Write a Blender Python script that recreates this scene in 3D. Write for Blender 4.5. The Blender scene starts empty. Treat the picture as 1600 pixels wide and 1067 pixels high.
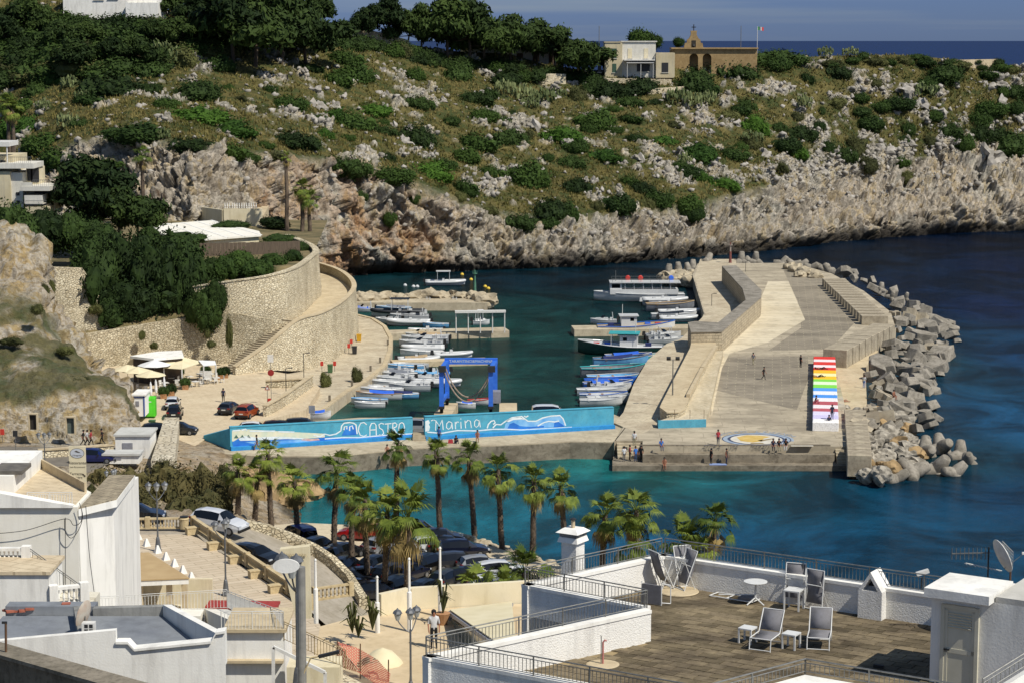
import bpy, bmesh, math, random
import numpy as np
from mathutils import Vector, Matrix
from math import sin, cos, pi, radians, atan, atan2, sqrt

# ------------------------------------------------------------ camera
F, CX, CY, H = 3300.0, 800.0, 533.5, 47.0
PITCH = atan(471.5 / F)
SP, CP = sin(PITCH), cos(PITCH)
scene = bpy.context.scene
C = scene.collection
cam = bpy.data.cameras.new('camera')
cam_o = bpy.data.objects.new('camera', cam); C.objects.link(cam_o)
cam.sensor_width = 36; cam.lens = F / 1600 * 36
cam.clip_start = 1; cam.clip_end = 200000
cam_o.location = (0, 0, H); cam_o.rotation_euler = (pi / 2 - PITCH, 0, 0)
scene.camera = cam_o
# ------------------------------------------------------------ sky, sun, exposure
SUN_EL = radians(51); SUN_AZ = atan2(-0.64, 0.77)      # direction towards the sun, to the right and behind
SUNV = Vector((cos(SUN_EL) * cos(SUN_AZ), cos(SUN_EL) * sin(SUN_AZ), sin(SUN_EL)))
world = bpy.data.worlds.new('World'); scene.world = world; world.use_nodes = True
wn, wl = world.node_tree.nodes, world.node_tree.links
bg = wn['Background']; sky = wn.new('ShaderNodeTexSky'); sky.sky_type = 'NISHITA'
sky.sun_disc = False; sky.sun_elevation = SUN_EL
sky.sun_rotation = pi / 2 - SUN_AZ
sky.altitude = 50; sky.air_density = 1.0; sky.dust_density = 0.3; sky.ozone_density = 3.0
tint = wn.new('ShaderNodeMix'); tint.data_type = 'RGBA'; tint.blend_type = 'MULTIPLY'
tint.inputs[0].default_value = 1.0
wl.new(sky.outputs[0], tint.inputs[6])
# clear deep blue air low over the sea, with a little streaky cloud, the same all round
tc = wn.new('ShaderNodeTexCoord'); mp = wn.new('ShaderNodeMapping'); mp.inputs['Scale'].default_value = (2, 2, 60)
cn = wn.new('ShaderNodeTexNoise'); cn.inputs['Scale'].default_value = 1.6; cn.inputs['Detail'].default_value = 6
cr = wn.new('ShaderNodeValToRGB')
cr.color_ramp.elements[0].position = .48; cr.color_ramp.elements[0].color = (.20, .30, .66, 1)
cr.color_ramp.elements[1].position = .78; cr.color_ramp.elements[1].color = (.34, .42, .69, 1)
sx=wn.new('ShaderNodeSeparateXYZ');mr=wn.new('ShaderNodeMapRange');mr.inputs['From Min'].default_value=.02;mr.inputs['From Max'].default_value=.45
hz = wn.new('ShaderNodeMix'); hz.data_type = 'RGBA'; hz.inputs[7].default_value = (1.0, .95, .88, 1)
wl.new(tc.outputs['Generated'], mp.inputs[0]); wl.new(mp.outputs[0], cn.inputs[0]); wl.new(cn.outputs[0], cr.inputs[0])
wl.new(tc.outputs['Generated'],sx.inputs[0]);wl.new(sx.outputs['Z'],mr.inputs[0]);wl.new(mr.outputs[0],hz.inputs[0])
wl.new(cr.outputs[0], hz.inputs[6]); wl.new(hz.outputs[2], tint.inputs[7])
wl.new(tint.outputs[2], bg.inputs[0]); bg.inputs[1].default_value = 0.105
sun = bpy.data.lights.new('sun', 'SUN'); sun.energy = 4.95; sun.angle = radians(.5); sun.color = (1, .95, .86)
sun_o = bpy.data.objects.new('sun', sun); C.objects.link(sun_o); sun_o.location = (80, -40, 150)
sun_o.rotation_euler = (-SUNV).to_track_quat('-Z', 'Y').to_euler()
vs = scene.view_settings
vs.view_transform = 'Standard'; vs.look = 'None'; vs.exposure = 0.0; vs.gamma = 1; vs.use_curve_mapping = False
scene.cycles.max_bounces = 5; scene.cycles.diffuse_bounces = 3; scene.cycles.glossy_bounces = 2
scene.cycles.transparent_max_bounces = 6; scene.cycles.transmission_bounces = 3

rnd = random.Random(7)
nrng = np.random.default_rng(7)

# ------------------------------------------------------------ photo pixel -> place
def ray(px, py):
    x = (px - CX) / F; v = (CY - py) / F
    return Vector((x, CP + v * SP, -SP + v * CP))
def G(px, py, z=0.0):                 # point at height z
    d = ray(px, py); t = (z - H) / d.z
    return Vector((d.x * t, d.y * t, z))
def D(px, py, Y):                     # point at distance Y
    d = ray(px, py); t = Y / d.y
    return Vector((d.x * t, Y, H + d.z * t))
def ZY(py, Y): return D(800, py, Y).z  # height seen at row py, distance Y
def XY(px, py, Y): return D(px, py, Y).x

# ------------------------------------------------------------ noise (numpy)
def _h(ix, iy, iz, s):
    n = (ix * 374761393 + iy * 668265263 + iz * 1440662683 + s * 974634777) & 0xFFFFFFFF
    n = ((n ^ (n >> 13)) * 1274126177) & 0xFFFFFFFF
    n = ((n ^ (n >> 16)) * 2246822519) & 0xFFFFFFFF
    return ((n ^ (n >> 15)) & 0xFFFFFF) / float(0xFFFFFF)
def vnoise(p, s=0):
    i = np.floor(p).astype(np.int64); f = p - i; f = f * f * (3 - 2 * f)
    r = 0
    for dx in (0, 1):
        wx = f[:, 0] if dx else 1 - f[:, 0]
        for dy in (0, 1):
            wy = f[:, 1] if dy else 1 - f[:, 1]
            for dz in (0, 1):
                wz = f[:, 2] if dz else 1 - f[:, 2]
                r = r + wx * wy * wz * _h(i[:, 0] + dx, i[:, 1] + dy, i[:, 2] + dz, s)
    return r * 2 - 1
def fbm(p, o=4, s=0, g=.5):
    a, t, r = 1., 0., 0.
    for k in range(o):
        r = r + a * vnoise(p * (2.03 ** k), s + k); t += a; a *= g
    return r / t
def cells(p, s=0, tilt=False):        # F1, F2, random value of the nearest cell (and the slant of its own facet)
    i = np.floor(p).astype(np.int64)
    f1 = np.full(len(p), 9.); f2 = f1.copy(); cid = np.zeros(len(p)); tl = np.zeros(len(p))
    for dx in (-1, 0, 1):
        for dy in (-1, 0, 1):
            for dz in (-1, 0, 1):
                a, b, c = i[:, 0] + dx, i[:, 1] + dy, i[:, 2] + dz
                ox,oy,oz=p[:,0]-a-_h(a,b,c,s),p[:,1]-b-_h(a,b,c,s+1),p[:,2]-c-_h(a,b,c,s+2)
                d = np.sqrt(ox * ox + oy * oy + oz * oz); m = d < f1; r = _h(a, b, c, s + 3)
                f2 = np.where(m, f1, np.minimum(f2, d)); cid = np.where(m, r, cid); f1 = np.where(m, d, f1)
                if tilt: tl = np.where(m, ox * (r - .5) + oy * ((r * 7.13) % 1 - .5) + oz * ((r * 3.71) % 1 - .6), tl)
    return (f1, f2, cid, tl) if tilt else (f1, f2, cid)

# ------------------------------------------------------------ materials
MATS = {}
def lin(c):
    if isinstance(c, str):
        c = [int(c[i:i + 2], 16) / 255 for i in (0, 2, 4)]
        c = [x / 12.92 if x <= .04045 else ((x + .055) / 1.055) ** 2.4 for x in c]
    return (*c, 1)
class NT:
    def __init__(s, name):
        s.m = bpy.data.materials.new(name); s.m.use_nodes = True
        s.t = s.m.node_tree; s.n = s.t.nodes; s.b = s.n['Principled BSDF']; s.pos = None
    def new(s, k, **kw):
        n = s.n.new('ShaderNode' + k)
        for a, v in kw.items(): setattr(n, a, v)
        return n
    def link(s, a, b): s.t.links.new(a, b)
    def coord(s, kind='Object', scale=(1, 1, 1), rot=(0, 0, 0)):
        t = s.new('NewGeometry') if kind == 'Position' else s.new('TexCoord'); mp = s.new('Mapping')
        mp.inputs['Scale'].default_value = scale; mp.inputs['Rotation'].default_value = rot
        s.link(t.outputs[kind], mp.inputs[0]); return mp.outputs[0]
    def noise(s, co, scale=1, detail=3, rough=.55, dist=0):
        n = s.new('TexNoise'); n.inputs['Scale'].default_value = scale; n.inputs['Detail'].default_value = detail
        n.inputs['Roughness'].default_value = rough; n.inputs['Distortion'].default_value = dist
        s.link(co, n.inputs['Vector']); return n.outputs[0]
    def ramp(s, f, stops):
        r = s.new('ValToRGB'); e = r.color_ramp.elements
        while len(e) < len(stops): e.new(.5)
        for k, (p, c) in enumerate(stops):
            e[k].position = p; e[k].color = lin(c) if not isinstance(c, (int, float)) else (c, c, c, 1)
        s.link(f, r.inputs[0]); return r.outputs[0]
    def mix(s, f, a, b, mode='MIX'):
        x = s.new('Mix', data_type='RGBA', blend_type=mode)
        for sock, v in ((x.inputs[0], f), (x.inputs[6], a), (x.inputs[7], b)):
            if hasattr(v, 'is_output'): s.link(v, sock)
            elif isinstance(v, (int, float)): sock.default_value = v
            else: sock.default_value = lin(v)
        return x.outputs[2]
    def math(s, op, a, b=0., c=None):
        x = s.new('Math', operation=op)
        for sock, v in zip(x.inputs, (a, b, c)):
            if v is None: continue
            if hasattr(v, 'is_output'): s.link(v, sock)
            else: sock.default_value = v
        return x.outputs[0]
    def bump(s, h, strength=.3, dist=.1):
        b = s.new('Bump'); b.inputs['Strength'].default_value = strength; b.inputs['Distance'].default_value = dist
        s.link(h, b.inputs['Height']); s.link(b.outputs[0], s.b.inputs['Normal']); return b
    def col(s, v): s.link(v, s.b.inputs['Base Color'])
    def attr(s, name):
        a = s.new('Attribute', attribute_name=name); return a
    def set(s, **kw):
        for k, v in kw.items(): s.b.inputs[k.replace('_', ' ')].default_value = v
        return s
def mat(name,c,c2=None,rough=.7,scale=3.,bump=0.,bscale=None,metal=0.,spec=.5,lo=.35,hi=.65,stretch=(1,1,1),detail=4,coat=0.,kind='Object'):
    if name in MATS: return MATS[name]
    t = NT(name); t.set(Roughness=rough, Metallic=metal); t.b.inputs['Specular IOR Level'].default_value = spec
    if coat: t.b.inputs['Coat Weight'].default_value = coat; t.b.inputs['Coat Roughness'].default_value = .05
    co = t.coord(kind, stretch) if (c2 is not None or bump) else None
    if c2 is not None: t.col(t.ramp(t.noise(co, scale, detail), [(lo, c), (hi, c2)]))
    else: t.b.inputs['Base Color'].default_value = lin(c)
    if bump: t.bump(t.noise(co, bscale or scale * 3, 4), .6, bump)
    MATS[name] = t.m; return t.m

# ------------------------------------------------------------ mesh builder
class MB:
    def __init__(s): s.v = []; s.f = []; s.mi = []; s.cur = 0
    def m(s, k): s.cur = k; return s
    def add(s, vs_, fs):
        o = len(s.v); s.v += [tuple(p) for p in vs_]
        for f in fs: s.f.append([o + k for k in f]); s.mi.append(s.cur)
        return s
    def box(s, c, size, rz=0., M=None, taper=1.0):
        x, y, z = size[0] / 2, size[1] / 2, size[2] / 2; t = taper
        vs_=[(-x,-y,-z),(x,-y,-z),(x,y,-z),(-x,y,-z),(-x*t,-y*t,z),(x*t,-y*t,z),(x*t,y*t,z),(-x*t,y*t,z)]
        R = M if M is not None else Matrix.Rotation(rz, 3, 'Z'); c = Vector(c)
        return s.add([R@Vector(p)+c for p in vs_],[(3,2,1,0),(4,5,6,7),(0,1,5,4),(1,2,6,5),(2,3,7,6),(3,0,4,7)])
    def prism(s, poly, z0, z1, top=None):
        n = len(poly); top = top or poly
        zz0 = z0 if isinstance(z0, (list, tuple)) else [z0] * n
        zz1 = z1 if isinstance(z1, (list, tuple)) else [z1] * n
        a = sum(poly[i][0] * poly[(i + 1) % n][1] - poly[(i + 1) % n][0] * poly[i][1] for i in range(n))
        idx = list(range(n)) if a > 0 else list(range(n))[::-1]
        vs_ = [(poly[i][0], poly[i][1], zz0[i]) for i in idx] + [(top[i][0], top[i][1], zz1[i]) for i in idx]
        fs=[tuple(range(n))[::-1],tuple(range(n,2*n))]+[(i,(i+1)%n,n+(i+1)%n,n+i)for i in range(n)]
        return s.add(vs_, fs)
    def tube(s, pts, r, n=8, cap=True):
        pts = [Vector(p) for p in pts]; k = len(pts)
        rs = r if isinstance(r, (list, tuple)) else [r] * k
        up0 = None; vs_ = []
        for i, p in enumerate(pts):
            d = (pts[min(i + 1, k - 1)] - pts[max(i - 1, 0)])
            d = d.normalized() if d.length > 1e-9 else Vector((0, 0, 1))
            if up0 is None: up0 = Vector((0, 0, 1)) if abs(d.z) < .9 else Vector((1, 0, 0))
            a = d.cross(up0)
            if a.length < 1e-4: a = d.cross(Vector((0, 1, 0)))
            a.normalize(); b = d.cross(a); up0 = -b if b.dot(up0) < 0 else b
            b = up0; a = b.cross(d)
            for j in range(n):
                t = 2 * pi * j / n
                vs_.append(p + (a * cos(t) + b * sin(t)) * rs[i])
        fs=[(i*n+j,i*n+(j+1)%n,(i+1)*n+(j+1)%n,(i+1)*n+j)for i in range(k-1)for j in range(n)]
        if cap: fs += [tuple(range(n))[::-1], tuple(range((k - 1) * n, k * n))]
        return s.add(vs_, fs)
    def bar(s, p, q, w, h=None):
        p, q = Vector(p), Vector(q); d = (q - p).normalized(); h = h or w
        up = Vector((0, 0, 1)) if abs(d.z) < .95 else Vector((0, 1, 0))
        a = d.cross(up).normalized() * (w / 2); b = a.cross(d).normalized() * (h / 2)
        vs_ = [p - a - b, p + a - b, p + a + b, p - a + b, q - a - b, q + a - b, q + a + b, q - a + b]
        return s.add(vs_, [(0, 1, 2, 3), (7, 6, 5, 4), (0, 4, 5, 1), (1, 5, 6, 2), (2, 6, 7, 3), (3, 7, 4, 0)])
    def lathe(s, prof, c=(0, 0, 0), n=16, ax='Z'):
        c = Vector(c); vs_ = []
        for r, z in prof:
            for j in range(n):
                t = 2 * pi * j / n; p = (r * cos(t), r * sin(t), z)
                if ax == 'X': p = (z, p[0], p[1])
                if ax == 'Y': p = (p[0], z, p[1])
                vs_.append(c + Vector(p))
        k = len(prof)
        fs=[(i*n+j,i*n+(j+1)%n,(i+1)*n+(j+1)%n,(i+1)*n+j)for i in range(k-1)for j in range(n)]
        fs += [tuple(range(n))[::-1], tuple(range((k - 1) * n, k * n))]
        return s.add(vs_, fs)
    def grid(s, rows):
        m, n = len(rows), len(rows[0])
        return s.add([p for r in rows for p in r],[(i*n+j,i*n+j+1,(i+1)*n+j+1,(i+1)*n+j)for i in range(m-1)for j in range(n-1)])
    def mesh(s, name, mats, smooth=False):
        me = bpy.data.meshes.new(name); me.from_pydata(s.v, [], s.f); me.update()
        for m_ in (mats if isinstance(mats, (list, tuple)) else [mats]): me.materials.append(m_)
        if any(s.mi): me.polygons.foreach_set('material_index', s.mi)
        if smooth is True: me.polygons.foreach_set('use_smooth', [True] * len(me.polygons))
        elif smooth:
            me.polygons.foreach_set('use_smooth',[True]*len(me.polygons));me.set_sharp_from_angle(angle=radians(smooth))
        return me
    def build(s, name, mats, parent=None, world=True, smooth=False, bevel=0):
        if parent is not None and world:
            inv = parent.matrix_basis.inverted(); q = parent.parent
            if q is not None: inv = inv @ q.matrix_basis.inverted()
            s.v = [tuple(inv @ Vector(p)) for p in s.v]
        o = bpy.data.objects.new(name, s.mesh(name, mats, smooth)); C.objects.link(o)
        if parent is not None: o.parent = parent
        if bevel:
            b = o.modifiers.new('bevel', 'BEVEL'); b.width = bevel; b.segments = 2; b.limit_method = 'ANGLE'
        return o
def npmesh(name, V, Fq, mats, smooth=True, attrs=None):
    me = bpy.data.meshes.new(name)
    V = np.asarray(V, np.float32); Fq = np.asarray(Fq, np.int32)
    me.vertices.add(len(V)); me.vertices.foreach_set('co', V.ravel())
    k = Fq.shape[1]; me.loops.add(Fq.size); me.loops.foreach_set('vertex_index', Fq.ravel())
    me.polygons.add(len(Fq)); me.polygons.foreach_set('loop_start', np.arange(len(Fq), dtype=np.int32) * k)
    me.update(calc_edges=True)
    for m_ in (mats if isinstance(mats, (list, tuple)) else [mats]): me.materials.append(m_)
    if smooth: me.polygons.foreach_set('use_smooth', [True] * len(Fq))
    for n_, a in (attrs or {}).items():
        if a.ndim == 2:
            at=me.attributes.new(n_,'FLOAT_COLOR','POINT');at.data.foreach_set('color',np.c_[a,np.ones(len(a))].astype(np.float32).ravel())
        else:
            at = me.attributes.new(n_, 'FLOAT', 'POINT'); at.data.foreach_set('value', a.astype(np.float32))
    return me
def gridfaces(m, n):
    i, j = np.meshgrid(np.arange(m - 1), np.arange(n - 1), indexing='ij'); a = (i * n + j).ravel()
    return np.c_[a, a + 1, a + n + 1, a + n]
def link(name, me, parent=None, loc=None, rz=None, scale=None):
    o = bpy.data.objects.new(name, me); C.objects.link(o)
    if parent is not None: o.parent = parent
    if loc is not None: o.location = loc
    if rz is not None: o.rotation_euler = (0, 0, rz)
    if scale is not None: o.scale = (scale,) * 3 if isinstance(scale, (int, float)) else scale
    return o
def tag(o, label=None, cat=None, group=None, kind=None):
    if label: o['label'] = label
    if cat: o['category'] = cat
    if group: o['group'] = group
    if kind: o['kind'] = kind
    return o
def thing(name, label, cat, loc=(0, 0, 0), rz=0., group=None, scale=1.0):
    o=bpy.data.objects.new(name,None);C.objects.link(o);o.location=loc;o.rotation_euler=(0,0,rz);o.scale=(scale,)*3
    o.empty_display_size = .2
    return tag(o, label, cat, group)
def struct(name, mb, m_, parent=None, **kw):
    return tag(mb.build(name, m_, parent, **kw), kind='structure' if parent is None else None)
KIDS = {}
def copy_tree(o, loc, rz=0., label=None, group=None, scale=None, parent=None, cat=None):
    c = o.copy(); C.objects.link(c); c.location = loc; c.rotation_euler = (0, 0, rz); c.parent = parent
    if scale is not None: c.scale = (scale,) * 3 if isinstance(scale, (int, float)) else scale
    tag(c, label, cat, group)
    for k in o.children:
        d = k.copy(); C.objects.link(d); d.parent = c
        for g in k.children:
            e = g.copy(); C.objects.link(e); e.parent = d
    return c
# ============================================================ SETTING
# ------------------------------------------------------------ sea
def sea():
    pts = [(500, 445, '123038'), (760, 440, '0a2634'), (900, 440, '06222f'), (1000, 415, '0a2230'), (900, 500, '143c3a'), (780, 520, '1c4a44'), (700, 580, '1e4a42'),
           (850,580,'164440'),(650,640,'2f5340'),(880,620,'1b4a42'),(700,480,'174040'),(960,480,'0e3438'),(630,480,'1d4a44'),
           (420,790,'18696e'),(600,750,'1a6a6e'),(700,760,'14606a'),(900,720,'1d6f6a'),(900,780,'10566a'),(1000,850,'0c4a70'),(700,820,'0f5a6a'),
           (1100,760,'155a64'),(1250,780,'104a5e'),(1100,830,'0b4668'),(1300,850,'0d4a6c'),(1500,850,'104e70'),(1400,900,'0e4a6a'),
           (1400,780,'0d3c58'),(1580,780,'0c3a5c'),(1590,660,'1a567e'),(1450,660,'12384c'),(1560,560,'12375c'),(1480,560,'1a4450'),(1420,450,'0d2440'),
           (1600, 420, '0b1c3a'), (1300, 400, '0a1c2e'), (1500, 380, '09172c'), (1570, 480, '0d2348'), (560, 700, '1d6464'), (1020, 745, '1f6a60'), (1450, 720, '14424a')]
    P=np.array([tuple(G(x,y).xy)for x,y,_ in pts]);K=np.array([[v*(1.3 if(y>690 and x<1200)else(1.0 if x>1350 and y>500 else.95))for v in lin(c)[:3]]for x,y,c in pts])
    xs = np.unique(np.r_[-40000, -8000, -2500, -900, np.arange(-400, 401, 5), 900, 2500, 8000, 40000])
    ys = np.unique(np.r_[-3000, -500, np.arange(0, 900, 5), 1200, 2500, 6000, 15000, 60000])
    X, Y = np.meshgrid(xs, ys, indexing='ij'); q = np.c_[X.ravel(), Y.ravel()]
    # depth tint: weights in a space where distance is compressed as the seabed zones are
    qs = np.c_[q[:, 0], q[:, 1] * .55]; Ps = np.c_[P[:, 0], P[:, 1] * .55]
    w = 1 / (((qs[:, None] - Ps[None]) ** 2).sum(2) + 30) ** 1.6
    col = (w[..., None] * K).sum(1) / w.sum(1)[:, None]
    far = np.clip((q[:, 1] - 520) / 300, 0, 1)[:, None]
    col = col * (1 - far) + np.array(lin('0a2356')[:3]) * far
    V = np.c_[q, np.zeros(len(q))]
    t = NT('sea_water'); t.set(Roughness=.12, IOR=1.33); t.b.inputs['Specular IOR Level'].default_value = .07
    a = t.attr('bed')
    co = t.coord('Object')
    patch = t.noise(t.coord('Object', (.075, .06, 1)), 1.0, 6, .65, .8)
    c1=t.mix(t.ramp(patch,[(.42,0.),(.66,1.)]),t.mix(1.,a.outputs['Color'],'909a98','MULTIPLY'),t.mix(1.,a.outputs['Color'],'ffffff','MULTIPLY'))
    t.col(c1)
    w1 = t.noise(t.coord('Object', (1.6, 2.2, 1), (0, 0, .35)), 1.0, 4, .7)
    w2 = t.noise(t.coord('Object', (.28, .36, 1), (0, 0, -.3)), 1.0, 2, .5)
    h = t.math('ADD', t.math('MULTIPLY', w1, .6), t.math('MULTIPLY', w2, .8))
    bp = t.bump(h, 1.0, .40); t.b.inputs['Specular IOR Level'].default_value = 0.
    gl = t.new('BsdfGlossy'); gl.inputs['Roughness'].default_value = .10; t.link(bp.outputs[0], gl.inputs['Normal'])
    fr=t.new('Fresnel');fr.inputs['IOR'].default_value=1.33;t.link(bp.outputs[0],fr.inputs['Normal'])
    mx=t.new('MixShader');t.link(t.math('MINIMUM',t.math('MULTIPLY',fr.outputs[0],.7),.26),mx.inputs[0]);t.link(t.b.outputs[0],mx.inputs[1]);t.link(gl.outputs[0],mx.inputs[2])
    t.link(mx.outputs[0], t.n['Material Output'].inputs[0])
    MATS['sea'] = t.m
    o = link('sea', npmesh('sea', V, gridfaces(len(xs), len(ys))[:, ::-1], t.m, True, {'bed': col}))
    tag(o, kind='structure')
sea()

# ------------------------------------------------------------ rock and hill material
def rockmat(name,grey='9f9b8d',cream='b3a585',orange='a8702f',dark='4f4a42',grass='5f5932',dry='7c7144',green='424c27',orange_amt=.62,vscale=1.,scale=1.):
    t = NT(name); t.set(Roughness=.9); t.b.inputs['Specular IOR Level'].default_value = .2
    co = t.coord('Object', (scale,) * 3)
    cov = t.coord('Object', (scale, scale, scale * .35))
    big = t.noise(co, .07, 4, .6, .5)
    streak = t.noise(cov, .35, 5, .65, .3)
    fine = t.noise(co, 1.6, 5, .65)
    r = t.ramp(streak, [(.30, dark), (.41, grey), (.50, 'c0b9aa'), (.60, cream), (.75, 'b0a898')])
    r=t.mix(t.math('MULTIPLY',t.ramp(big,[(.36,0.),(.52,1.)]),t.math('MULTIPLY',t.attr('stain').outputs['Fac'],orange_amt)),r,orange)
    r = t.mix(t.ramp(fine, [(.34, .7), (.52, 0.)]), r, dark)
    r=t.mix(t.ramp(t.noise(t.coord('Object',(scale*1.2,scale*1.2,scale*.10)),.55,4,.6),[(.52,0.),(.68,.5)]),r,'4a4742')
    wet = t.attr('wet').outputs['Fac']
    r = t.mix(wet, r, '1f1c19')
    g = t.ramp(t.noise(co, .28, 5, .65), [(.42, green), (.53, grass), (.68, dry)])
    g = t.mix(t.ramp(t.noise(co, 2.4, 4, .7), [(.35, .55), (.6, 0.)]), g, '3e3c20')
    t.col(t.mix(t.attr('rock').outputs['Fac'], g, r))
    h = t.math('ADD', t.noise(co, 1.1, 6, .7), t.math('MULTIPLY', t.noise(co, 5., 4, .7), .35))
    t.bump(h, 1., .7 / scale)
    MATS[name] = t.m; return t.m
rock_m = rockmat('headland_ground')

def sstep(a, b, x):
    t = np.clip((x - a) / (b - a), 0, 1); return t * t * (3 - 2 * t)
def rows_surface(px, ctrl, dens, name):
    """ctrl: list of (row array over px, depth array over px) -> points on lines from bottom to top"""
    lines = []
    for yv, Yv in ctrl:
        lines.append(np.array([tuple(D(x, y, Y)) for x, y, Y in zip(px, yv, Yv)]))
    out = []
    for k in range(len(lines) - 1):
        n = dens[k]
        for i in range(n):
            t = i / n; out.append(lines[k] * (1 - t) + lines[k + 1] * t)
    out.append(lines[-1])
    return np.array(out)          # rows x cols x 3
def normals(S):
    du = np.gradient(S, axis=1); dv = np.gradient(S, axis=0)
    n = np.cross(du, dv); n /= np.linalg.norm(n, axis=2, keepdims=True) + 1e-9
    return n
HL = {}
def headland():
    px = np.linspace(-260, 1860, 1250)
    ip = lambda xs, ys: np.interp(px, xs, ys)
    wat = ip([-260, 0, 200, 300, 400, 480, 545, 600, 700, 840, 950, 1010, 1100, 1200, 1260, 1330, 1430, 1530, 1600, 1860],
             [380, 385, 375, 372, 400, 425, 434, 430, 426, 421, 416, 411, 405, 395, 388, 379, 371, 366, 363, 356])
    dep0 = np.array([H / (-(ray(x, y).z) / ray(x, y).y) for x, y in zip(px, wat)])
    # left of the harbour the foot of the cliff stands on the land, not in the water
    dep0=np.where(px<545,np.interp(px,[-260,0,200,300,400,480,545],[400,395,385,380,392,408,dep0[np.searchsorted(px,545)]]),dep0)
    clf = ip([-260, 0, 110, 200, 300, 430, 520, 600, 660, 720, 780, 850, 920, 1010, 1100, 1200, 1300, 1400, 1500, 1600, 1860],
             [320, 300, 235, 212, 232, 250, 258, 276, 300, 325, 345, 356, 348, 338, 322, 300, 285, 262, 240, 232, 220])
    cd = dep0 + ip([-260, 200, 545, 800, 1000, 1200, 1500, 1860], [18, 16, 8, 7, 12, 22, 32, 36])
    rid = ip([-260, 0, 250, 400, 500, 560, 620, 700, 800, 850, 900, 940, 1040, 1160, 1250, 1300, 1400, 1480, 1600, 1860],
             [-60, -25, 18, 28, 40, 52, 66, 78, 84, 100, 108, 112, 106, 104, 90, 88, 86, 94, 102, 118])
    rd = ip([-260, 0, 300, 500, 800, 1000, 1200, 1400, 1860], [500, 500, 505, 515, 530, 535, 545, 560, 580])
    sub = wat + 30; subd = dep0 - 2
    m1y = clf * .62 + rid * .38 + ip([0, 500, 900, 1300, 1600], [6, 4, -6, 0, -8]); m1d = cd * .64 + rd * .36
    S=rows_surface(px,[(sub,subd),(wat,dep0),(wat*.66+clf*.34,dep0+.25*(cd-dep0)*.5+1),(clf,cd),(m1y,m1d),(rid,rd)],[3,42,58,90,110],'headland')
    # behind the skyline the land goes on and falls gently to the open sea
    last = S[-1]; back = []
    for d_, dz in ((10, -.4), (25, -1.2), (60, -4), (120, -14), (170, -30), (230, -60)):
        b = last.copy(); b[:, 1] += d_; b[:, 0] *= (last[:, 1] + d_) / last[:, 1]; b[:, 2] += dz; back.append(b)
    S = np.concatenate([S, np.array(back)]); nb = len(back)
    R, K = S.shape[:2]
    N=normals(S);N=np.where((N[...,1:2]>0)&(np.abs(N[...,2:3])<.9),-N,N);N=np.where(N[...,2:3]<-.2,-N,N)
    P = S.reshape(-1, 3); Nn = N.reshape(-1, 3)
    row = np.repeat(np.arange(R), K)
    tcl=np.clip(np.where(row<103,(row-3)/100.,1+(row-103)/60.),0,4.4)
    pxv = np.tile(px, R)
    cliff = 1 - sstep(.92, 1.25, tcl)
    rightrock = sstep(980, 1350, pxv) * (1 - sstep(1.3, 2.4, tcl)) * .75
    # large shapes
    big = fbm(P / np.array([26, 26, 40]), 3, 11)
    mid = fbm(P / np.array([9, 9, 13.]), 4, 21)
    f1, f2, cid, ct = cells(P / np.array([3.6, 3.6, 5.4]) + .25 * fbm(P / 2.2, 2, 5)[:, None], 3, True)
    g1, g2, gid, gt = cells(P / np.array([1.3, 1.3, 1.7]), 8, True)
    crack = np.clip((f2 - f1) * 2.2, 0, 1) ** .6
    crack2 = np.clip((g2 - g1) * 2.2, 0, 1) ** .6
    k1, k2, kid = cells(P / np.array([.8, .8, .95]), 14); crack3 = np.clip((k2 - k1) * 2.2, 0, 1) ** .6
    flute = np.clip(1 - np.abs(fbm(P / np.array([3.2, 3.2, 15.]), 3, 17)) * 3.2, 0, 1) ** 2
    cave = sstep(.28, .62, fbm(P / np.array([7., 7., 4.5]), 3, 19))
    dcl=big*3.0+mid*2.0+(cid-.5)*2.4+ct*4.5-(1-crack)*.7+(gid-.5)*.9+gt*2.2-(1-crack2)*.3+(kid-.5)*.45-flute*1.5-cave*1.8+fbm(P/.6,3,31)*.25
    msk_n = fbm(P / 7.5, 4, 41) * .6 + fbm(P / 2.6, 3, 44) * .55
    rmask=sstep(.02,.20,msk_n+rightrock*.55-.10+.05*sstep(900,1500,pxv)-.10*(1-sstep(150,420,pxv)))
    dsl=big*1.3+mid*.7+rmask*((gid-.3)*1.2+gt*2.+(cid-.4)*1.1*crack+ct*1.5+(kid-.4)*.5)+fbm(P/.8,3,51)*.22
    keep = np.clip((row - 1) / 6., 0, 1) * (1 - sstep(R - nb - 6, R - nb + 1, row) * .75)
    disp = (dcl * cliff + dsl * (1 - cliff)) * keep
    # undercut where the sea has worn the foot of the cliff
    under = np.exp(-((tcl - .05) / .07) ** 2) * sstep(520, 560, pxv)
    disp -= under * (2.2 + 2.2 * mid)
    line = P.copy(); line[:, 2] = 0
    disp-=4.5*sstep(.12,.42,fbm(line/8.,2,83))*np.exp(-((tcl-.06)/.10)**2)*sstep(560,640,pxv)
    Q = P + Nn * disp[:, None]
    rock = np.maximum(cliff, rmask)
    rock = rock * (1 - sstep(R - nb - 4, R - nb + 2, row) * .6)
    z = Q[:, 2]
    wet = np.clip(1 - sstep(1.4, 3.4 + 2.6 * fbm(P / 5., 2, 77), z), 0, 1) * sstep(520, 560, pxv) * .9
    stain=sstep(370,440,pxv)*(1-sstep(620,740,pxv))*cliff*(1.25-.8*sstep(.35,.85,tcl))+.16*cliff+.04
    me=npmesh('headland',Q,gridfaces(R,K),rock_m,False,{'rock':rock,'wet':wet,'stain':np.clip(stain,0,1)})
    o = link('headland', me); tag(o, kind='structure')
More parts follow.
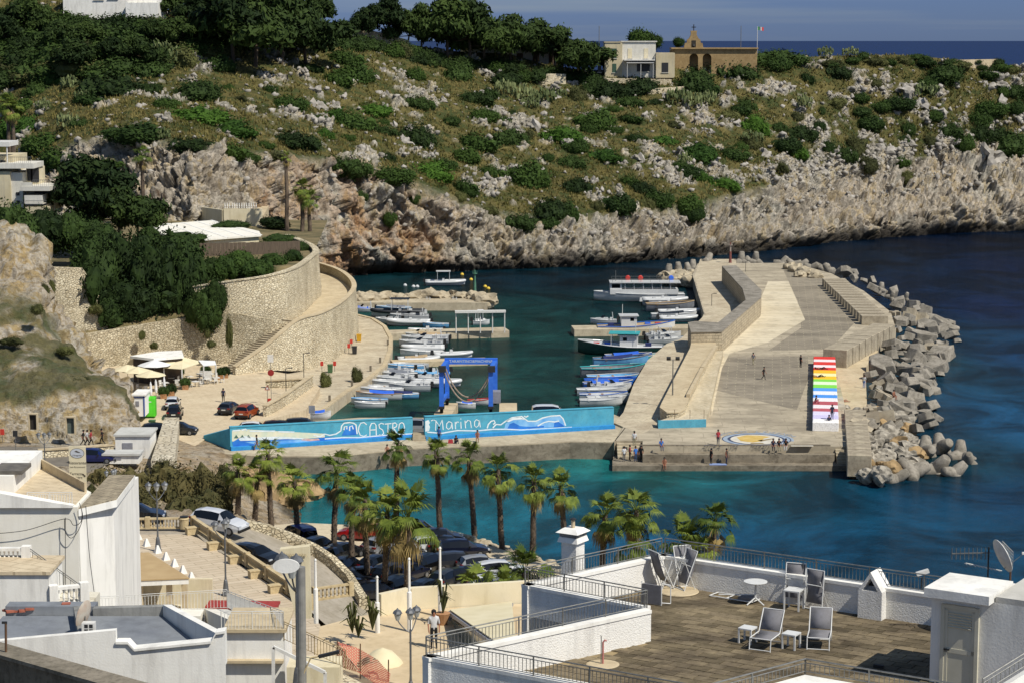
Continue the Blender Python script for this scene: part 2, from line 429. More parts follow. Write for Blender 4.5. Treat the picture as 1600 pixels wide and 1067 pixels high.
    HL['S']=Q.reshape(R,K,3);HL['px']=px;HL['rock']=rock.reshape(R,K);HL['N']=N;HL['R']=R-nb;HL['top']=rid;HL['foot']=wat
headland()
def on_hill(px, py):
    """point of the headland surface seen at a photo position"""
    k = int(np.clip(np.interp(px, HL['px'], np.arange(len(HL['px']))), 0, len(HL['px']) - 1))
    col = HL['S'][3:HL['R'], k]
    d = ray(px, py)
    zz = col[:, 2] - H; yv = zz / col[:, 1]
    i = np.argmin(np.abs(yv - d.z / d.y))
    return Vector(col[i])
# ============================================================ HARBOUR: quays, mole, breakwater, walls
def concrete(name,a,b,stain='5a564c',scale=.5,streak=(1,1,1),rough=.9,bump=.02,joints=None,jcol='5d574a',lo=.36,hi=.62,kind='Object'):
    t = NT(name); t.set(Roughness=rough); t.b.inputs['Specular IOR Level'].default_value = .25
    co = t.coord(kind, streak)
    c = t.ramp(t.noise(co, scale, 5, .65, .4), [(lo, a), (hi, b)])
    c = t.mix(t.ramp(t.noise(t.coord(kind), scale * 5, 4, .7), [(.28, .6), (.52, 0.)]), c, stain)
    h = t.noise(t.coord('Object'), 6, 4, .7)
    if joints:
        w, hh, rot, mort = joints
        br = t.new('TexBrick'); t.link(t.coord('Object', (1, 1, 1), rot), br.inputs['Vector'])
        br.inputs['Scale'].default_value=1;br.inputs['Brick Width'].default_value=w;br.inputs['Row Height'].default_value=hh
        br.inputs['Mortar Size'].default_value = mort; br.inputs['Mortar Smooth'].default_value = .3
        c = t.mix(t.math('MULTIPLY', br.outputs['Fac'], .7), c, jcol)
        h = t.math('SUBTRACT', h, br.outputs['Fac'])
    t.col(c); t.bump(h, .5, bump)
    MATS[name] = t.m; return t.m
def drystone(name, a='a2937a', b='c4b89d', dark='6f6350', scale=2.2, zs=1.5, gap=.10, bump=.16):
    """rubble wall: each stone a cell, joints sunk"""
    t = NT(name); t.set(Roughness=.95); t.b.inputs['Specular IOR Level'].default_value = .15
    co = t.coord('Object', (1, 1, zs))
    v=t.new('TexVoronoi',feature='DISTANCE_TO_EDGE');v.inputs['Scale'].default_value=scale;t.link(co,v.inputs['Vector'])
    v2 = t.new('TexVoronoi'); v2.inputs['Scale'].default_value = scale; t.link(co, v2.inputs['Vector'])
    c = t.ramp(v2.outputs['Color'], [(.1, a), (.8, b)])
    c = t.mix(t.ramp(t.noise(t.coord('Object'), .22, 4, .6), [(.42, 0.), (.70, .55)]), c, dark)
    c = t.mix(t.ramp(v.outputs['Distance'], [(.0, .75), (gap, 0.)]), c, dark)
    t.col(c);t.bump(t.math('ADD',t.ramp(v.outputs['Distance'],[(0.,0.),(gap*1.6,1.)]),t.math('MULTIPLY',t.noise(t.coord('Object'),5,4),.5)),.8,bump)
    MATS[name] = t.m; return t.m
M_quay = concrete('quay_concrete', 'a89a82', 'c2b69c', '857a66', .35, joints=(4., 2., (0, 0, .3), .03), jcol='8a7f6c')
M_apron=concrete('apron_concrete','8f8572','b8ac94','716858',.16,(.5,1.6,1),joints=(5.,2.5,(0,0,.05),.04),jcol='857b69')
M_apron_dark=concrete('apron_pavers','746c5e','948a78','5c554a',.16,(.45,1.4,1),joints=(2.4,1.2,(0,0,.12),.06),jcol='a0977f')
M_mole = concrete('mole_concrete', 'a4977f', 'bcb096', '7d725f', .3)
M_seaface = concrete('weathered_sea_face', '6a6152', '8d8371', '3d372d', .4, (1, 1, 1.6))
M_block = concrete('block_concrete', '8f8471', 'ada28b', '6a6152', .6)
M_armour = concrete('armour_concrete', '746e62', '979083', '46413a', .6, kind='Position')
M_plaza = concrete('plaza_paving', 'c0ae90', 'cdbd9f', 'a39277', .3, joints=(1.2, .6, (0, 0, .5), .03), jcol='9d8c70')
M_walk = concrete('walkway_concrete', 'b3a283', 'c4b494', '93846a', .35)
M_dry = drystone('dry_stone_wall', 'b8a98b', 'd8ccae', '7d7158', 2.7, 1.5, .08)
M_dry_lt = drystone('pale_stone_wall', 'cbbc9c', 'e4d8ba', '94866c', 2.7, 1.5, .08)
M_ashlar=concrete('coursed_masonry','a0937b','bcae92','5f584b',.8,joints=(.9,.42,(pi/2,0,0),.03),jcol='5a5245')
M_asphalt = concrete('old_asphalt', '6d675d', '7d766a', '57524a', .5)
zq, zm, za = 1.4, 2.0, 2.2

def poly(z, *pts): return [tuple(G(x, y, z).xy) for x, y in pts]
def W2(p): return (p.x, p.y)

# harbour-side quay on the left (curved) and the square behind it
quay_edge=[(470,662),(500,646),(545,612),(574,596),(604,572),(613,548),(614,528),(604,510),(585,498),(560,492)]
mb = MB(); pl = poly(zq, *quay_edge) + [(-34, 352), (-48, 352), (-46, 296), (-36, 281), (-33, 262)]
mb.prism(pl, -3, zq); struct('harbour_quay', mb, M_quay)
# quay coping: a paler kerb, raised, following the water
o_ = thing('quay_kerb', 'pale stone kerb along the curved edge of the left quay', 'kerb', G(545, 612, zq))
ke = [G(x, y, zq) for x, y in quay_edge[1:]]
for i in range(len(ke) - 1):
    a, b = ke[i], ke[i + 1]; n = max(1, int((b - a).length / 1.6))
    for k in range(n):
        p = a.lerp(b, (k + .03) / n); q = a.lerp(b, (k + .97) / n)
        off = Vector((-(b - a).y, (b - a).x, 0)).normalized() * .35
        MB().bar(p + off + Vector((0, 0, .06)), q + off + Vector((0, 0, .06)), .62, .14).build('kerb_stone', M_walk, o_)
# square
mb=MB();mb.prism(poly(2.4,(180,700),(300,700),(332,676),(420,655),(478,640),(500,605),(478,588))+[(-34,285),(-40,292),(-70,294),(-84,262)],-2,2.4)
struct('harbour_square', mb, M_plaza)
# mole with the mural wall
mb=MB();mb.prism(poly(zm,(300,705),(330,672),(460,660),(560,652),(660,652),(780,649),(955,645),(975,654),(1035,655),(1040,690),(960,690),(890,689),(800,694),(640,700),(520,712),(400,712)),-3,zm)
struct('mole', mb, [M_mole])
mb = MB()   # rough lower ledge below the mole
L = [(385, 722), (440, 716), (520, 712), (640, 706), (760, 700), (850, 697), (920, 694), (962, 692)]
top = [G(x, y, .9) for x, y in L]; f = [p + Vector((0, -1.3 - .5 * sin(i * 2.3), 0)) for i, p in enumerate(top)]
mb.prism([W2(p) for p in f] + [(p.x, p.y + 4) for p in reversed(top)], -2, .55)
struct('rock_ledge', mb, M_seaface)
mb = MB()   # weathered sea face of the mole, 6 cm in front of it
L = [(400, 712), (520, 712), (640, 700), (800, 694), (890, 689), (957, 690)]
for i in range(len(L) - 1):
    a, b = G(*L[i], zm), G(*L[i + 1], zm)
    off=Vector((0,-.07,0));mb.add([a+off+Vector((0,0,-4)),b+off+Vector((0,0,-4)),b+off+Vector((0,0,-.12)),a+off+Vector((0,0,-.12))],[(0,1,2,3)])
    mb.add([a+off+Vector((0,0,-.12)),b+off+Vector((0,0,-.12)),b+Vector((0,.0,-.12)),a+Vector((0,0,-.12))],[(0,1,2,3)])
struct('sea_face', mb, M_seaface)

# breakwater apron
front = [(960, 688), (1004, 688), (1004, 697), (1326, 697)]
rightline=[(1326,697),(1322,640),(1312,600),(1300,560),(1330,545),(1400,515),(1392,488),(1350,455),(1300,428),(1240,411)]
leftline = [(1090, 412), (1082, 430), (1100, 490), (1075, 545), (1040, 580), (980, 655), (960, 690)]
mb = MB(); mb.prism(poly(za, *front, *rightline[1:], *leftline), -3, za); struct('breakwater', mb, M_apron)
# darker paved field on the apron, laid 5 mm above
mb = MB()
for pts in ([(1132, 558), (1262, 556), (1264, 590), (1255, 612), (1245, 640), (1120, 610)],
            [(1222, 418), (1290, 436), (1345, 494), (1298, 545), (1200, 548), (1252, 512), (1246, 470)]):
    pp = [G(x, y, za + .006) for x, y in pts]; mb.add(pp, [tuple(range(len(pp)))])
o_ = struct('pavers', mb, M_apron_dark)
# two ledges stepping down to the sea at the front
yA = G(1140, 697, za).y
def led(px0,px1,y0,y1,z):return[(XY(px0,715,y0),y0),(XY(px1,715,y0),y0),(XY(px1,715,y1),y1),(XY(px0,715,y1),y1)]
mb=MB();mb.prism(led(1004,1304,yA-1.2,yA+.6,1.5),-3,1.5);mb.prism(led(957,1328,yA-2.9,yA+.4,.6),-3,.6);mb.prism(led(958,1004,yA+.3,yA+3.4,.6),-3,.598)
o_=thing('bathing_steps','weathered concrete bathing ledges along the front of the breakwater','steps',G(1140,715,.5))
mb.build('ledge', M_seaface, o_)
for k in range(5):
    x0, x1 = 966, 1003; z = .9 + .26 * k
    mb=MB();a,b=Vector((XY(x0,700,yA),yA+1.0+.5*k,z)),Vector((XY(x1,700,yA),yA+1.0+.5*k,z));mb.box(((a+b)/2)+Vector((0,.4,-.13)),((b-a).length,1.0,.26));mb.build('step',M_mole,o_)
for k in range(6):
    z=.86+.26*k;a=Vector((XY(1305,700,yA),yA-1.9+.4*k,z));b=Vector((XY(1326,700,yA),yA-1.9+.4*k,z))
    mb = MB(); mb.box(((a + b) / 2) + Vector((0, .5, -.13)), ((b - a).length, 1.0, .26)); mb.build('step', M_mole, o_)
# painted kerb stone on the apron front
mb=MB();a,b=G(1000,697,za),G(1298,697,za);mb.box(((a+b)/2)+Vector((0,.35,.06)),((b-a).length,.5,.12));mb.build('kerb',M_seaface,o_)

# boat quay road along the inner side of the breakwater
mb = MB(); zr = 1.3
mb.prism(poly(zr,(960,672),(974,655),(990,610),(1012,572),(1042,546),(1062,540),(1102,500),(1085,440),(1094,412),(1150,412),(1150,470),(1120,545),(1050,670),(1000,690)),-3,za+.005)
struct('boat_quay', mb, M_quay)
# raised wall walk between the road and the apron
def thick(pts, z0, z1, name, m_, label, cat, topm=None, world_pts=False):
    pp = pts if world_pts else poly(z1, *pts)
    o = thing(name, label, cat, (pp[0][0], pp[0][1], z0))
    mb = MB(); mb.prism(pp, z0, z1); mb.build('wall_body', m_, o)
    if topm:
        c = Vector((sum(p[0] for p in pp) / len(pp), sum(p[1] for p in pp) / len(pp)))
        mb=MB();mb.prism([tuple(c+(Vector(p)-c)*1.004)for p in pp],z1+.002,z1+.12);mb.build('coping',topm,o)
    return o
zw = 3.6
thick([(1031, 637), (1034, 630), (1078, 545), (1084, 522), (1120, 520), (1118, 545), (1075, 625), (1070, 640), (1060, 645), (1042, 645)], za - .5, zw, 'wall_walk', M_dry_lt,
      'raised walkway with a rounded stone end beside the boat quay', 'wall', M_walk)
# parapet on the walkway's seaward side
o_ = thing('walkway_kerb', 'low beige kerb wall on the seaward edge of the raised walkway', 'kerb', G(1100, 580, zw))
for (a, b) in (((1075, 622), (1097, 580)), ((1097.5, 579), (1119, 545))):
    p,q=G(*a,zw),G(*b,zw);MB().bar(p+Vector((0,0,.28)),q+Vector((0,0,.28)),.45,.5).build('kerb_stone',M_walk,o_)
# sloping side platform with the blue plinth
zp = 3.1
mb=MB();mb.prism(poly(zp,(1029,657),(1103,655),(1108,640),(1124,570),(1130,548),(1118,548),(1078,625),(1066,645)),za-.4,zp)
o_=thing('blue_plinth','concrete platform with a blue painted front beside the walkway','platform',G(1065,680,za))
mb.build('platform_body', concrete('platform_concrete', 'b0a285', 'c8bb9f', '7a705e', .4, (1, .3, 1)), o_)
M_blue = concrete('blue_wall_paint', '4a94ac', '5aa4b8', '5a7f8c', .8, bump=.01)
a, b = G(1029, 657, zp), G(1103, 655, zp)
mb = MB(); a2, b2 = a + Vector((-.03, -.05, .01)), b + Vector((.03, -.05, .01))
mb.add([a2+Vector((0,0,-1.5)),b2+Vector((0,0,-1.3)),b2,a2],[(0,1,2,3)]);mb.add([a2,b2,b2+Vector((0,.3,0)),a2+Vector((0,.3,0))],[(0,1,2,3)])
c = a2 + Vector((0, 2.2, 0)); mb.add([c + Vector((0, 0, -1.5)), a2 + Vector((0, 0, -1.5)), a2, c], [(0, 1, 2, 3)])
mb.build('painted_front', M_blue, o_)
for x in(1054,1078,1100):p=G(x,654,zp);MB().tube([p,p+Vector((0,0,1.1))],.03,6).build('post',MATS.get('rust')or mat('rust','4a3626','6a4c32'),o_)
# tall sea wall at the far end: L-shaped, masonry on the apron side
zt = 5.2
thick([(1075, 505), (1087, 503), (1122, 505), (1165, 470), (1160, 452), (1128, 417), (1150, 416), (1190, 455), (1189, 466), (1128, 519), (1080, 520)], za - .5, zt, 'sea_wall', M_ashlar,
      'tall angled masonry sea wall at the bend of the breakwater', 'wall', M_armour)
# pale dusty apron strip beside it
mb=MB();pp=[G(x,y,za+.01)for x,y in[(1108,560),(1128,520),(1185,475),(1200,440),(1232,440),(1258,500),(1200,535),(1140,552),(1128,575),(1112,650)]]
mb.add(pp,[tuple(range(len(pp)))]);struct('dusty_strip',mb,concrete('dusty_concrete','bcaf93','cfc3a8','8d826e',.12,(.4,1.6,1)))

# ------------------------------------------------------------ parapet blocks on the breakwater
def block_row(name, label, pa, pb, n, size, z0, m_list, gap=.12, ang=None, zs=None):
    """n concrete blocks side by side from pa to pb (world), each its own piece"""
    pa, pb = Vector(pa), Vector(pb); d = (pb - pa); L = d.length; u = d / L
    o = thing(name, label, 'parapet', (pa.x, pa.y, z0))
    rz = atan2(u.y, u.x); cache = {}
    for k in range(n):
        c = pa + u * (L * (k + .5) / n); m_ = m_list[k % len(m_list)]
        key = m_.name
        if key not in cache:
            b = MB(); w = L / n - gap; b.box((0, 0, size[1] / 2), (w, size[0], size[1]))
            bm=bmesh.new();me0=b.mesh('block',m_);bm.from_mesh(me0);bmesh.ops.bevel(bm,geom=bm.edges[:],offset=.06,segments=1,affect='EDGES');bm.to_mesh(me0);bm.free();cache[key]=me0
        q=link('block',cache[key],o,(c.x-pa.x,c.y-pa.y,rnd.uniform(-.05,.05)),rz+rnd.uniform(-.015,.015))
    return o
# painted rainbow row (front), from the near end to the far end
cols=['eceae6','c9c2e2','d8d2ea','b45560','e6dede','b0505a','e8e4e2','3f8fe0','e2e4e8','4a97e4','7ed348','dcecc8','7ad040','f2bd1e','f4e6a8','f0b616','d82a22','f0dede','d22a22','f0dcdc','d42820']
pm = [concrete('paint_' + str(i), c, c, '8a8478', 1.5, bump=.01) for i, c in enumerate(cols)]
pA, pB = G(1290, 662, za + .9), G(1288, 559, za + .9)
RB=block_row('painted_parapet','row of parapet blocks painted in rainbow stripes',(pA.x,pA.y,0),(pB.x,pB.y,0),21,(3.0,1.1),za,pm,.16)
pA, pB = G(1304, 551, za + 1.4), G(1382, 509, za + 1.4)
block_row('block_parapet','diagonal row of bare concrete blocks at the bend of the breakwater',(pA.x,pA.y,0),(pB.x,pB.y,0),8,(3.4,3.0),za-1.2,[M_block],.5)
pA, pB = G(1368, 497, za + 1.2), G(1302, 436, za + 1.2)
block_row('block_parapet','long row of bare concrete blocks leading to the far end of the breakwater',(pA.x,pA.y,0),(pB.x,pB.y,0),15,(4.2,1.4),za,[M_block],1.3)
pA, pB = G(1343, 712, za + .5), G(1336, 640, za + .5)
block_row('block_parapet','short row of weathered concrete slabs at the near corner of the breakwater',(pA.x,pA.y,0),(pB.x,pB.y,0),8,(2.6,2.4),.4,[M_block],.3)
# side shelf right of the painted row
mb=MB();mb.prism(poly(1.5,(1310,650),(1355,640),(1352,575),(1372,548),(1345,548),(1305,565)),-2,1.5);struct('side_shelf',mb,M_walk)
# jetties
def jetty(name, label, a, b, w, z=1.1, m_=M_mole):
    p, q = G(*a, z), G(*b, z); o = thing(name, label, 'jetty', (p.x, p.y, 0))
    MB().bar(Vector((p.x, p.y, z - 1.5)), Vector((q.x, q.y, z - 1.5)), w, 3.).build('deck', m_, o); return o
jetty('jetty', 'concrete jetty with the white frame shelter in the left harbour', (598, 519), (792, 514), 4.2)
jetty('jetty', 'short concrete jetty behind the blue trimmed fishing boat', (895, 512), (1085, 510), 5.0)
jetty('jetty', 'sand coloured concrete finger jetty among the left boats', (612, 564), (760, 560), 2.4, .8, M_walk)
jetty('mole', 'low boulder edged mole with a green beacon inside the harbour', (545, 470), (762, 470), 6.0, 1.4)
# slip for the boat hoist: two concrete runways
for x0,x1,lab in((672,712,'left concrete runway under the blue boat hoist'),(786,802,'right concrete runway under the blue boat hoist')):
    p,q=G((x0+x1)/2,647,1.6),G((x0+x1)/2+(10 if x0<700 else 0),629,1.6);o=thing('hoist_runway',lab,'runway',(p.x,p.y,0))
    MB().bar(Vector((p.x, p.y, .1)), Vector((q.x, q.y, .1)), 2.2, 3.).build('beam', M_walk, o)

# ------------------------------------------------------------ retaining walls, ramp and stairs on the left
def wallstrip(name, label, pts, m_, thick_=.7, cop=None, parapet=0., cat='wall', batter=.06):
    """pts: (x,y,z0,z1) world; a standing wall following them"""
    o = thing(name, label, cat, (pts[0][0], pts[0][1], pts[0][2]))
    P = [Vector((p[0], p[1])) for p in pts]; nrm = []
    for i in range(len(P)):
        d = P[min(i + 1, len(P) - 1)] - P[max(i - 1, 0)]; nrm.append(Vector((d.y, -d.x)).normalized())
    fr0 = []; fr1 = []; bk0 = []; bk1 = []
    mb = MB(); rows = []
    for i, p in enumerate(pts):
        n = nrm[i]; h = p[3] - p[2]; f0 = P[i] + n * (batter * h); b1 = P[i] - n * thick_
        rows.append([(f0.x, f0.y, p[2]), (P[i].x, P[i].y, p[3]), (b1.x, b1.y, p[3]), (b1.x, b1.y, p[2])])
    mb.grid(rows)
    mb.add(rows[0], [(0, 1, 2, 3)]); mb.add(rows[-1], [(3, 2, 1, 0)])
    mb.build('wall_body', m_, o)
    if cop:
        mb = MB(); rows = []
        for i, p in enumerate(pts):
            n = nrm[i]; a = P[i] + n * .12; b = P[i] - n * (thick_ + .1); z = p[3] + .004
            rows.append([(b.x, b.y, z), (a.x, a.y, z), (a.x, a.y, z + .16), (b.x, b.y, z + .16), (b.x, b.y, z)])
        mb.grid(rows);mb.add(rows[0][:4],[(3,2,1,0)]);mb.add(rows[-1][:4],[(0,1,2,3)]);mb.build('coping',cop,o)
    return o
def smooth_line(pts, n=6):
    out = []
    P = [Vector(p) for p in pts]
    for i in range(len(P) - 1):
        a, b, c, d = P[max(i - 1, 0)], P[i], P[i + 1], P[min(i + 2, len(P) - 1)]
        for k in range(n):
            t=k/n;out.append(.5*(2*b+(c-a)*t+(2*a-5*b+4*c-d)*t*t+(3*b-a-3*c+d)*t**3))
    out.append(P[-1]); return [tuple(p) for p in out]
# outer wall carrying the ramp (base on the square, then the quay)
w2=smooth_line([(-37.2,280.5,2.3,3.4),(-33.0,285,2.3,6.0),(-29.7,290,1.5,8.4),(-27,296,1.3,8.6),(-25.2,306,1.3,8.7),(-24.3,318,1.3,8.8),(-24.4,328,1.3,8.9),(-26,338,1.3,9.2),(-29,347,1.3,9.6),(-34,355,1.3,10)])
wallstrip('ramp_wall', 'curved pale stone wall carrying the ramp above the quay', w2, M_dry_lt, .55, M_walk)
# ramp surface
w1b = [(-31.8, 291.5), (-30.6, 299), (-30.2, 312), (-29.6, 325), (-30.6, 337), (-35, 350), (-40, 356)]
rr=[[(p[0]-.5,p[1],z),(q[0],q[1],z)]for p,q,z in zip([w2[int(i)]for i in np.linspace(14,len(w2)-1,7)],w1b,[7.4,7.6,7.7,7.8,7.9,8.3,8.6])]
mb = MB(); mb.grid(rr); struct('ramp', mb, M_walk)
# inner, higher wall
w1=smooth_line([(-44.5,292.5,6.,12.8),(-39.5,291.6,6.,13.6),(-34.5,292.5,6.,14.2),(-31.6,296,6,14.6),(-30.6,306,6,14.4),(-30.2,318,6,14.3),(-30.0,326,6,14.5),(-32,336,6,14.6),(-37,350,6,14.8)])
wallstrip('terrace_wall','high rubble wall holding up the restaurant terrace above the ramp',w1,M_dry_lt,.8,M_dry_lt)
# lower wall behind the harbour restaurant
w3=[(-61.5,286,2.2,6.6),(-56,288,2.2,7.3),(-50,290,2.2,8.1),(-44,291,2.2,8.9),(-38.5,290.5,2.2,9.4),(-33.4,289.9,2.2,8.6),(-30.4,291.5,2.2,7.8)]
wallstrip('retaining_wall', 'lower rubble retaining wall behind the harbour restaurant', w3, M_dry, .8)
# left terrace walls
wallstrip('terrace_wall','tall pale stone wall left of the big dark bushes',[(-64.8,292,6,15.7),(-60,293,6,15.4),(-57.8,293,6,12.0),(-57,293,6,9)],M_dry_lt,.8)
wallstrip('terrace_wall','low stepped stone wall under the left end of the dark bushes',[(-63.2,288.5,5,9.8),(-58,289.5,5,10.2),(-55.6,289.8,5,9.6)],M_dry_lt,.8)
# earth between the walls
mb = MB(); mb.grid([[(-70, 287, 6.4), (-56, 289, 7.0), (-44, 292, 8.5), (-36.5, 293.5, 7.6)], [(-70, 294, 9.0), (-56, 295, 10), (-44, 296, 11.5), (-34.5, 299, 13.6)], [(-70, 300, 14.0), (-56, 302, 14.), (-44, 303, 14.), (-31, 310, 14.0)],
    [(-80, 330, 14.2), (-60, 330, 14.1), (-44, 330, 14.0), (-31, 330, 14.1)], [(-100, 380, 16), (-70, 385, 14.5), (-50, 392, 14.), (-35, 400, 13.)]])
struct('terrace_ground', mb, mat('dry_earth', '7b6c4a', '4f4a2b', .95, .4, .15, 2.))
# stairs
o_ = thing('stone_stairs', 'long straight flight of stone stairs climbing to the ramp', 'stairs', (-38.2, 282, 2.4))
st0,st1=Vector((-38.6,282.6,2.4)),Vector((-31.0,292.2,8.3));n=27;dd=(st1-st0)/n;side=Vector((dd.y,-dd.x,0)).normalized()
M_step = concrete('step_stone', 'a3957b', 'b9ac92', '6e6350', .8)
for k in range(n):
    c=st0+dd*(k+.5);MB().box((c.x,c.y,c.z-.45),(sqrt(dd.x**2+dd.y**2)+.06,2.3,1.1),atan2(dd.y,dd.x)).build('step',M_step,o_)
# ============================================================ LEFT SHORE: rock mound, road, near shore, car park
mound_m=rockmat('mound_rock',grey='9a8a66',cream='b09a6c',orange='9c7138',dark='6a5a3c',grass='5d5a3a',dry='75704a',green='44502c',orange_amt=.35)
def surf(name, px, ctrl, dens, m_, fn, attrs_fn, flip=False):
    S = rows_surface(px, ctrl, dens, name); R, K = S.shape[:2]
    N = normals(S); N = np.where(N[..., 1:2] > .3, -N, N); N = np.where(N[..., 2:3] < -.2, -N, N)
    P = S.reshape(-1, 3); row = np.repeat(np.linspace(0, 1, R), K); pxv = np.tile(px, R)
    d, at = fn(P, row, pxv)
    Q = P + N.reshape(-1, 3) * d[:, None]
    me = npmesh(name, Q, gridfaces(R, K), m_, False, at)
    o = link(name, me); tag(o, kind='structure'); return Q.reshape(R, K, 3)
def mound():
    px = np.r_[np.linspace(-160, 195, 150), np.linspace(196, 216, 24)]
    ip = lambda xs, ys: np.interp(px, xs, ys)
    b = ip([-160, 216], [692, 692]); bd = ip([-160, 150, 205, 216], [227, 227, 229, 233])
    shelf=ip([-160,0,100,150,195,210,216],[628,630,604,602,612,645,688]);sd=ip([-160,0,150,216],[231,232,236,236])
    sl=ip([-160,0,60,100,145,195,216],[480,500,510,535,575,608,687]);sld=ip([-160,0,100,150,216],[252,252,252,246,240])
    pk=ip([-160,0,30,60,66,85,110,145,195,216],[350,355,360,380,430,480,528,572,606,686]);pkd=ip([-160,0,60,100,150,216],[280,278,276,266,250,242])
    beh = pk + ip([-160, 216], [25, 10]); behd = pkd + 14
    def fn(P, row, pxv):
        lay = fbm(P * np.array([.05, .05, 1.4]), 4, 61); cav = fbm(P * np.array([.22, .22, .5]), 3, 65)
        f1, f2, cid = cells(P / 2.4, 66); cr_ = np.clip((f2 - f1) * 2.2, 0, 1) ** .6
        face = 1 - sstep(.22, .30, row); peak = sstep(.62, .72, row)
        s1,s2,sid=cells(P*np.array([.35,.35,1.6]),63);d=lay*.75*(.4+face)+cav*1.1+(sid-.5)*.5*(.35+face)+fbm(P/.7,3,67)*.35+peak*((cid-.4)*2.0*cr_+cav*1.2)
        d = d * np.clip(row * 30, .3, 1)
        g = sstep(.28, .34, row) * (1 - peak) * sstep(-.25, .1, fbm(P / 4., 4, 68) + .12)
        rk = 1 - g * .9
        return d, {'rock': rk, 'wet': np.zeros(len(P)), 'stain': .4 + 0 * rk}
    HLm=surf('rock_mound',px,[(b,bd),(shelf,sd),(sl,sld),(pk,pkd),(beh,behd)],[46,30,46,8],mound_m,fn,None)
    HL['M'] = HLm; HL['mpx'] = px
mound()
# road in front of the mound and the near shore falling to the sea
def shore():
    xs = [-160, 0, 150, 250, 330, 380, 430, 470]
    px = np.linspace(-160, 470, 170); ip = lambda ys: np.interp(px, xs, ys)
    dz = lambda y, z: np.array([G(x, yy, zz).y for x, yy, zz in zip(px, y, z)])
    rows = []
    for ys, zs in (([640, 640, 640, 660, 690, 700, 712, 716], [-.2, -.2, -.2, 2.3, 2.2, 1.9, .5, -1.5]),
                   ([690, 690, 692, 700, 704, 712, 730, 740], [3.4, 3.4, 3.3, 2.6, 2.4, 1.4, .1, -1.5]),
                   ([716, 716, 716, 718, 722, 735, 755, 760], [3.6, 3.6, 3.5, 3.0, 2.4, 1.0, .2, -1.5]),
                   ([745, 745, 742, 745, 752, 760, 778, 790], [4.2, 4.2, 3.6, 2.6, 2.2, 1.6, .6, -1.5]),
                   ([790, 790, 785, 790, 792, 800, 812, 815], [8.2, 8.2, 7.0, 5.6, 4.4, 3.0, 1.5, .4]),
                   ([815, 815, 812, 812, 814, 822, 832, 840], [9.7, 9.7, 9.7, 9.4, 8.0, 6.0, 3.4, 2.8])):
        y = ip(ys); z = ip(zs); rows.append((y, dz(y, z)))
    def fn(P, row, pxv):
        roadz = (1 - sstep(.38, .45, row)) * (1 - sstep(180, 260, pxv))
        f1, f2, cid = cells(P / 1.5, 71); cr_ = np.clip((f2 - f1) * 2.2, 0, 1) ** .6
        d = ((cid - .4) * .9 * cr_ + fbm(P / 2.5, 3, 72) * .5) * (1 - roadz) * np.clip(row * 8, 0, 1)
        d = np.where(row < .41, d * sstep(330, 380, pxv), d)
        wet = (1 - sstep(.3, 1.1, P[:, 2])) * .7
        return d, {'rock': np.ones(len(P)) * .95, 'wet': wet, 'stain': .6 + 0 * d}
    surf('near_shore',px,rows,[10,14,20,24,12],rockmat('shore_rock',grey='a89a82',cream='b8a88a',orange='b08a55',dark='6f6350',orange_amt=.6),fn,None)
shore()
mb=MB();pp=[G(x,y,3.75)for x,y in[(-160,695),(172,699),(176,722),(120,745),(-160,752)]];mb.add(pp,[tuple(range(5))])
struct('harbour_road', mb, M_asphalt)
# cave doors in the mound
def cave_door(px0, px1, y0, y1, label, m_):
    Yd=225.6;a=D(px0,y1,Yd);b=D(px1,y0,Yd);o=thing('cave_door',label,'door',((a.x+b.x)/2,Yd,a.z));w,h=b.x-a.x,b.z-a.z
    fr = MB(); t = .14
    fr.box((-w/2,0,h/2),(t,.5,h));fr.box((w/2,0,h/2),(t,.5,h));fr.box((0,0,h-t/2),(w-t,.5,t));fr.build('frame',M_walk,o,world=False)
    MB().box((0, .12, h / 2), (w - t, .08, h - t)).build('door_leaf', m_, o, world=False)
    MB().box((w*.3,.05,h*.45),(.05,.06,.2)).build('handle',mat('dark_metal','2a2a2a',rough=.5),o,world=False)
cave_door(46,58,645,672,'dark cave doorway at the left end of the rock face',mat('dark_wood','2b2620','1e1a16',.7,4))
cave_door(104, 117, 650, 678, 'grey green cave door nearer the kiosk', mat('old_grey_door', '4a5550', '5d6660', .7, 4))
# stone dwarf wall along the road and the cut wall running down to the square
wallstrip('dwarf_wall','low stone wall along the harbour road behind the sign board',[(*W2(G(60,716,3.7)),3.4,4.5),(*W2(G(120,712,3.7)),3.4,4.5),(*W2(G(178,706,3.7)),3.2,4.4)],M_dry_lt,.4,M_walk)
mb=MB();o_=thing('ramp_wall','thick whitewashed rubble wall with a flat top beside the black cars','wall',G(258,690,2.4))
a, b, c, d = [G(x, y, 4.6) for x, y in [(257, 649), (280, 649), (273, 722), (236, 722)]]
mb.prism([W2(a),W2(b),W2(c),W2(d)],1.5,[4.4,4.4,4.8,4.8]);mb.build('wall_body',drystone('whitewashed_stone','c4baa2','d8cfb8','9a8d76',1.2,1.),o_)

# ------------------------------------------------------------ car park by the water
mb=MB();mb.prism(poly(3.0,(400,822),(470,816),(560,820),(610,824),(690,838),(740,846),(800,862),(880,884),(960,906),(1060,922),(1180,935),(1240,1000),(560,1010),(470,900)),-2,3.0)
struct('car_park', mb, concrete('gravel_paving', 'b9ab90', 'cabda2', '978a72', .5))
wallstrip('sea_wall','low pale stone wall at the water edge behind the red car',[(*W2(G(545,823,3.)),1,3.9),(*W2(G(610,826,3.)),1,3.9),(*W2(G(690,840,3.)),1,3.7),(*W2(G(740,848,3.)),1,3.5)],M_dry_lt,.5)
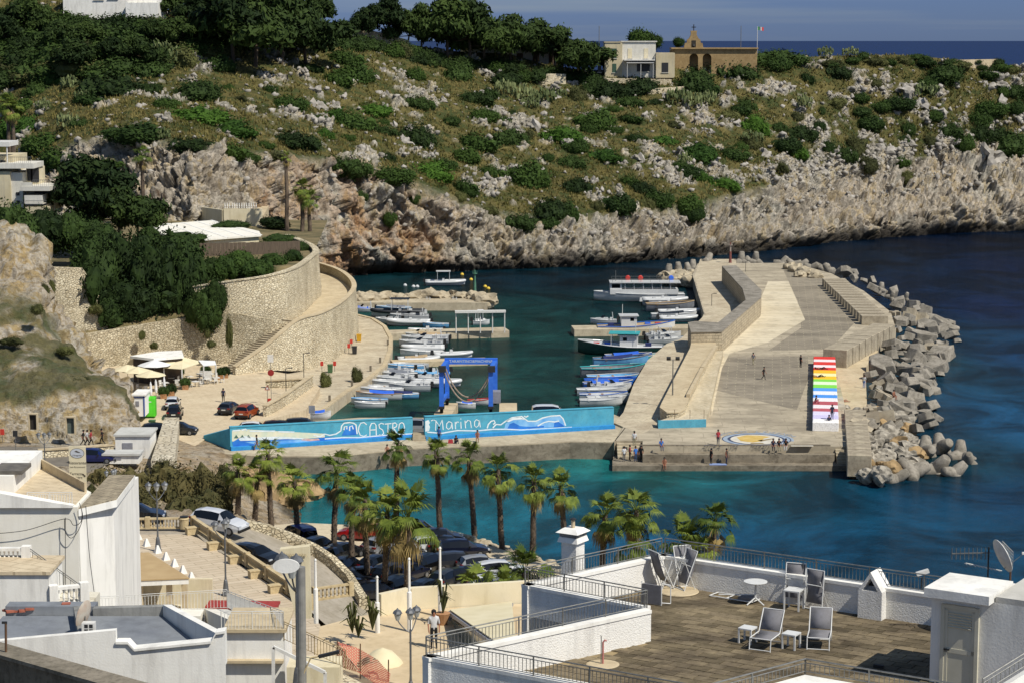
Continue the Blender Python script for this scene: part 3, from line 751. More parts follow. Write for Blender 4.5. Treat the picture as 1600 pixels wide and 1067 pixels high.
# rocks at the foot, in the water, and boulders on the shore (one mesh per boulder kind, each boulder its own thing)
BOULD = []
def boulder_mesh(seed, squash=.75, n=2, rough=.32):
    bm = bmesh.new(); bmesh.ops.create_icosphere(bm, subdivisions=n + 1, radius=1)
    P = np.array([v.co for v in bm.verts]); f1, f2, cid, tl = cells(P * 1.1 + seed * 7.3, seed, True)
    d = 1 + (cid - .5) * rough * 1.2 + tl * rough * 2.6 + fbm(P * 1.4 + seed, 3, seed) * rough * .6
    for v, k in zip(bm.verts, d): v.co = Vector((v.co.x * k, v.co.y * k, v.co.z * k * squash))
    me = bpy.data.meshes.new('boulder'); bm.to_mesh(me); bm.free(); return me
M_bould_pale = mat('pale_boulder', 'b5a88e', '8f836c', .95, 1.2, .12, 4.)
M_bould_grey = mat('grey_boulder', 'a8a090', '5f594e', .95, 1.6, .12, 4.)
M_bould_tan = mat('tan_boulder', 'a58a62', '7c6848', .95, 1.0, .12, 4.)
for m_ in (M_bould_pale, M_bould_grey, M_bould_tan):
    row = []
    for k in range(4):
        me = boulder_mesh(k + 3); me.materials.append(m_); row.append(me)
    BOULD.append(row)
def boulder(px, py, z, r, kind, label, group, sx=1., rz=None):
    p=G(px,py,z);o=link('boulder',BOULD[kind][rnd.randrange(4)],None,p+Vector((0,0,r*.12)),rnd.uniform(0,6)if rz is None else rz,(r*sx,r,r))
    return tag(o, label, 'boulder', group)
for px,py,r in[(415,762,2.0),(432,768,2.2),(448,778,2.3),(466,772,1.8),(478,776,1.4),(425,780,2.2),(405,790,2.0),(395,770,1.8),(452,790,1.2),(388,752,1.6)]:
    boulder(px,py,.1,r,2,'tan boulder at the water edge behind the nearest palms','boulders behind the palms',1.3)
for px,py,r in[(725,850,.8),(748,853,.8),(760,858,.9),(775,861,.7),(790,866,.8),(806,872,.7),(715,846,.7),(835,880,.8),(860,888,.8),(900,900,.8)]:
    boulder(px, py, 2.2, r, 0, 'small boulder along the sea edge of the car park', 'boulders edging the car park')
# road with stone wall down to the car park
mb=MB();rl=[(-250,806,9.9),(178,806,9.9),(300,812,9.8),(385,824,9.0),(450,846,7.6),(510,880,6.2),(548,915,5.2),(575,960,4.2)]
rr_=[(-250,838,9.9),(178,838,9.9),(300,840,9.8),(380,880,9.0),(430,915,7.6),(480,950,6.2),(520,985,5.2),(560,1030,4.2)]
mb.grid([[G(*a),G(*b)]for a,b in zip(rl,rr_)]);struct('sloping_road',mb,concrete('road_concrete','8f8675','a2998a','78705f',.4))
wl_=[(385,828,8.8),(420,836,8.2),(455,850,7.5),(490,868,6.7),(515,886,6.1),(540,912,5.3),(562,948,4.6)]
wallstrip('road_wall','rough stone wall between the sloping road and the car park',[(*W2(G(x,y,z)),1.,z+.8)for x,y,z in wl_],M_dry,.6)
# upper square behind the balustrade
mb=MB();mb.prism(poly(10.0,(-250,838),(292,834),(310,840),(430,918),(470,946),(500,975),(520,1040),(-250,1040)),0,10.0)
t = NT('square_slabs'); t.set(Roughness=.9); co = t.coord('Object', (1, 1, 1), (0, 0, -.5))
br=t.new('TexBrick');t.link(co,br.inputs[0]);br.inputs['Scale'].default_value=1;br.inputs['Brick Width'].default_value=2.2;br.inputs['Row Height'].default_value=.62;br.inputs['Mortar Size'].default_value=.03
br.inputs['Color1'].default_value=lin('bfae94');br.inputs['Color2'].default_value=lin('c9b9a0');br.inputs['Mortar'].default_value=lin('95866d')
t.col(t.mix(t.ramp(t.noise(co,.6,5,.7),[(.4,.35),(.62,0.)]),br.outputs['Color'],'9d8d74'));t.bump(br.outputs['Fac'],-.4,.03)
struct('upper_square', mb, t.m)
# hillside the town stands on
mb = MB(); mb.grid([[(-95, 40, 25), (-30, 40, 25), (10, 40, 22), (60, 40, 22)], [(-95, 80, 18), (-30, 80, 16), (10, 80, 14), (60, 80, 12)], [(-95, 110, 11), (-40, 110, 9), (5, 110, 7), (50, 110, 5)],
                     [(-95, 140, 9.5), (-40, 128, 9), (0, 135, 2.5), (50, 140, 1.)], [(-95, 165, 9.), (-45, 140, 9), (0, 160, 2), (50, 160, -2)]])
struct('town_slope', mb, mat('scrub_earth', '5b5236', '77694a', .95, .5, .1, 3.))

# ------------------------------------------------------------ mural wall on the mole
M_mural = concrete('mural_blue', '4596b0', '57a6bc', '4f8596', .5, bump=.01)
class WallSeg:
    def __init__(s, a, b, za_, zb_):
        s.a, s.b = G(*a, zm), G(*b, zm); s.n = Vector(((s.b - s.a).y, -(s.b - s.a).x, 0)).normalized()
        if s.n.y > 0: s.n = -s.n
        s.za, s.zb = za_, zb_
    def hit(s, px, py, off=.012):
        d = ray(px, py); o = s.a + s.n * off; c = Vector((0, 0, H)); t = (o - c).dot(s.n) / d.dot(s.n); return c + d * t
segs = []
def mural_wall(label, a, b, top_a, top_b, th=.5):
    A, B = G(*a, zm), G(*b, zm); zA, zB = ZY(top_a, A.y), ZY(top_b, B.y)
    s = WallSeg(a, b, zA, zB); segs.append(s)
    o = thing('mural_wall', label, 'wall', A); n = s.n * th
    mb=MB();mb.prism([W2(A),W2(B),W2(B-n),W2(A-n)],zm-.3,[zA,zB,zB,zA]);mb.build('wall_body',M_mural,o)
    mb=MB();f=s.n*.06;mb.prism([W2(A+f),W2(B+f),W2(B-n-f),W2(A-n-f)],[zA+.003,zB+.003,zB+.003,zA+.003],[zA+.08,zB+.08,zB+.08,zA+.08]);mb.build('coping',M_mural,o)
    mb=MB();mb.prism([W2(A+s.n*.5),W2(B+s.n*.5),W2(B+s.n*.002),W2(A+s.n*.002)],zm-.2,zm+.42);mb.build('bench_ledge',concrete('mural_bench_blue','2a7fc0','3590cc','2a6f9a',.8,bump=.01),o)
    return o
w_l = mural_wall('blue mural wall painted with the word Castro and a wave', (360, 703), (645, 684.5), 667.5, 652.5)
w_r = mural_wall('blue mural wall painted with the word Marina and breakers', (664, 686.5), (959, 668.5), 651, 636.5)
A_ = G(360, 703, zm); o_ = thing('mural_wall', 'low plain turquoise wing at the left tip of the mural', 'wall', A_)
p0,p1=G(318,690,zm),G(360,703,zm);mb=MB();mb.prism([W2(p0),W2(p1+Vector((-.01,0,0))),(p1.x-.01,p1.y+.5),(p0.x,p0.y+.5)],zm-.3,[zm+.7,zm+2.42,zm+2.42,zm+.7]);mb.build('wall_body',M_mural,o_)
def paint(seg, parent, m_, name, px, layer=1):
    mb = MB(); pp = [seg.hit(x, y, .006 * layer + .004) for x, y in px]; mb.add(pp, [tuple(range(len(pp)))])
    bm=bmesh.new();me=mb.mesh(name,m_);bm.from_mesh(me);bmesh.ops.triangulate(bm,faces=bm.faces[:]);bm.to_mesh(me);bm.free()
    o=bpy.data.objects.new(name,me);C.objects.link(o);me.transform(Matrix.Translation(-parent.location));o.parent=parent;return o
def strokes(seg, parent, m_, name, lines, w, layer=3):
    mb = MB()
    for ln in lines:
        P = [Vector(p) for p in ln]
        for i in range(len(P)):
            pass
        L_, R_ = [], []
        for i, p in enumerate(P):
            d = (P[min(i + 1, len(P) - 1)] - P[max(i - 1, 0)]).normalized(); n = Vector((-d.y, d.x)) * w / 2
            L_.append(seg.hit(*(p + n), .006 * layer + .004)); R_.append(seg.hit(*(p - n), .006 * layer + .004))
        mb.grid([L_, R_])
    return mb.build(name, m_, parent)
PW=mat('mural_white','dfe6e6','c8d6d8',.8,2);PC=mat('mural_cream','ddd8bc','c3ceb8',.8,1.5);PB=mat('mural_deep_blue','1e63b8','2b7fd0',.8,.8);PL=mat('mural_light_blue','5c9fd6','8fbfe0',.8,.8)
PK = mat('mural_pink', 'c88f86', 'd8b3a4', .8, 1.5); PD = mat('mural_dark_green', '3a5a50', '4d6f60', .8, 2)
z4 = lambda pts, ox=300, oy=560: [(ox + x / 4, oy + y / 4) for x, y in pts]
S1, S2 = segs
paint(S1,w_l,PC,'painted_beach',z4([(250,448),(330,440),(640,458),(760,464),(830,468),(830,490),(700,500),(590,508),(300,520),(250,515)]),1)
paint(S1,w_l,PB,'painted_sea',z4([(250,522),(300,492),(420,505),(600,502),(700,508),(830,490),(1000,492),(1180,476),(1380,466),(1380,498),(900,515),(600,535),(450,548),(262,560)]),2)
paint(S1, w_l, PB, 'painted_curl', z4([(935, 480), (960, 430), (1000, 410), (1025, 425), (1030, 475)]), 2)
paint(S1,w_l,PL,'painted_shallows',z4([(330,520),(480,512),(640,508),(760,500),(780,512),(600,528),(420,540)]),3)
paint(S1, w_l, PK, 'painted_rocks', z4([(680, 508), (700, 497), (740, 500), (790, 498), (800, 508), (740, 514)]), 4)
paint(S1,w_l,PW,'painted_crest',z4([(290,500),(330,482),(400,492),(520,486),(600,490),(700,496),(720,504),(600,500),(430,510),(300,512)]),4)
for k in range(3):paint(S1,w_l,PD,'painted_tree',z4([(200+62+k*38,496),(214+62+k*38,474),(230+62+k*38,496)]),4)
strokes(S1,w_l,PW,'painted_houses',[z4([(255,450),(300,446)]),z4([(310,446),(335,440),(345,448)]),z4([(360,452),(520,452)]),z4([(540,455),(640,458)])],2.2)
strokes(S1, w_l, PW, 'painted_foam', [z4([(760, 478), (800, 488), (830, 470), (860, 478), (900, 470), (930, 450), (935, 420), (950, 402), (985, 398), (1010, 402), (1025, 412), (1032, 470)]), z4([(950, 445), (952, 425), (968, 422), (968, 440)]), z4([(985, 450), (985, 425), (1002, 418), (1008, 440)]),
     z4([(830, 500), (940, 492), (1040, 492), (1200, 478), (1380, 468)])], 2.0)
strokes(S1, w_l, PW, 'lettering', [z4([(1092, 412), (1075, 398), (1055, 402), (1043, 425), (1040, 450), (1052, 478), (1075, 484), (1092, 475)]),
    z4([(1112, 482), (1112, 425), (1122, 404), (1140, 402), (1150, 415), (1152, 480)]), z4([(1113, 445), (1151, 443)]),
    z4([(1200, 408), (1182, 402), (1168, 412), (1172, 432), (1192, 445), (1198, 465), (1186, 477), (1168, 475)]),
    z4([(1205, 408), (1246, 404)]), z4([(1225, 406), (1224, 472)]),
    z4([(1255,402),(1254,470)]),z4([(1250,404),(1270,400),(1281,410),(1277,424),(1256,434)]),z4([(1260,434),(1283,468)]),
    z4([(1310, 398), (1296, 408), (1292, 435), (1298, 458), (1312, 464), (1326, 452), (1328, 425), (1322, 404), (1310, 398)])], 1.6)
zz = lambda pts: z4(pts, 640, 540)
paint(S2,w_r,PL,'painted_breaker',zz([(590,522),(600,485),(640,458),(690,448),(740,465),(780,470),(830,450),(890,442),(940,434),(965,465),(978,500),(850,510),(700,520)]),1)
paint(S2,w_r,PB,'painted_blue_water',zz([(610,518),(625,488),(650,478),(690,500),(760,505),(840,498),(840,508),(700,520)]),2)
paint(S2, w_r, PB, 'painted_blue_curl', zz([(900, 508), (905, 478), (930, 474), (955, 490), (968, 502)]), 2)
paint(S2,w_r,PW,'painted_foam_patch',zz([(600,470),(620,455),(680,440),(730,462),(700,458),(650,462),(620,475)]),3)
strokes(S2, w_r, PW, 'painted_foam', [zz([(485, 515), (492, 490), (510, 470), (528, 465), (535, 480), (522, 490)]), zz([(520, 512), (540, 490), (570, 492), (600, 470), (640, 448), (700, 440), (740, 470), (790, 470), (830, 450), (880, 438), (940, 434), (960, 455), (975, 498)]),
     zz([(800, 500), (840, 478), (870, 470), (905, 474), (935, 468)]), zz([(110, 538), (200, 545), (300, 528), (420, 530), (520, 520), (600, 520), (700, 524), (1015, 508)]), zz([(715, 438), (728, 444), (742, 436)])], 2.0)
paint(S2,w_r,PW,'painted_splash',zz([(98,470),(118,462),(128,480),(120,490),(128,505),(122,530),(98,535)]),1)
strokes(S2, w_r, PW, 'lettering', [zz([(150, 462), (165, 468), (162, 528)]), zz([(166, 470), (186, 500), (204, 462)]), zz([(204, 462), (210, 524)]),
    zz([(262,478),(245,472),(232,485),(230,510),(242,520),(258,510),(264,480)]),zz([(264,478),(268,520)]),
    zz([(285,474),(287,520)]),zz([(286,490),(296,474),(308,476)]),zz([(320,474),(322,516)]),zz([(317,456),(323,456)]),
    zz([(346, 466), (350, 514)]), zz([(349, 482), (364, 464), (380, 470), (386, 512)]),
    zz([(434,468),(418,460),(406,472),(406,498),(416,508),(430,498),(436,468)]),zz([(436,466),(442,508)]),
    zz([(134, 468), (146, 462)])], 1.5)
# painted compass disc on the apron
DC=G(1182,686,za);disc=thing('painted_roundel','round floor painting with a yellow map and lettered rings on the breakwater apron','floor painting',DC)
def ring(r0, r1, m_, lift, name, a0=0, a1=2 * pi):
    n=72;mb=MB();rows=[[(r0*cos(t),r0*sin(t),lift),(r1*cos(t),r1*sin(t),lift)]for t in np.linspace(a0,a1,n)]
    mb.grid(rows); return mb.build(name, m_, disc, world=False)
RR = G(1240, 686, za).x - DC.x
P_blueg=mat('roundel_blue_grey','8290a0','9aa6b0',.9,1.);P_navy=mat('roundel_navy','333d55','465068',.9,1.);P_wht=mat('roundel_white','cfcabc','bdb7a6',.9,1.);P_yel=mat('roundel_yellow','b99a4a','cdb06a',.9,.8)
ring(0.001,.70*RR,P_wht,.012,'white_field');ring(.70*RR,.78*RR,P_navy,.012,'navy_ring');ring(.78*RR,.90*RR,P_blueg,.012,'blue_ring');ring(.90*RR,.93*RR,P_navy,.012,'outer_ring');ring(.93*RR,1.0*RR,P_blueg,.012,'grey_sector',-.3,1.5)
mb=MB();mb.add([(x*RR,y*RR,.018)for x,y in[(-.45,-.25),(-.5,.3),(-.2,.6),(.15,.55),(.42,.35),(.2,.1),(.1,-.3),(-.15,-.45)]],[tuple(range(8))]);mb.build('yellow_map',P_yel,disc,world=False)
mb=MB();mb.add([(x*RR,y*RR,.018)for x,y in[(.0,-.15),(.45,.15),(.5,.1),(.1,-.3)]],[tuple(range(4))]);mb.add([(x*RR,y*RR,.018)for x,y in[(-.25,-.65),(.15,-.65),(.1,-.5),(-.2,-.5)]],[tuple(range(4))]);mb.build('brown_patch',mat('roundel_brown','7a6a4a','8f7d58',.9),disc,world=False)
def text_mesh(s, size, m_, extrude=0.0, align='CENTER'):
    cu=bpy.data.curves.new('lettering','FONT');cu.body=s;cu.size=size;cu.extrude=extrude;cu.align_x=align;cu.align_y='CENTER';cu.resolution_u=2
    ob=bpy.data.objects.new('tmp',cu);C.objects.link(ob);dg=bpy.context.evaluated_depsgraph_get();me=bpy.data.meshes.new_from_object(ob.evaluated_get(dg));bpy.data.objects.remove(ob)
    me.materials.clear(); me.materials.append(m_); return me
def letters_on_circle(s, r, a0, a1, size, m_, parent, flip=False):
    ts = np.linspace(a0, a1, len(s))
    for ch, t in zip(s, ts):
        if ch == ' ': continue
        o=link('letter',text_mesh(ch,size,m_),parent,(r*cos(t),r*sin(t),.02),t-pi/2 if not flip else t+pi/2)
letters_on_circle('CASTRO LEGENDA', 1.12 * RR, pi * .84, pi * .12, 1.1, P_blueg, disc)
mb = MB(); a, b = G(1237, 697.6, za + .13), G(1272, 697.6, za + .13); a += Vector((0, .62, 0)); b += Vector((0, .62, 0))
c = thing('painted_strip', 'white painted strip with lettering along the apron edge', 'floor painting', a)
mb.add([a+Vector((0,-.25,.004)),b+Vector((0,-.25,.004)),b+Vector((0,.2,.004)),a+Vector((0,.2,.004))],[(0,1,2,3)]);mb.build('strip',P_wht,c)
for i, (s, x) in enumerate((('ALGE A', 1115), ('VIA', 1150), ('MARAU', 1190))):
    q = G(x, 697.3, za + .13) + Vector((0, .62, .012)); link('lettering', text_mesh(s, .62, P_navy), c, q - c.location)
# ============================================================ FOREGROUND TOWN
def stucco(name, a, b, scale=.5, bump=.01, bs=14, stain='94908a', amt=.45):
    t = NT(name); t.set(Roughness=.85); t.b.inputs['Specular IOR Level'].default_value = .2
    co = t.coord('Object'); c = t.ramp(t.noise(co, scale, 4, .6), [(.35, a), (.65, b)])
    c = t.mix(t.ramp(t.noise(t.coord('Object', (1.5, 1.5, .25)), .9, 5, .7), [(.47, 0.), (.74, amt)]), c, stain)
    t.col(c); t.bump(t.noise(co, bs, 3, .6), .6, bump); MATS[name] = t.m; return t.m
W_white=stucco('white_stucco','e2dfd6','eae8e0');W_cream=stucco('cream_stucco','d0c4a2','dacfb2',stain='a2916a');W_house=stucco('ivory_stucco','e0dbcc','e8e4d8',stain='a8a08c',amt=.3)
W_rough=stucco('rough_cast_white','e0ddd5','e8e6df',.5,.05,22);W_grey=stucco('grey_roof_coat','70747a','84888c',.6,.01,10,'5a5c5e',.5)
W_old = stucco('stained_grey_wall', '7d7d7a', '96958f', .8, .02, 10, '4a4a46', .9)
M_rail=mat('galvanised_rail','8d8c86','767570',.45,8,metal=.6);M_railw=mat('white_painted_iron','d8d6cf','c8c5bc',.5,5);M_dark=mat('dark_metal','2a2a2a',rough=.5)
M_stone=concrete('cut_limestone','b39f78','c6b48e','8a7859',.8);M_tan=mat('tan_canvas','b39a70','a98f66',.9,1.);M_creamc=mat('cream_canvas','d8cdab','cfc39e',.9,1.);M_whitec=mat('white_canvas','dcdcda','d2d2d0',.9,1.)
V3 = Vector
def railing(name,label,p,q,h=.55,m_=M_rail,spacing=.115,post=1.7,group=None,r=.009,lower=.06,cat='railing',pr=.022):
    p, q = V3(p), V3(q); d = q - p; L = d.length; u = d / L
    o = thing(name, label, cat, p, 0, group)
    for hz, rr in ((h, .018), (h - .09, .012), (lower, .012)):
        MB().tube([p + V3((0, 0, hz)), q + V3((0, 0, hz))], rr, 6).build('rail', m_, o)
    me = MB().tube([(0, 0, lower), (0, 0, h - .09)], r, 4, False).mesh('baluster', m_)
    n = int(L / spacing)
    for k in range(1, n): link('baluster', me, o, u * (L * k / n))
    pm_ = MB().tube([(0, 0, 0), (0, 0, h)], pr, 6).mesh('post', m_); n = max(1, round(L / post))
    for k in range(n + 1): link('post', pm_, o, u * (L * k / n))
    return o
def wallbox(name, p, q, th, z0, z1, m_, parent, side=1):
    p, q = V3(p), V3(q); d = (q - p); n = V3((d.y, -d.x, 0)).normalized() * th * side
    mb = MB(); mb.prism([W2(p), W2(q), W2(q + n), W2(p + n)], z0, z1); return mb.build(name, m_, parent)
# ------------------------------------------------------------ roof terrace on the right
ZT = 30.0; ZP = 30.92
tA=G(1036,864,ZP);tC=G(815,912,ZP);u_=(G(1320,948,ZT)-G(1036,905,ZT));u_.z=0;u_.normalize();tD=G(1008,949,ZP);tE=G(660,1024,ZP)
tP3 = tA + u_ * 19; tP4 = tE + u_ * 20; n_ = V3((u_.y, -u_.x, 0))
if n_.y > 0: n_ = -n_                      # towards the camera
bld=thing('terrace_building','white building whose flat roof is the paved sun terrace','building',V3((tA.x,tA.y,12)))
mb = MB(); mb.prism([W2(p) for p in (tC, tA, tP3, tP4, tE, tD)], 9, ZT - .05); mb.build('wall_body', W_white, bld)
def parapet(p, q, side, nm='parapet'):
    o=wallbox(nm,p,q,.26,ZT-.5,ZP-.1,W_rough,bld,side);d=(q-p);n=V3((d.y,-d.x,0)).normalized()*side
    a,b=p-n*.02,q-n*.02;mb=MB();mb.prism([W2(a),W2(b),W2(b+n*.31),W2(a+n*.31)],ZP-.098,ZP);mb.build('coping',W_white,o);return o
parapet(tC, tA, 1); parapet(tA, tP3, 1); parapet(tD, tC, 1); parapet(tE, tD, 1); parapet(tP4, tE, 1)
off = lambda p, k=.13: p
railing('railing','grey railing on the back left parapet beside the chimney',tA+V3((-.05,-.1,0)),tC+V3((.1,-.05,0)),.52)
railing('railing','grey railing on the far parapet of the sun terrace facing the sea',tA+V3((.05,-.12,0)),tP3+V3((0,-.12,0)),.52)
railing('railing','grey railing on the inner parapet above the light well',tC+V3((.12,0.02,0)),tD+V3((0,.1,0)),.52)
railing('railing','grey railing on the sunlit parapet running down to the left',tD+V3((.05,0,0)),tE+V3((.1,.05,0)),.52)
railing('railing', 'grey railing along the near edge of the sun terrace', tE + V3((.1, -.02, 0)), tP4, .52)
# paving slabs
tile_m = []
for k, (a, b) in enumerate((('544a3a', '7d7059'), ('5f5443', '87795f'), ('4a4131', '72664f'))):
    tile_m.append(concrete('terrace_slab_%d'%k,a,b,'37301f',.8,(.5,1.2,1),bump=.01,lo=.40,hi=.60,kind='Position'))
fl=MB();ins=[W2(p)for p in(tC,tA,tP3,tP4,tE,tD)];fl.prism(ins,ZT-.049,ZT-.03);fl.build('slab_bed',mat('grout','93815e','6f6148',.95,2),bld)
def inside(p, pl):
    c = False; n = len(pl)
    for i in range(n):
        a, b = pl[i], pl[(i + 1) % n]
        if (a[1] > p[1]) != (b[1] > p[1]) and p[0] < (b[0] - a[0]) * (p[1] - a[1]) / (b[1] - a[1]) + a[0]: c = not c
    return c
slabs = []; tw, td = .58, .40; rzt = atan2(u_.y, u_.x)
for j in range(0, 44):
    for i in range(-14, 44):
        c = tA + u_ * ((i + (.5 if j % 2 else 0)) * tw) + n_ * (.30 + (j + .5) * td); c.z = ZT - .03
        if all(inside((c+u_*a*tw*.5+n_*b*td*.5).xy,ins)for a in(-1,1)for b in(-1,1)):slabs.append(c)
def seen(c):
    d=V3((c.x,c.y*CP-(c.z-H)*SP,c.y*SP+(c.z-H)*CP));return abs(d.x/d.y*F)<800 and abs(d.z/d.y*F)<533
slabs.sort(key=lambda c: (not seen(c), c.y))
tms = [MB().box((0, 0, .012), (tw - .028, td - .028, .03)).mesh('paving_slab', m_) for m_ in tile_m]
for c in slabs[:300]:
    link('paving_slab', tms[rnd.randrange(3)], bld, c - bld.location + V3((0, 0, rnd.uniform(-.003, .003))), rzt)
rest = MB()
for c in slabs[300:]: rest.m(rnd.randrange(3)).box(c + V3((0, 0, .012)), (tw - .014, td - .014, .03), rzt)
tag(rest.build('paving', tile_m, bld), kind='stuff')
# chimneys
ch=thing('chimney','square white chimney with a capped top on the railing corner','chimney',G(895,925,ZT));c0=ch.location
MB().box((0, 0, .75), (.52, .52, 1.9), rzt).build('shaft', W_rough, ch, world=False)
MB().box((0,0,1.72),(.72,.72,.16),rzt,taper=.86).build('cap',W_white,ch,world=False);MB().box((0,0,1.88),(.62,.62,.12),rzt).build('slot',W_old,ch,world=False);MB().box((0,0,2.0),(.8,.8,.12),rzt,taper=.6).build('cap',W_white,ch,world=False)
MB().tube([(0,0,2.05),(0,0,2.3)],.06,8).build('flue',M_walk,ch,world=False);MB().lathe([(.02,2.38),(.11,2.34),(.11,2.32)],n=10).build('flue_cover',M_dark,ch,world=False)
ch=thing('chimney','squat white chimney with a gabled opening near the roof door','chimney',G(1366,962,ZT));w=.75
MB().box((0, 0, .42), (w, w, .86), rzt).build('shaft', W_rough, ch, world=False)
gm = MB(); R_ = Matrix.Rotation(rzt, 3, 'Z')
for s in (-1, 1):
    q=[R_@V3(p)for p in[(s*w/2,-w/2,.84),(s*w/2,w/2,.84),(0,w/2,1.42),(0,-w/2,1.42),(s*(w/2-.12),-w/2,.84),(s*(w/2-.12),w/2,.84),(0,w/2,1.24),(0,-w/2,1.24)]]
    gm.add(q, [(0, 1, 2, 3), (7, 6, 5, 4), (0, 3, 7, 4), (1, 5, 6, 2), (0, 4, 5, 1)])
gm.build('gable_cap',W_rough,ch,world=False);MB().box((0,0,.99),(w-.3,.05,.3),rzt,taper=.6).build('flue_plate',M_dark,ch,world=False)
# roof hut with a louvred door
hb = G(1452, 1064, ZT); hut = thing('roof_hut', 'white roof hut with a cream louvred door', 'hut', hb, rzt); HT = 2.42
hw = 4.2
MB().box((hw / 2, 1.1, HT / 2), (hw, 2.2, HT)).build('wall_body', W_white, hut, world=False)
MB().box((.82, .55, HT + .12), (1.78, 1.9, .24)).build('door_canopy', W_white, hut, world=False)
MB().box((hw/2+.9,1.15,HT+.08),(hw-1.7,2.3,.16)).build('roof_slab',stucco('hut_roof','b5b2a8','c6c3ba'),hut,world=False)
dr=bpy.data.objects.new('door',MB().box((.82,-.02,1.08),(.86,.05,2.06)).mesh('door',mat('cream_door','bdb8a4','c6c1ae',.6,2)));C.objects.link(dr);dr.parent=hut
M_crd = MATS['cream_door']
fr=MB();fr.box((.35,-.03,1.1),(.10,.12,2.2));fr.box((1.29,-.03,1.1),(.10,.12,2.2));fr.box((.82,-.03,2.16),(.84,.12,.10));fr.build('frame',M_crd,dr,world=False)
pn=MB();pn.box((.82,-.052,.96),(.86,.02,.12));pn.box((.44,-.052,1.06),(.10,.02,2.0));pn.box((1.2,-.052,1.06),(.10,.02,2.0));pn.build('stile',M_crd,dr,world=False)
for k in range(6):MB().box((.82,-.055,1.98-k*.075),(.64,.035,.035),M=Matrix.Rotation(.6,3,'X')).build('louvre',M_crd,dr,world=False)
MB().box((.48, -.09, .98), (.16, .03, .03)).build('handle', M_dark, dr, world=False)
# flood light, antennas
fl_=thing('flood_light','small white flood light on the parapet left of the roof hut','lamp',D(1440,912,61.5));MB().tube([(0,0,-.55),(0,0,.22)],.03,6).build('bracket',M_dark,fl_,world=False)
MB().box((.02, 0, .36), (.38, .18, .10), M=Matrix.Rotation(-.3, 3, 'Y')).build('lamp_head', M_railw, fl_, world=False)
an=thing('tv_antenna','rooftop TV antenna mast with two combs behind the hut','antenna',D(1543,915,59));MB().tube([(0,0,-2.2),(0,0,1.15)],.025,6).build('mast',M_dark,an,world=False)
b1 = MB(); b1.tube([(-1.05, 0, .95), (.05, 0, .98)], .02, 5)
for k in range(9): b1.tube([(-1.05 + k * .12, 0, .95 - .17 - .0 * k), (-1.05 + k * .12, 0, .95 + .17)], .012, 4)
b1.build('comb', M_rail, an, world=False); b2 = MB(); b2.tube([(-.65, 0, .68), (.4, 0, .45)], .012, 5)
for k in range(9): b2.tube([(-.65 + k * .12, -.2, .68 - k * .026), (-.65 + k * .12, .2, .68 - k * .026 - .05)], .007, 4)
b2.build('comb', M_railw, an, world=False)
ds=thing('satellite_dish','white satellite dish seen edge on behind the roof hut','dish',D(1578,915,58.5));MB().tube([(0,0,-2.2),(0,0,.6)],.03,6).build('mast',mat('rust','4a3626','6a4c32'),ds,world=False)
dm = MB(); rows = []
for i in range(6):
    r = .5 * i / 5; rows.append([(r * cos(t), r * r * .35, r * sin(t)) for t in np.linspace(0, 2 * pi, 21)])
dm.grid(rows);Md=Matrix.Translation((-.30,0,.85))@Matrix.Rotation(radians(-78),4,'Z')@Matrix.Rotation(radians(22),4,'X')
dm.v=[tuple(Md@V3(p))for p in dm.v];o=dm.build('reflector',M_railw,ds,world=False);o.modifiers.new('solid','SOLIDIFY').thickness=.02
MB().tube([(-.2,0,.5),(.32,-.1,.95)],.012,5).build('arm',M_rail,ds,world=False);MB().box((.36,-.1,.98),(.14,.08,.06)).build('receiver',M_railw,ds,world=False)
gr = MB()
for k in range(6):gr.tube([(.05+.0*k,-.05,.55+k*.09),(-.25,.05,.95+k*.07)],.006,4);gr.tube([(.05-k*.06,-.05+k*.02,.55+k*.08),(.05-k*.06,-.05+k*.02,1.0+k*.06)],.006,4)
gr.build('grid_antenna', M_rail, ds, world=False)
# ------------------------------------------------------------ terrace furniture
M_fab = mat('grey_sling_fabric', '77767a', '6b6a6c', .9, 6); M_fr = mat('white_furniture', 'd4d4d0', 'c6c6c2', .5, 4)
def deckchair(p, rz, label, back=.95, name='deck_chair'):
    o = thing(name, label, 'chair', p, rz, 'deck chairs on the sun terrace'); w = .31
    # faces -Y: back rises towards +Y
    f = MB()
    for s in (-1, 1):
        f.tube([(s*w,-.55,.02),(s*w,-.5,.36),(s*w,.25,.36),(s*w,.62,back)],.017,6);f.tube([(s*w,.55,.02),(s*w,.1,.36)],.015,6);f.tube([(s*w,.55,.02),(s*w,.42,.62)],.012,5)
    f.tube([(-w,-.5,.36),(w,-.5,.36)],.015,6);f.tube([(-w,.62,back),(w,.62,back)],.015,6);f.tube([(-w,.55,.03),(w,.55,.03)],.013,6);f.tube([(-w,-.55,.05),(w,-.55,.05)],.013,6)
    f.build('frame', M_fr, o, world=False)
    pts = [(-.5, .37), (-.2, .31), (.15, .31), (.27, .39), (.62, back)]
    s=MB();s.grid([[(-w+.02,y,z),(w-.02,y,z)]for y,z in pts[:4]]);q=s.build('seat',M_fab,o,world=False,smooth=True);q.modifiers.new('s','SOLIDIFY').thickness=.01
    s=MB();s.grid([[(-w+.02,y,z),(w-.02,y,z)]for y,z in[(.29,.42),(.45,.66),(.62,back)]]);q=s.build('backrest',M_fab,o,world=False,smooth=True);q.modifiers.new('s','SOLIDIFY').thickness=.01
    return o
deckchair(G(1197,1010,ZT),rzt+.1,'left deck chair of the pair beside the small square table');deckchair(G(1280,1008,ZT),rzt+.35,'right deck chair of the pair beside the small square table')
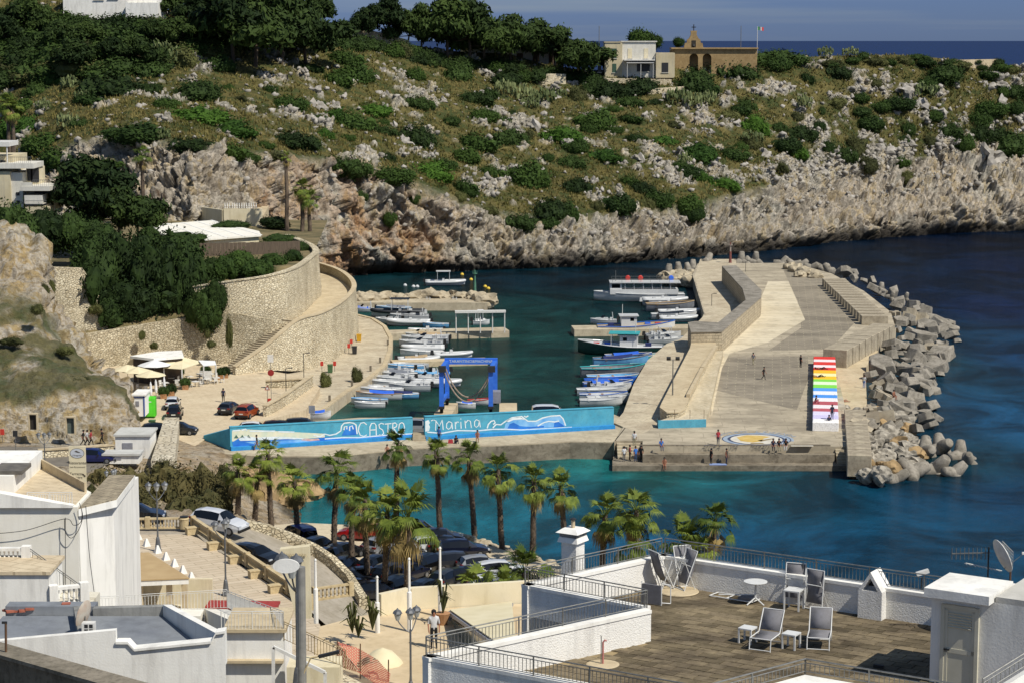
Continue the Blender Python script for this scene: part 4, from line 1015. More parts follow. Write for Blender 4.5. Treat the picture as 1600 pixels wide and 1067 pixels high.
def upright(p, rz, label, lean=.35):
    o=thing('deck_chair',label,'chair',p,rz,'folded deck chairs on the sun terrace');w=.30;f=MB();h=1.25;y=lean
    for s in(-1,1):f.tube([(s*w,0,.02),(s*w,y,h)],.017,6);f.tube([(s*w*.9,.45,.02),(s*w*.9,-.1+y*.3,.95)],.014,6)
    for t in (.05, .62, 1.): f.tube([(-w, y * t, h * t), (w, y * t, h * t)], .015, 6)
    f.build('frame', M_fr, o, world=False)
    s=MB();s.grid([[(-w+.02,y*t+dy,h*t),(w-.02,y*t+dy,h*t)]for t,dy in((.98,.02),(.8,.05),(.6,.10),(.4,.12),(.18,.06))]);q=s.build('sling',M_fab,o,world=False,smooth=True);q.modifiers.new('s','SOLIDIFY').thickness=.01
upright(G(1240,946,ZT),rzt+.25,'folded deck chair leaning behind the white side table');upright(G(1270,954,ZT),rzt-.1,'folded deck chair standing upright before the far parapet',.12)
upright(G(1060,922,ZT),rzt-.5,'folded deck chair in the crossed pile at the back corner',.5);upright(G(1075,918,ZT),rzt+.9,'second folded deck chair in the crossed pile at the back corner',.5);upright(G(1046,918,ZT),rzt+2.6,'third folded deck chair in the crossed pile at the back corner',.6)
fb=thing('folded_lounger','grey folded lounger propped against the inner railing','lounger',G(1018,944,ZT),rzt);MB().box((0,0,.33),(.62,.05,.6)).build('panel',M_fab,fb,world=False)
f = MB()
for a,b in(((-.34,0,.02),(-.34,0,.7)),((.34,0,.02),(.34,0,.7)),((.34,0,.7),(.52,.25,.62)),((.52,.25,.62),(.52,.25,.05)),((.34,0,.1),(.52,.25,.05)),((-.34,0,.03),(.34,0,.03))):f.tube([a,b],.016,6)
f.build('frame', M_fr, fb, world=False)
ly=thing('folded_lounger','white folded frame lying flat beside the round table','lounger',G(1150,936,ZT),rzt-.1);f=MB()
for a,b in(((-.8,-.25,.05),(.7,-.25,.08)),((-.8,.25,.05),(.7,.25,.08)),((-.8,-.25,.05),(-.8,.25,.05)),((.7,-.25,.08),(.7,.25,.08)),((-.2,-.25,.06),(-.2,.25,.06)),((-.5,-.2,.12),(.6,.2,.2))):f.tube([a,b],.018,6)
f.build('frame', M_fr, ly, world=False); MB().box((.45, 0, .12), (.5, .45, .1)).build('cushion', M_fab, ly, world=False)
rt=thing('round_table','round white table on a tripod foot','table',G(1180,944,ZT),0);MB().lathe([(.34,.70),(.36,.715),(.36,.73),(.3,.735)],n=24).build('table_top',M_fr,rt,world=False);MB().tube([(0,0,.2),(0,0,.7)],.03,8).build('column',M_fr,rt,world=False)
for k in range(3):MB().tube([(0,0,.22),(.3*cos(k*2.1-.6),.3*sin(k*2.1-.6),.02)],.022,6).build('leg',M_fr,rt,world=False)
def sqtable(p, rz, label, w=.42, h=.45):
    o=thing('side_table',label,'table',p,rz,'white side tables');MB().box((0,0,h-.02),(w,w,.04)).build('table_top',M_fr,o,world=False)
    for a in (-1, 1):
        for b in(-1,1):MB().box((a*(w/2-.025),b*(w/2-.025),h/2-.02),(.045,.045,h-.04)).build('leg',M_fr,o,world=False)
sqtable(G(1236,1012,ZT),rzt,'white side table between the two open deck chairs');sqtable(G(1168,1003,ZT),rzt,'grey side table half hidden behind the left open deck chair');sqtable(G(1240,951,ZT),rzt+.1,'taller white side table before the folded deck chairs',.5,.62)
sh=thing('round_slab','flat grey round slab under the pile of folded chairs','base',G(1060,924,ZT));MB().lathe([(.62,.0),(.64,.02),(.62,.045)],n=28).build('slab',M_walk,sh,world=False)
sp=thing('standpipe','pink standpipe in a patch of mortar on the terrace','pipe',G(942,1037,ZT));MB().tube([(0,0,0),(0,0,.62),(.05,0,.68),(.1,0,.66)],.028,8).build('pipe',mat('pink_pipe','b77a72','a56a64',.6),sp,world=False);MB().tube([(-.05,0,0),(-.05,0,.8),(-.08,0,.82)],.014,6).build('conduit',M_rail,sp,world=False)
MB().lathe([(.46, .0), (.40, .012), (.0001, .02)], n=18).build('mortar_patch', M_walk, sp, world=False)
bk=thing('black_brick','dark block lying on the terrace near the hut','block',G(1373,1043,ZT),rzt);MB().box((0,0,.05),(.28,.1,.09)).build('block',mat('charred','2a2622','1e1c1a'),bk,world=False)
for px, py in ((1003, 880), (1094, 877)):
    o=thing('wall_lamp','small square wall lamp on the '+('left' if px<1050 else 'far')+' parapet at the back corner','lamp',D(px,py,64.6 if px<1050 else 65.0));MB().box((0,0,0),(.14,.1,.14),taper=.7).build('lamp_body',M_tan,o,world=False);MB().box((0,0,.08),(.16,.12,.03)).build('lamp_lid',M_dark,o,world=False)
# nearer railing at the bottom edge
nA = D(1258, 1052, 45.); nB = nA + u_ * 6; nC = nA + V3((-4.4, -3.6, 0)).normalized() * 5
railing('railing','near grey railing corner cut by the bottom edge of the picture',nA,nB,.34);railing('railing','near grey railing running off the bottom edge left of the corner',nA,nC,.34)
o=thing('near_roof','roof slab under the nearest railing','building',nA);mb=MB();mb.prism([W2(nA),W2(nB),W2(nB+V3((-3,-5,0))),W2(nC)],nA.z-8,nA.z-.02);mb.build('roof_body',W_white,o)
r1,r2=D(1535,1085,42.),D(1640,1020,42.6);railing('railing','dark sloping stair railing at the bottom right corner',r1,r2,.34)
o=thing('stair_wall','white stair wall under the bottom right railing','wall',r1);mb=MB();mb.prism([W2(r1),W2(r2),W2(r2+V3((0,-.2,0))),W2(r1+V3((0,-.2,0)))],26,[r1.z-.02,r2.z-.02,r2.z-.02,r1.z-.02]);mb.build('wall_body',W_white,o)

# ------------------------------------------------------------ restaurant patio in the light well
ZC = 20.0
pat=thing('patio','cream paved restaurant patio behind a low white wall','patio',G(700,1000,ZC));mb=MB();mb.prism(poly(ZC,(500,978),(560,962),(640,952),(830,942),(1000,960),(900,1080),(480,1100)),8,ZC);mb.build('floor',stucco('patio_floor','c0ac8a','ccb998',stain='9c8a6a'),pat)
a, b, c = G(596, 962, ZC), G(640, 952, ZC), G(840, 940, ZC)
wallbox('garden_wall',b,c,.3,12,ZC+1.05,W_cream,pat,-1);wallbox('garden_wall',a,b,.3,12,ZC+1.05,W_cream,pat,-1)
for x,y in((604,938),(664,932)):q=G(x,y+14,ZC);MB().box(q+V3((0,-.1,.6)),(.3,.1,.16)).build('wall_light',M_walk,pat)
aw=thing('awning','cream pergola awning on a grey frame beside the terrace wall','awning',G(706,1002,ZC));p0=[D(703,953,96.5),D(800,940,99),D(806,1003,84.5),D(775,1003,84.5)]
mb=MB();mb.add(p0,[(0,1,2,3)]);o=mb.build('canvas',M_creamc,aw);o.modifiers.new('s','SOLIDIFY').thickness=.04
M_alu = mat('grey_aluminium', '8b8b90', '9a9aa0', .5, 2, metal=.3)
for p,q in((p0[0],p0[1]),(p0[0],p0[3]),(p0[0],V3((p0[0].x,p0[0].y,ZC))),(p0[3],V3((p0[3].x,p0[3].y,ZC)))):MB().bar(p+V3((0,0,-.12)),q+V3((0,0,-.12 if q.z>ZC else 0)),.2,.16).build('beam',M_alu,aw)
MB().add([p0[0]+V3((.05,-.4,-.3)),p0[3]+V3((0,.2,-.3)),V3((p0[3].x,p0[3].y+.2,ZC)),V3((p0[0].x+.05,p0[0].y-.4,ZC))],[(0,1,2,3)]).build('glass_side',mat('smoked_glass','5c6460',rough=.1,spec=.6),aw)
pr=thing('parasol','big cream parasol seen from above in the restaurant alley','parasol',G(598,1070,ZC-1)+V3((0,0,-1.7)));Rp=1.2
mb=MB();mb.lathe([(Rp,2.0),(Rp*.97,2.2),(Rp*.7,2.85),(Rp*.4,3.2),(.02,3.4)],n=10);mb.build('canopy',M_creamc,pr,world=False,smooth=True);MB().tube([(0,0,0),(0,0,3.)],.04,8).build('pole',M_rail,pr,world=False)
for px, py, h in ((688, 945, 3.3), (640, 968, 3.4), (590, 970, 2.6), (494, 955, 3.)):
    q=G(px,py+18,ZC);o=thing('flag_pole','slim white post %s the patio'%{688:'at the far corner of',640:'in the middle of',590:'at the left side of',494:'by the steps left of'}[px],'post',q);MB().tube([(0,0,0),(0,0,h*.55),(0,0,h*.56),(0,0,h)],[.11,.11,.06,.05],8).build('post',W_white,o,world=False);MB().lathe([(.02,h+.1),(.07,h+.03),(.07,h)],n=8).build('finial',M_railw,o,world=False)
def potted(p, label, h=1.6, pot=True):
    o = thing('potted_palm', label, 'plant', p, rnd.uniform(0, 6), 'potted plants on the patio')
    if pot:MB().lathe([(.2,0),(.34,.5),(.36,.55),(.3,.55)],n=12).build('pot',mat('terracotta','a0744e','b0845c',.9,2),o,world=False)
    mb = MB()
    for k in range(14):
        t=k*2.4;r=.35+.4*rnd.random();z=.55+h*(.4+.5*rnd.random());mb.tube([(0,0,.5),(r*.4*cos(t),r*.4*sin(t),z),(r*cos(t),r*sin(t),z*.85)],[.02,.05,.005],4)
    mb.build('leaves', L_olive if 'L_olive' in globals() else M_tan, o, world=False)
LATE = []
LATE+=[(potted,G(692,975,ZC),'potted palm in a square terracotta planter by the patio wall',1.9,True),(potted,G(582,1000,ZC),'tall straggly plant at the left end of the patio',1.8,False),(potted,G(551,1005,ZC),'dry yellow green palm beside the patio steps',1.6,False),(potted,G(560,1012,ZC),'broad leaved plant in the restaurant alley',1.2,False)]
# white and pink building, stairs and walls in the middle foreground
blk=thing('stair_house','white house front with ledges behind the sign pole','house',D(420,1067,84));z_=lambda y,Y:ZY(y,Y)
def pbox(px0, px1, Yf, Yb, ytop, zbot, m_, parent, name='wall_body', at=1000):
    x0,x1=XY(px0,at,Yf),XY(px1,at,Yf);zt=ZY(ytop,Yf);mb=MB();mb.prism([(x0,Yf),(x1,Yf),(x1,Yb),(x0,Yb)],zbot,zt);return mb.build(name,m_,parent)
pbox(352,444,84,87,985,8,W_white,blk);pbox(348,447,83.8,87.2,983,ZY(988,83.8),M_walk,blk,'cornice');pbox(352,442,83.7,84.1,1032,ZY(1036,83.7),M_walk,blk,'ledge')
railing('railing','white railing of the balcony over the stair house, near side',D(346,988,83.9),D(443,988,83.9),.9,M_railw,.14,1.4,None,.012)
railing('railing','white railing of the walkway running back along the square',D(443,988,83.9),D(355,950,101),.9,M_railw,.14,1.6,None,.012)
railing('railing','white railing along the square above the grey roof',D(355,950,101),D(140,962,101),.95,M_railw,.16,2.,None,.012)
o=thing('walkway','pale walkway slab behind the white railings','walkway',D(355,955,101));mb=MB();wa,wb_=D(355,950,101),D(443,988,84.3);mb.prism([W2(wa),W2(wb_),(wb_.x-1.1,wb_.y+.2),(wa.x-1.1,wa.y)],10,[wa.z-.03,wb_.z-.03,wb_.z-.03,wa.z-.03]);mb.prism([(XY(140,962,101),101.2),(wa.x-1.15,101.2),(wa.x-1.15,99.8),(XY(140,962,101),99.8)],10,wa.z-.05);mb.build('slab',W_house,o)
low=thing('cream_house','low cream house with a white frame at the foot of the sign pole','house',D(560,1067,82));pbox(447,530,82,83.6,1042,8,W_cream,low);
railing('railing','tan iron railing down the stairs beside the sign pole',D(444,1000,84),D(540,1045,82.2),.8,mat('tan_iron','a08b62','8c7850',.6),.16,1.4,None,.012)
o = thing('porch_frame', 'white porch frame at the lower middle', 'frame', D(427, 1067, 78)); 
for a,b in(((427,1010),(427,1090)),((427,1010),(508,1050)),((508,1050),(508,1090))):MB().bar(D(*a,78),D(*b,78),.12).build('bar',M_railw,o)
net=thing('safety_net','red plastic safety netting sagging along the alley','netting',D(560,1067,86));t=NT('red_net');t.set(Roughness=.8);co=t.coord('Object',(1,1,1),(.5,.2,.3));br=t.new('TexBrick');t.link(co,br.inputs[0]);br.inputs['Scale'].default_value=1;br.inputs['Brick Width'].default_value=.06;br.inputs['Row Height'].default_value=.06;br.inputs['Mortar Size'].default_value=.014;br.offset=0
t.b.inputs['Base Color'].default_value = lin('b0604c'); t.link(br.outputs['Fac'], t.b.inputs['Alpha'])
mb=MB();mb.grid([[D(527,1002,88),D(527,1040,88)],[D(560,1012,88),D(560,1050,87)],[D(590,1030,87),D(585,1067,86)],[D(610,1052,86),D(605,1090,85)]]);mb.build('net',t.m,net)
for px,y0,y1 in((527,1000,1045),(563,1005,1060),(607,1030,1080)):MB().tube([D(px,y0,87),D(px,y1,87)],.03,6).build('stake',mat('rust','4a3626'),net)
tm=thing('net_base','rubble strip below the red netting','rubble strip',D(560,1067,84));mb=MB();mb.grid([[D(520,1045,88),D(530,1100,80)],[D(620,1080,88),D(640,1120,80)]]);mb.build('rubble',M_dry_lt,tm)
gw=thing('grey_wall','grey roof parapet below the near terrace railing','wall',D(640,1067,55));mb=MB();mb.prism([W2(tE+V3((-1.2,.4,0))),W2(tE),W2(tP4),W2(tP4+n_*.6),W2(tE+V3((-1.2,0,0))+n_*.5)],20,29.6);mb.build('wall_body',W_old,gw)

# ------------------------------------------------------------ signs and poles
pole=thing('sign_pole','grey round pole carrying an oval sign beside the totem','pole',D(470,1110,68));zb_=14;b_=D(470,1067,68);t_=D(470,885,68)
MB().tube([(b_.x,68,zb_),(t_.x,68,t_.z)],[.16,.15],14).build('shaft',mat('galvanised','84827c','9a978f',.6,3,metal=.2),pole)
ov=MB();c=D(447,884,67.6);n=28;ov.add([c]+[c+V3((.44*cos(t),0,.24*sin(t)))for t in np.linspace(0,2*pi,n)],[(0,k,k+1)for k in range(1,n)]);o=ov.build('oval_sign',W_white,pole);o.modifiers.new('s','SOLIDIFY').thickness=.06
MB().tube([b_+V3((.1,-.1,.35)),b_+V3((.35,-.1,.9)),b_+V3((.8,-.1,1.0))],.03,6).build('lamp_arm',M_stone,pole);MB().bar(b_+V3((.62,-.1,.95)),b_+V3((1.3,-.1,1.12)),.14,.1).build('lamp_head',M_dark,pole)
to=thing('totem_sign','cream tapered totem sign with raised lettering at its head','sign',D(465,966,100));f0,f1=D(437,858,100),D(483,853,100);g0,g1=D(462,966,100),D(486,966,100)
mb=MB();mb.add([f0,f1,g1,g0]+[p+V3((0,.5,0))for p in(f0,f1,g1,g0)],[(3,2,1,0),(4,5,6,7),(0,1,5,4),(1,2,6,5),(2,3,7,6),(3,0,4,7)]);mb.build('panel',W_cream,to)
q=D(460,866,99.94);o=link('lettering',text_mesh('Ristorante',.27,mat('beige_letters','a89a78'),.01),to,q-to.location);o.rotation_euler=(pi/2,0,0)
sg=thing('restaurant_sign','tall cream board reading Ristorante Terrazza sul mare with an oval crest','sign',D(121,752,118));a,b=D(107,697,118),D(135,756,118)
MB().box(((a.x + b.x) / 2, 118.05, (a.z + b.z) / 2 - .2), (b.x - a.x, .1, a.z - b.z + .4)).build('board', W_cream, sg)
PT = mat('sign_brown', '4a4032'); cx_ = (a.x + b.x) / 2
for s,yy,sz in(('Ristorante',722.5,.24),('Sala Ricevimenti',729,.135),('Terrazza',739.5,.21),('sul mare',745,.2)):
    o=link('lettering',text_mesh(s,sz,PT),sg,V3((cx_-(.08 if yy>735 else 0),117.985,ZY(yy,118)))-sg.location);o.rotation_euler=(pi/2,0,0)
c=V3((cx_,117.988,ZY(707.5,118)));mb=MB();mb.grid([[c+V3((r*.41*cos(t),0,r*.29*sin(t)))for t in np.linspace(0,2*pi,28)]for r in(.94,1.)]);mb.build('crest_ring',PT,sg)
mb=MB();mb.add([c+V3((.385*cos(t),.006,.27*sin(t)))for t in np.linspace(0,2*pi,28)[:-1]],[tuple(range(27))]);mb.build('crest_field',mat('crest_pale','b9bcc0'),sg)
o=link('lettering',text_mesh("l'Aragosta",.13,PT),sg,c+V3((0,-.004,-.12))-sg.location);o.rotation_euler=(pi/2,0,0)
mb=MB();mb.add([c+V3((x,-.004,z))for x,z in[(-.15,.1),(-.05,.16),(.15,.06),(.2,.02),(0,.05)]],[(0,1,2,3,4)]);mb.build('crest_emblem',PT,sg)
ar=V3((cx_+.36,117.985,ZY(742,118)));mb=MB();mb.add([ar+V3((x,0,z))for x,z in[(-.08,.08),(-.03,.1),(.05,0),(.08,.03),(.08,-.09),(-.04,-.07),(0,-.04),(-.09,.04)]],[tuple(range(8))]);mb.build('arrow',PT,sg)
# ------------------------------------------------------------ big white house on the left
hs = thing('white_house', 'large white house wall with cables at the left edge', 'house', D(124, 1067, 106)); zt = 23.3
x0,x1=XY(-120,900,106),XY(124,900,106);mb=MB();mb.prism([(x0,106),(x1,106),(x1,109.6),(XY(57,730,117),117),(x0,117)],8,zt);mb.build('wall_body',W_house,hs)
x2=XY(180,900,108.5);mb=MB();mb.prism([(x1+.01,106.3),(x2,108.6),(x2,116),(x1+.01,116)],8,zt-.5);mb.build('side_wing',stucco('bright_stucco','e4e1d8','ebe8e0'),hs)
mb=MB();mb.prism([(x1+.05,106.0),(x2+.25,108.2),(x2+.1,114.5),(x1+.05,114.5)],zt-.49,zt-.12);mb.build('eave',W_white,hs)
mb=MB();mb.prism([(x1+.06,106.05),(x2+.22,108.24),(x2+.08,114.4),(x1+.06,114.4)],zt-.118,zt-.06);mb.build('roof_tiles',concrete('roof_slabs','857a66','a3977f','645b4b',.8,joints=(.6,.6,(0,0,.4),.03)),hs)
mb=MB();mb.prism([(x0,105.8),(x1-2.6,105.8),(x1-.2,105.8),(x1-.2,106.2),(x0,106.2)],zt,[zt+1.6,zt+.5,zt+.12,zt+.12,zt+1.6]);mb.build('parapet',W_white,hs)
mb=MB();mb.prism([(x0,106.6),(x1-.2,106.6),(x1-.2,109.4),(XY(57,730,117)-.1,116.8),(x0,116.8)],zt+.002,zt+.05);mb.build('terrace_floor',M_plaza,hs)
mb=MB();mb.prism([(x0,109),(XY(20,730,109),109),(XY(20,730,109),116),(x0,116)],zt,zt+1.0);mb.build('stair_tower',W_white,hs)
mb=MB();mb.box((XY(8,730,109),110.4,zt+1.1),(1.6,2.2,.2));mb.build('tower_roof',mat('dark_roof','54504a','6a655c',.9,2),hs)
railing('railing','white railing on the near edge of the left roof terrace',(x1-2.6,106.2,zt+.1),(x1-.3,106.2,zt+.1),.62,M_railw,.13,1.,None,.016)
railing('railing','white railing at the back of the left roof terrace',(XY(22,740,116.6),116.6,zt+.1),(XY(57,740,116.6),116.6,zt+.1),.62,M_railw,.13,1.,None,.016)
rl_=thing('terrace_rail','grey side parapet of the left roof terrace','railing',(x1-.3,110,zt));MB().bar((x1-.25,109.4,zt+.3),(XY(57,740,116.6),116.6,zt+.3),.12,.5).build('panel',M_walk,rl_)
cb = thing('power_cable', 'black cable looping across the white house wall', 'cable', (x1, 105.9, zt))
def cab(pts): MB().tube(smooth_line([tuple(D(x, y, 105.7)) for x, y in pts], 6), .018, 5).build('cable', M_dark, cb)
cab([(-20,834),(40,828),(101,810),(115,820),(126,815),(128,800),(124,785)]);cab([(101,810),(102,830),(112,840),(124,825),(129,805),(125,788)]);cab([(102,808),(102,850),(102,930)]);cab([(134,790),(140,870),(152,960)])
# balcony house before it
bh=thing('balcony_house','white house with a balustraded balcony at the left edge','house',D(60,960,88));zf=ZY(897,84)
xa,xb,xc=XY(-100,900,84),XY(76,900,84),XY(138,935,84);mb=MB();mb.prism([(xa,84),(xb,84),(xb,86.6),(xa,86.6)],10,zf);mb.build('wall_body',W_white,bh)
mb=MB();mb.prism([(xb+.01,84),(xc,84.8),(xc,86.4),(xb+.01,86.6)],10,ZY(948,84));mb.build('lower_block',stucco('worn_stucco','c4bca8','d2ccba',stain='8d8068',amt=.8),bh)
mb=MB();mb.prism([(xa,83.9),(xb+.1,83.9),(xb+.1,86.7),(xa,86.7)],zf+.002,zf+.14);mb.build('balcony_slab',M_plaza,bh)
def baluster_mesh(h,r,m_,n=8):return MB().lathe([(r*.9,0),(r*.9,h*.08),(r*.45,h*.14),(r,h*.38),(r*.5,h*.7),(r*.8,h*.92),(r*.8,h)],n=n).mesh('baluster',m_)
def balustrade(label, p, q, h=.85, m_=M_stone, r=.075, sp=.24, piers=3.2, name='balustrade'):
    p, q = V3(p), V3(q); d = q - p; L = d.length; u = d / L; o = thing(name, label, 'balustrade', p)
    MB().bar(p+V3((0,0,.06)),q+V3((0,0,.06)),.3,.12).build('plinth',m_,o);MB().bar(p+V3((0,0,h-.06)),q+V3((0,0,h-.06)),.3,.12).build('top_rail',m_,o)
    me = baluster_mesh(h - .24, r, m_); n = int(L / sp)
    for k in range(1, n): link('baluster', me, o, u * (L * k / n) + V3((0, 0, .12)))
    pm_=MB().box((0,0,h/2+.04),(.36,.36,h+.08),atan2(u.y,u.x)).mesh('pier',m_);n=max(1,round(L/piers))
    for k in range(n + 1): link('pier', pm_, o, u * (L * k / n))
    return o
zb2 = zf + .14
balustrade('white balustrade at the back of the left balcony',D(-20,884,86.4),D(42,884,86.4),.8,W_white,.055,.18,9);railing('railing','grey wire railing along the right side of the left balcony',D(43,884,86.4),D(128,946,84.8),.85,M_rail,.3,1.1,None,.01)
balustrade('short white balustrade at the near right corner of the left balcony',D(84,948,84.1),D(132,943,84.6),.85,W_white,.06,.2,9)
# grey flat roofs with white parapets
gr_=thing('flat_roof_house','white house with a sunken grey flat roof at the bottom left','house',D(180,1067,66));zr_=ZY(1010,66)
def P66(px, py, Y=66): return D(px, py, Y)
mb=MB();xq=[XY(p,1000,66)for p in(-60,181,352)];mb.prism([(xq[0],66),(xq[2],66),(XY(268,950,71.5),71.8),(xq[0],71.8)],12,zr_-.6);mb.build('wall_body',W_white,gr_)
mb=MB();mb.prism([(xq[0],66),(xq[1],66),(xq[1],66.25),(xq[0],66.25)],zr_-.602,[ZY(1006,66),ZY(984,66),ZY(984,66),ZY(1006,66)]);mb.build('parapet',W_white,gr_)
pts_ = [(181, 1005), (200, 1005), (210, 1016), (330, 1004), (338, 990), (352, 988)]
for i in range(len(pts_) - 1):
    a,b=pts_[i],pts_[i+1];xa_,xb_=XY(a[0],1000,66),XY(b[0],1000,66);mb=MB();mb.prism([(xa_,66),(xb_,66),(xb_,66.35),(xa_,66.35)],zr_-.602,[ZY(a[1],66),ZY(b[1],66),ZY(b[1],66),ZY(a[1],66)]);mb.build('parapet',W_white,gr_)
    mb=MB();mb.prism([(xa_,65.92),(xb_,65.92),(xb_,66.40),(xa_,66.40)],[ZY(a[1],66)+.002,ZY(b[1],66)+.002,ZY(b[1],66)+.002,ZY(a[1],66)+.002],[ZY(a[1],66)+.08,ZY(b[1],66)+.08,ZY(b[1],66)+.08,ZY(a[1],66)+.08]);mb.build('coping',W_white,gr_)
Yb_=71.5;mb=MB();mb.prism([(XY(352,1000,66),66.4),(XY(268,950,Yb_),Yb_),(XY(268,950,Yb_)-.3,Yb_),(XY(352,1000,66)-.3,66.4)],zr_-.6,[ZY(990,66.4),ZY(944,Yb_),ZY(944,Yb_),ZY(990,66.4)]);mb.build('side_parapet',W_white,gr_)
mb=MB();mb.prism([(XY(145,950,Yb_),Yb_),(XY(268,950,Yb_),Yb_),(XY(268,950,Yb_),Yb_+.3),(XY(145,950,Yb_),Yb_+.3)],zr_-.6,[ZY(950,Yb_),ZY(947,Yb_),ZY(947,Yb_),ZY(950,Yb_)]);mb.build('back_wall',W_old,gr_)
mb=MB();mb.prism([(xq[0],66.3),(xq[2]-.35,66.3),(XY(268,950,Yb_)-.31,Yb_-.01),(xq[0],Yb_-.01)],zr_-.59,zr_-.5);mb.build('roof_coat',W_grey,gr_)
mb = MB(); mb.box((XY(125, 990, 68.5), 69.2, zr_ - .3), (.5, 4.4, .42), .25); mb.build('roof_divider', W_old, gr_)
mb=MB();mb.prism([(xq[0],71.85),(XY(140,955,71),71.85),(XY(140,955,71),72.5),(xq[0],72.5)],zr_-.6,ZY(957,71));mb.build('rear_roof',W_grey,gr_)
o = thing('tile_stack', 'heap of loose red roof tiles on the grey roof', 'tiles', D(50, 955, 72))
for k in range(16):MB().box(D(12+k*6,956-k*.35,72)+V3((0,rnd.uniform(-.2,.2),rnd.uniform(-.02,.14))),(.22,.3,.07),rnd.uniform(0,2)).build('roof_tile',mat('red_tile','8a4a38','a3604a',.9,3),o)
o=thing('satellite_dish','rust edged satellite dish on the divider of the grey roof','dish',D(133,980,69));dm=MB();rows=[[(.42*i/5*cos(t),(.42*i/5)**2*.4,.5*i/5*sin(t))for t in np.linspace(0,2*pi,21)]for i in range(6)]
dm.grid(rows);Md=Matrix.Translation((0,0,.45))@Matrix.Rotation(radians(68),4,'Z')@Matrix.Rotation(.25,4,'X');dm.v=[tuple(Md@V3(p))for p in dm.v];q=dm.build('reflector',mat('dish_cream','c6beae','b79f8a',.7,3),o,world=False);q.modifiers.new('s','SOLIDIFY').thickness=.02;MB().tube([(0,0,-.3),(0,0,.4)],.03,6).build('mast',M_rail,o,world=False)
o=thing('air_conditioner','white air conditioner unit on the grey roof','air conditioner',D(139,985,68.2));MB().box((0,0,.12),(.42,.3,.36)).build('casing',M_railw,o,world=False)
for a in (-1, 1):
    for b in(-1,1):MB().box((a*.08+.02,-.152,.12+b*.08),(.12,.01,.12)).build('vent',M_dark,o,world=False)
o=thing('antenna_rod','thin rusty rod at the left edge of the foreground','rod',D(10,1080,56));MB().tube([D(10,1090,56),D(9,972,56)],.035,6).build('rod',mat('rust','4a3626'),o);MB().box(D(7,972,56),(.14,.06,.06)).build('head',M_dark,o)
o=thing('dark_parapet','weathered dark parapet sloping across the bottom left corner','wall',D(100,1067,54));a,b=D(-40,998,58),D(235,1075,52);mb=MB();mb.prism([W2(a),W2(b),W2(b+V3((-.3,-.5,0))),W2(a+V3((-.3,-.5,0)))],18,[a.z,b.z,b.z,a.z]);mb.build('wall_body',concrete('dark_weathered','5c564a','7b7364','332e26',.8),o)
mb=MB();mb.prism([W2(a+V3((.05,.05,0))),W2(b+V3((.05,.05,0))),W2(b+V3((-.4,-.62,0))),W2(a+V3((-.4,-.62,0)))],[a.z+.002,b.z+.002,b.z+.002,a.z+.002],[a.z+.1,b.z+.1,b.z+.1,a.z+.1]);mb.build('coping',concrete('mossy_coping','6b6455','8d8474','3a352c',1.2),o)

# ------------------------------------------------------------ upper square: balustrades, awning, bollards
balustrade('stone balustrade behind the dark car on the upper square',G(176,826,10),G(286,825,10));balustrade('long stone balustrade running down beside the sloping road',G(302,826,10),G(486,952,10),.95,M_stone,.085,.27,4.1);balustrade('short stone balustrade left of the cream totem',G(492,938,9),G(548,930,9),.9,M_stone,.09,.3,6)
for k,(x,y)in enumerate(((300,834),(334,858),(367,879),(399,902),(430,925))):q=G(x,y,10);o=thing('stone_bench','square stone bench against the long balustrade, number %s from the white car'%('one','two','three','four','five')[k],'seat',q,.5);MB().box((0,0,.25),(.9,.55,.5)).build('seat_block',M_stone,o,world=False);MB().box((0,0,.53),(1.0,.62,.07)).build('seat_slab',M_stone,o,world=False)
bp_ = MB(); bp_.box((0, 0, .28), (.5, .5, .56), taper=.25); bpm = bp_.mesh('bollard', W_white)
for k in range(9):q=G(216+k*13.2+(4 if k>1 else 0),842+k*10.6,10);tag(link('bollard',bpm,None,q,.5),'white pyramid bollard in the row along the awning','bollard','pyramid bollards on the upper square')
ta=thing('tan_awning','flat tan canopy over the kiosk terrace on the upper square','awning',G(230,930,10));zz_=13.4
cp=[G(150,868,zz_),G(232,862,zz_),G(296,902,zz_),G(150,908,zz_)];mb=MB();mb.prism([W2(p)for p in cp],zz_-.08,zz_);mb.build('canvas',M_tan,ta);mb=MB();ce=sum((p for p in cp),V3())/4;mb.prism([W2(ce+(p-ce)*.985)for p in cp],zz_-.42,zz_-.081);mb.build('fascia',W_white,ta)
for x,y in((196,905),(216,904),(262,902),(286,899)):p=G(x,y,zz_)+V3((0,.5,0));MB().box((p.x,p.y,(10+zz_-.4)/2),(.34,.34,zz_-.42-10)).build('post',M_walk,ta)
q=G(235,898,zz_);MB().box((q.x,q.y+3.0,11.2),(7,.3,2.4)).build('kiosk_wall',W_cream,ta);MB().box((q.x-1,q.y+1.2,10.55),(5.5,.5,1.1)).build('counter',W_cream,ta)
o=thing('gate_frame','rusty frame standing on the upper square by the house corner','frame',G(193,862,10));MB().tube([(0,0,0),(0,0,1.45),(.75,0,1.2),(.75,0,.1)],.045,6).build('frame',mat('rust','4a3626'),o,world=False);MB().bar((.02,0,1.0),(.25,0,0),.08).build('brace',M_tan,o,world=False)
o=thing('red_canopy','dark red edged kiosk canopy at the bottom of the upper square','kiosk',G(400,960,10));a=G(360,942,11.2);MB().box((a.x+.8,a.y,11.1),(4.6,1.6,.14),-.05).build('canopy',mat('dark_red_canvas','8a2f2a','a03a32',.8),o);MB().box((a.x+.8,a.y+.2,10.4),(4.4,1.2,1.2),-.05).build('counter',mat('kiosk_brown','4d3a30','6a5040',.8,3),o)
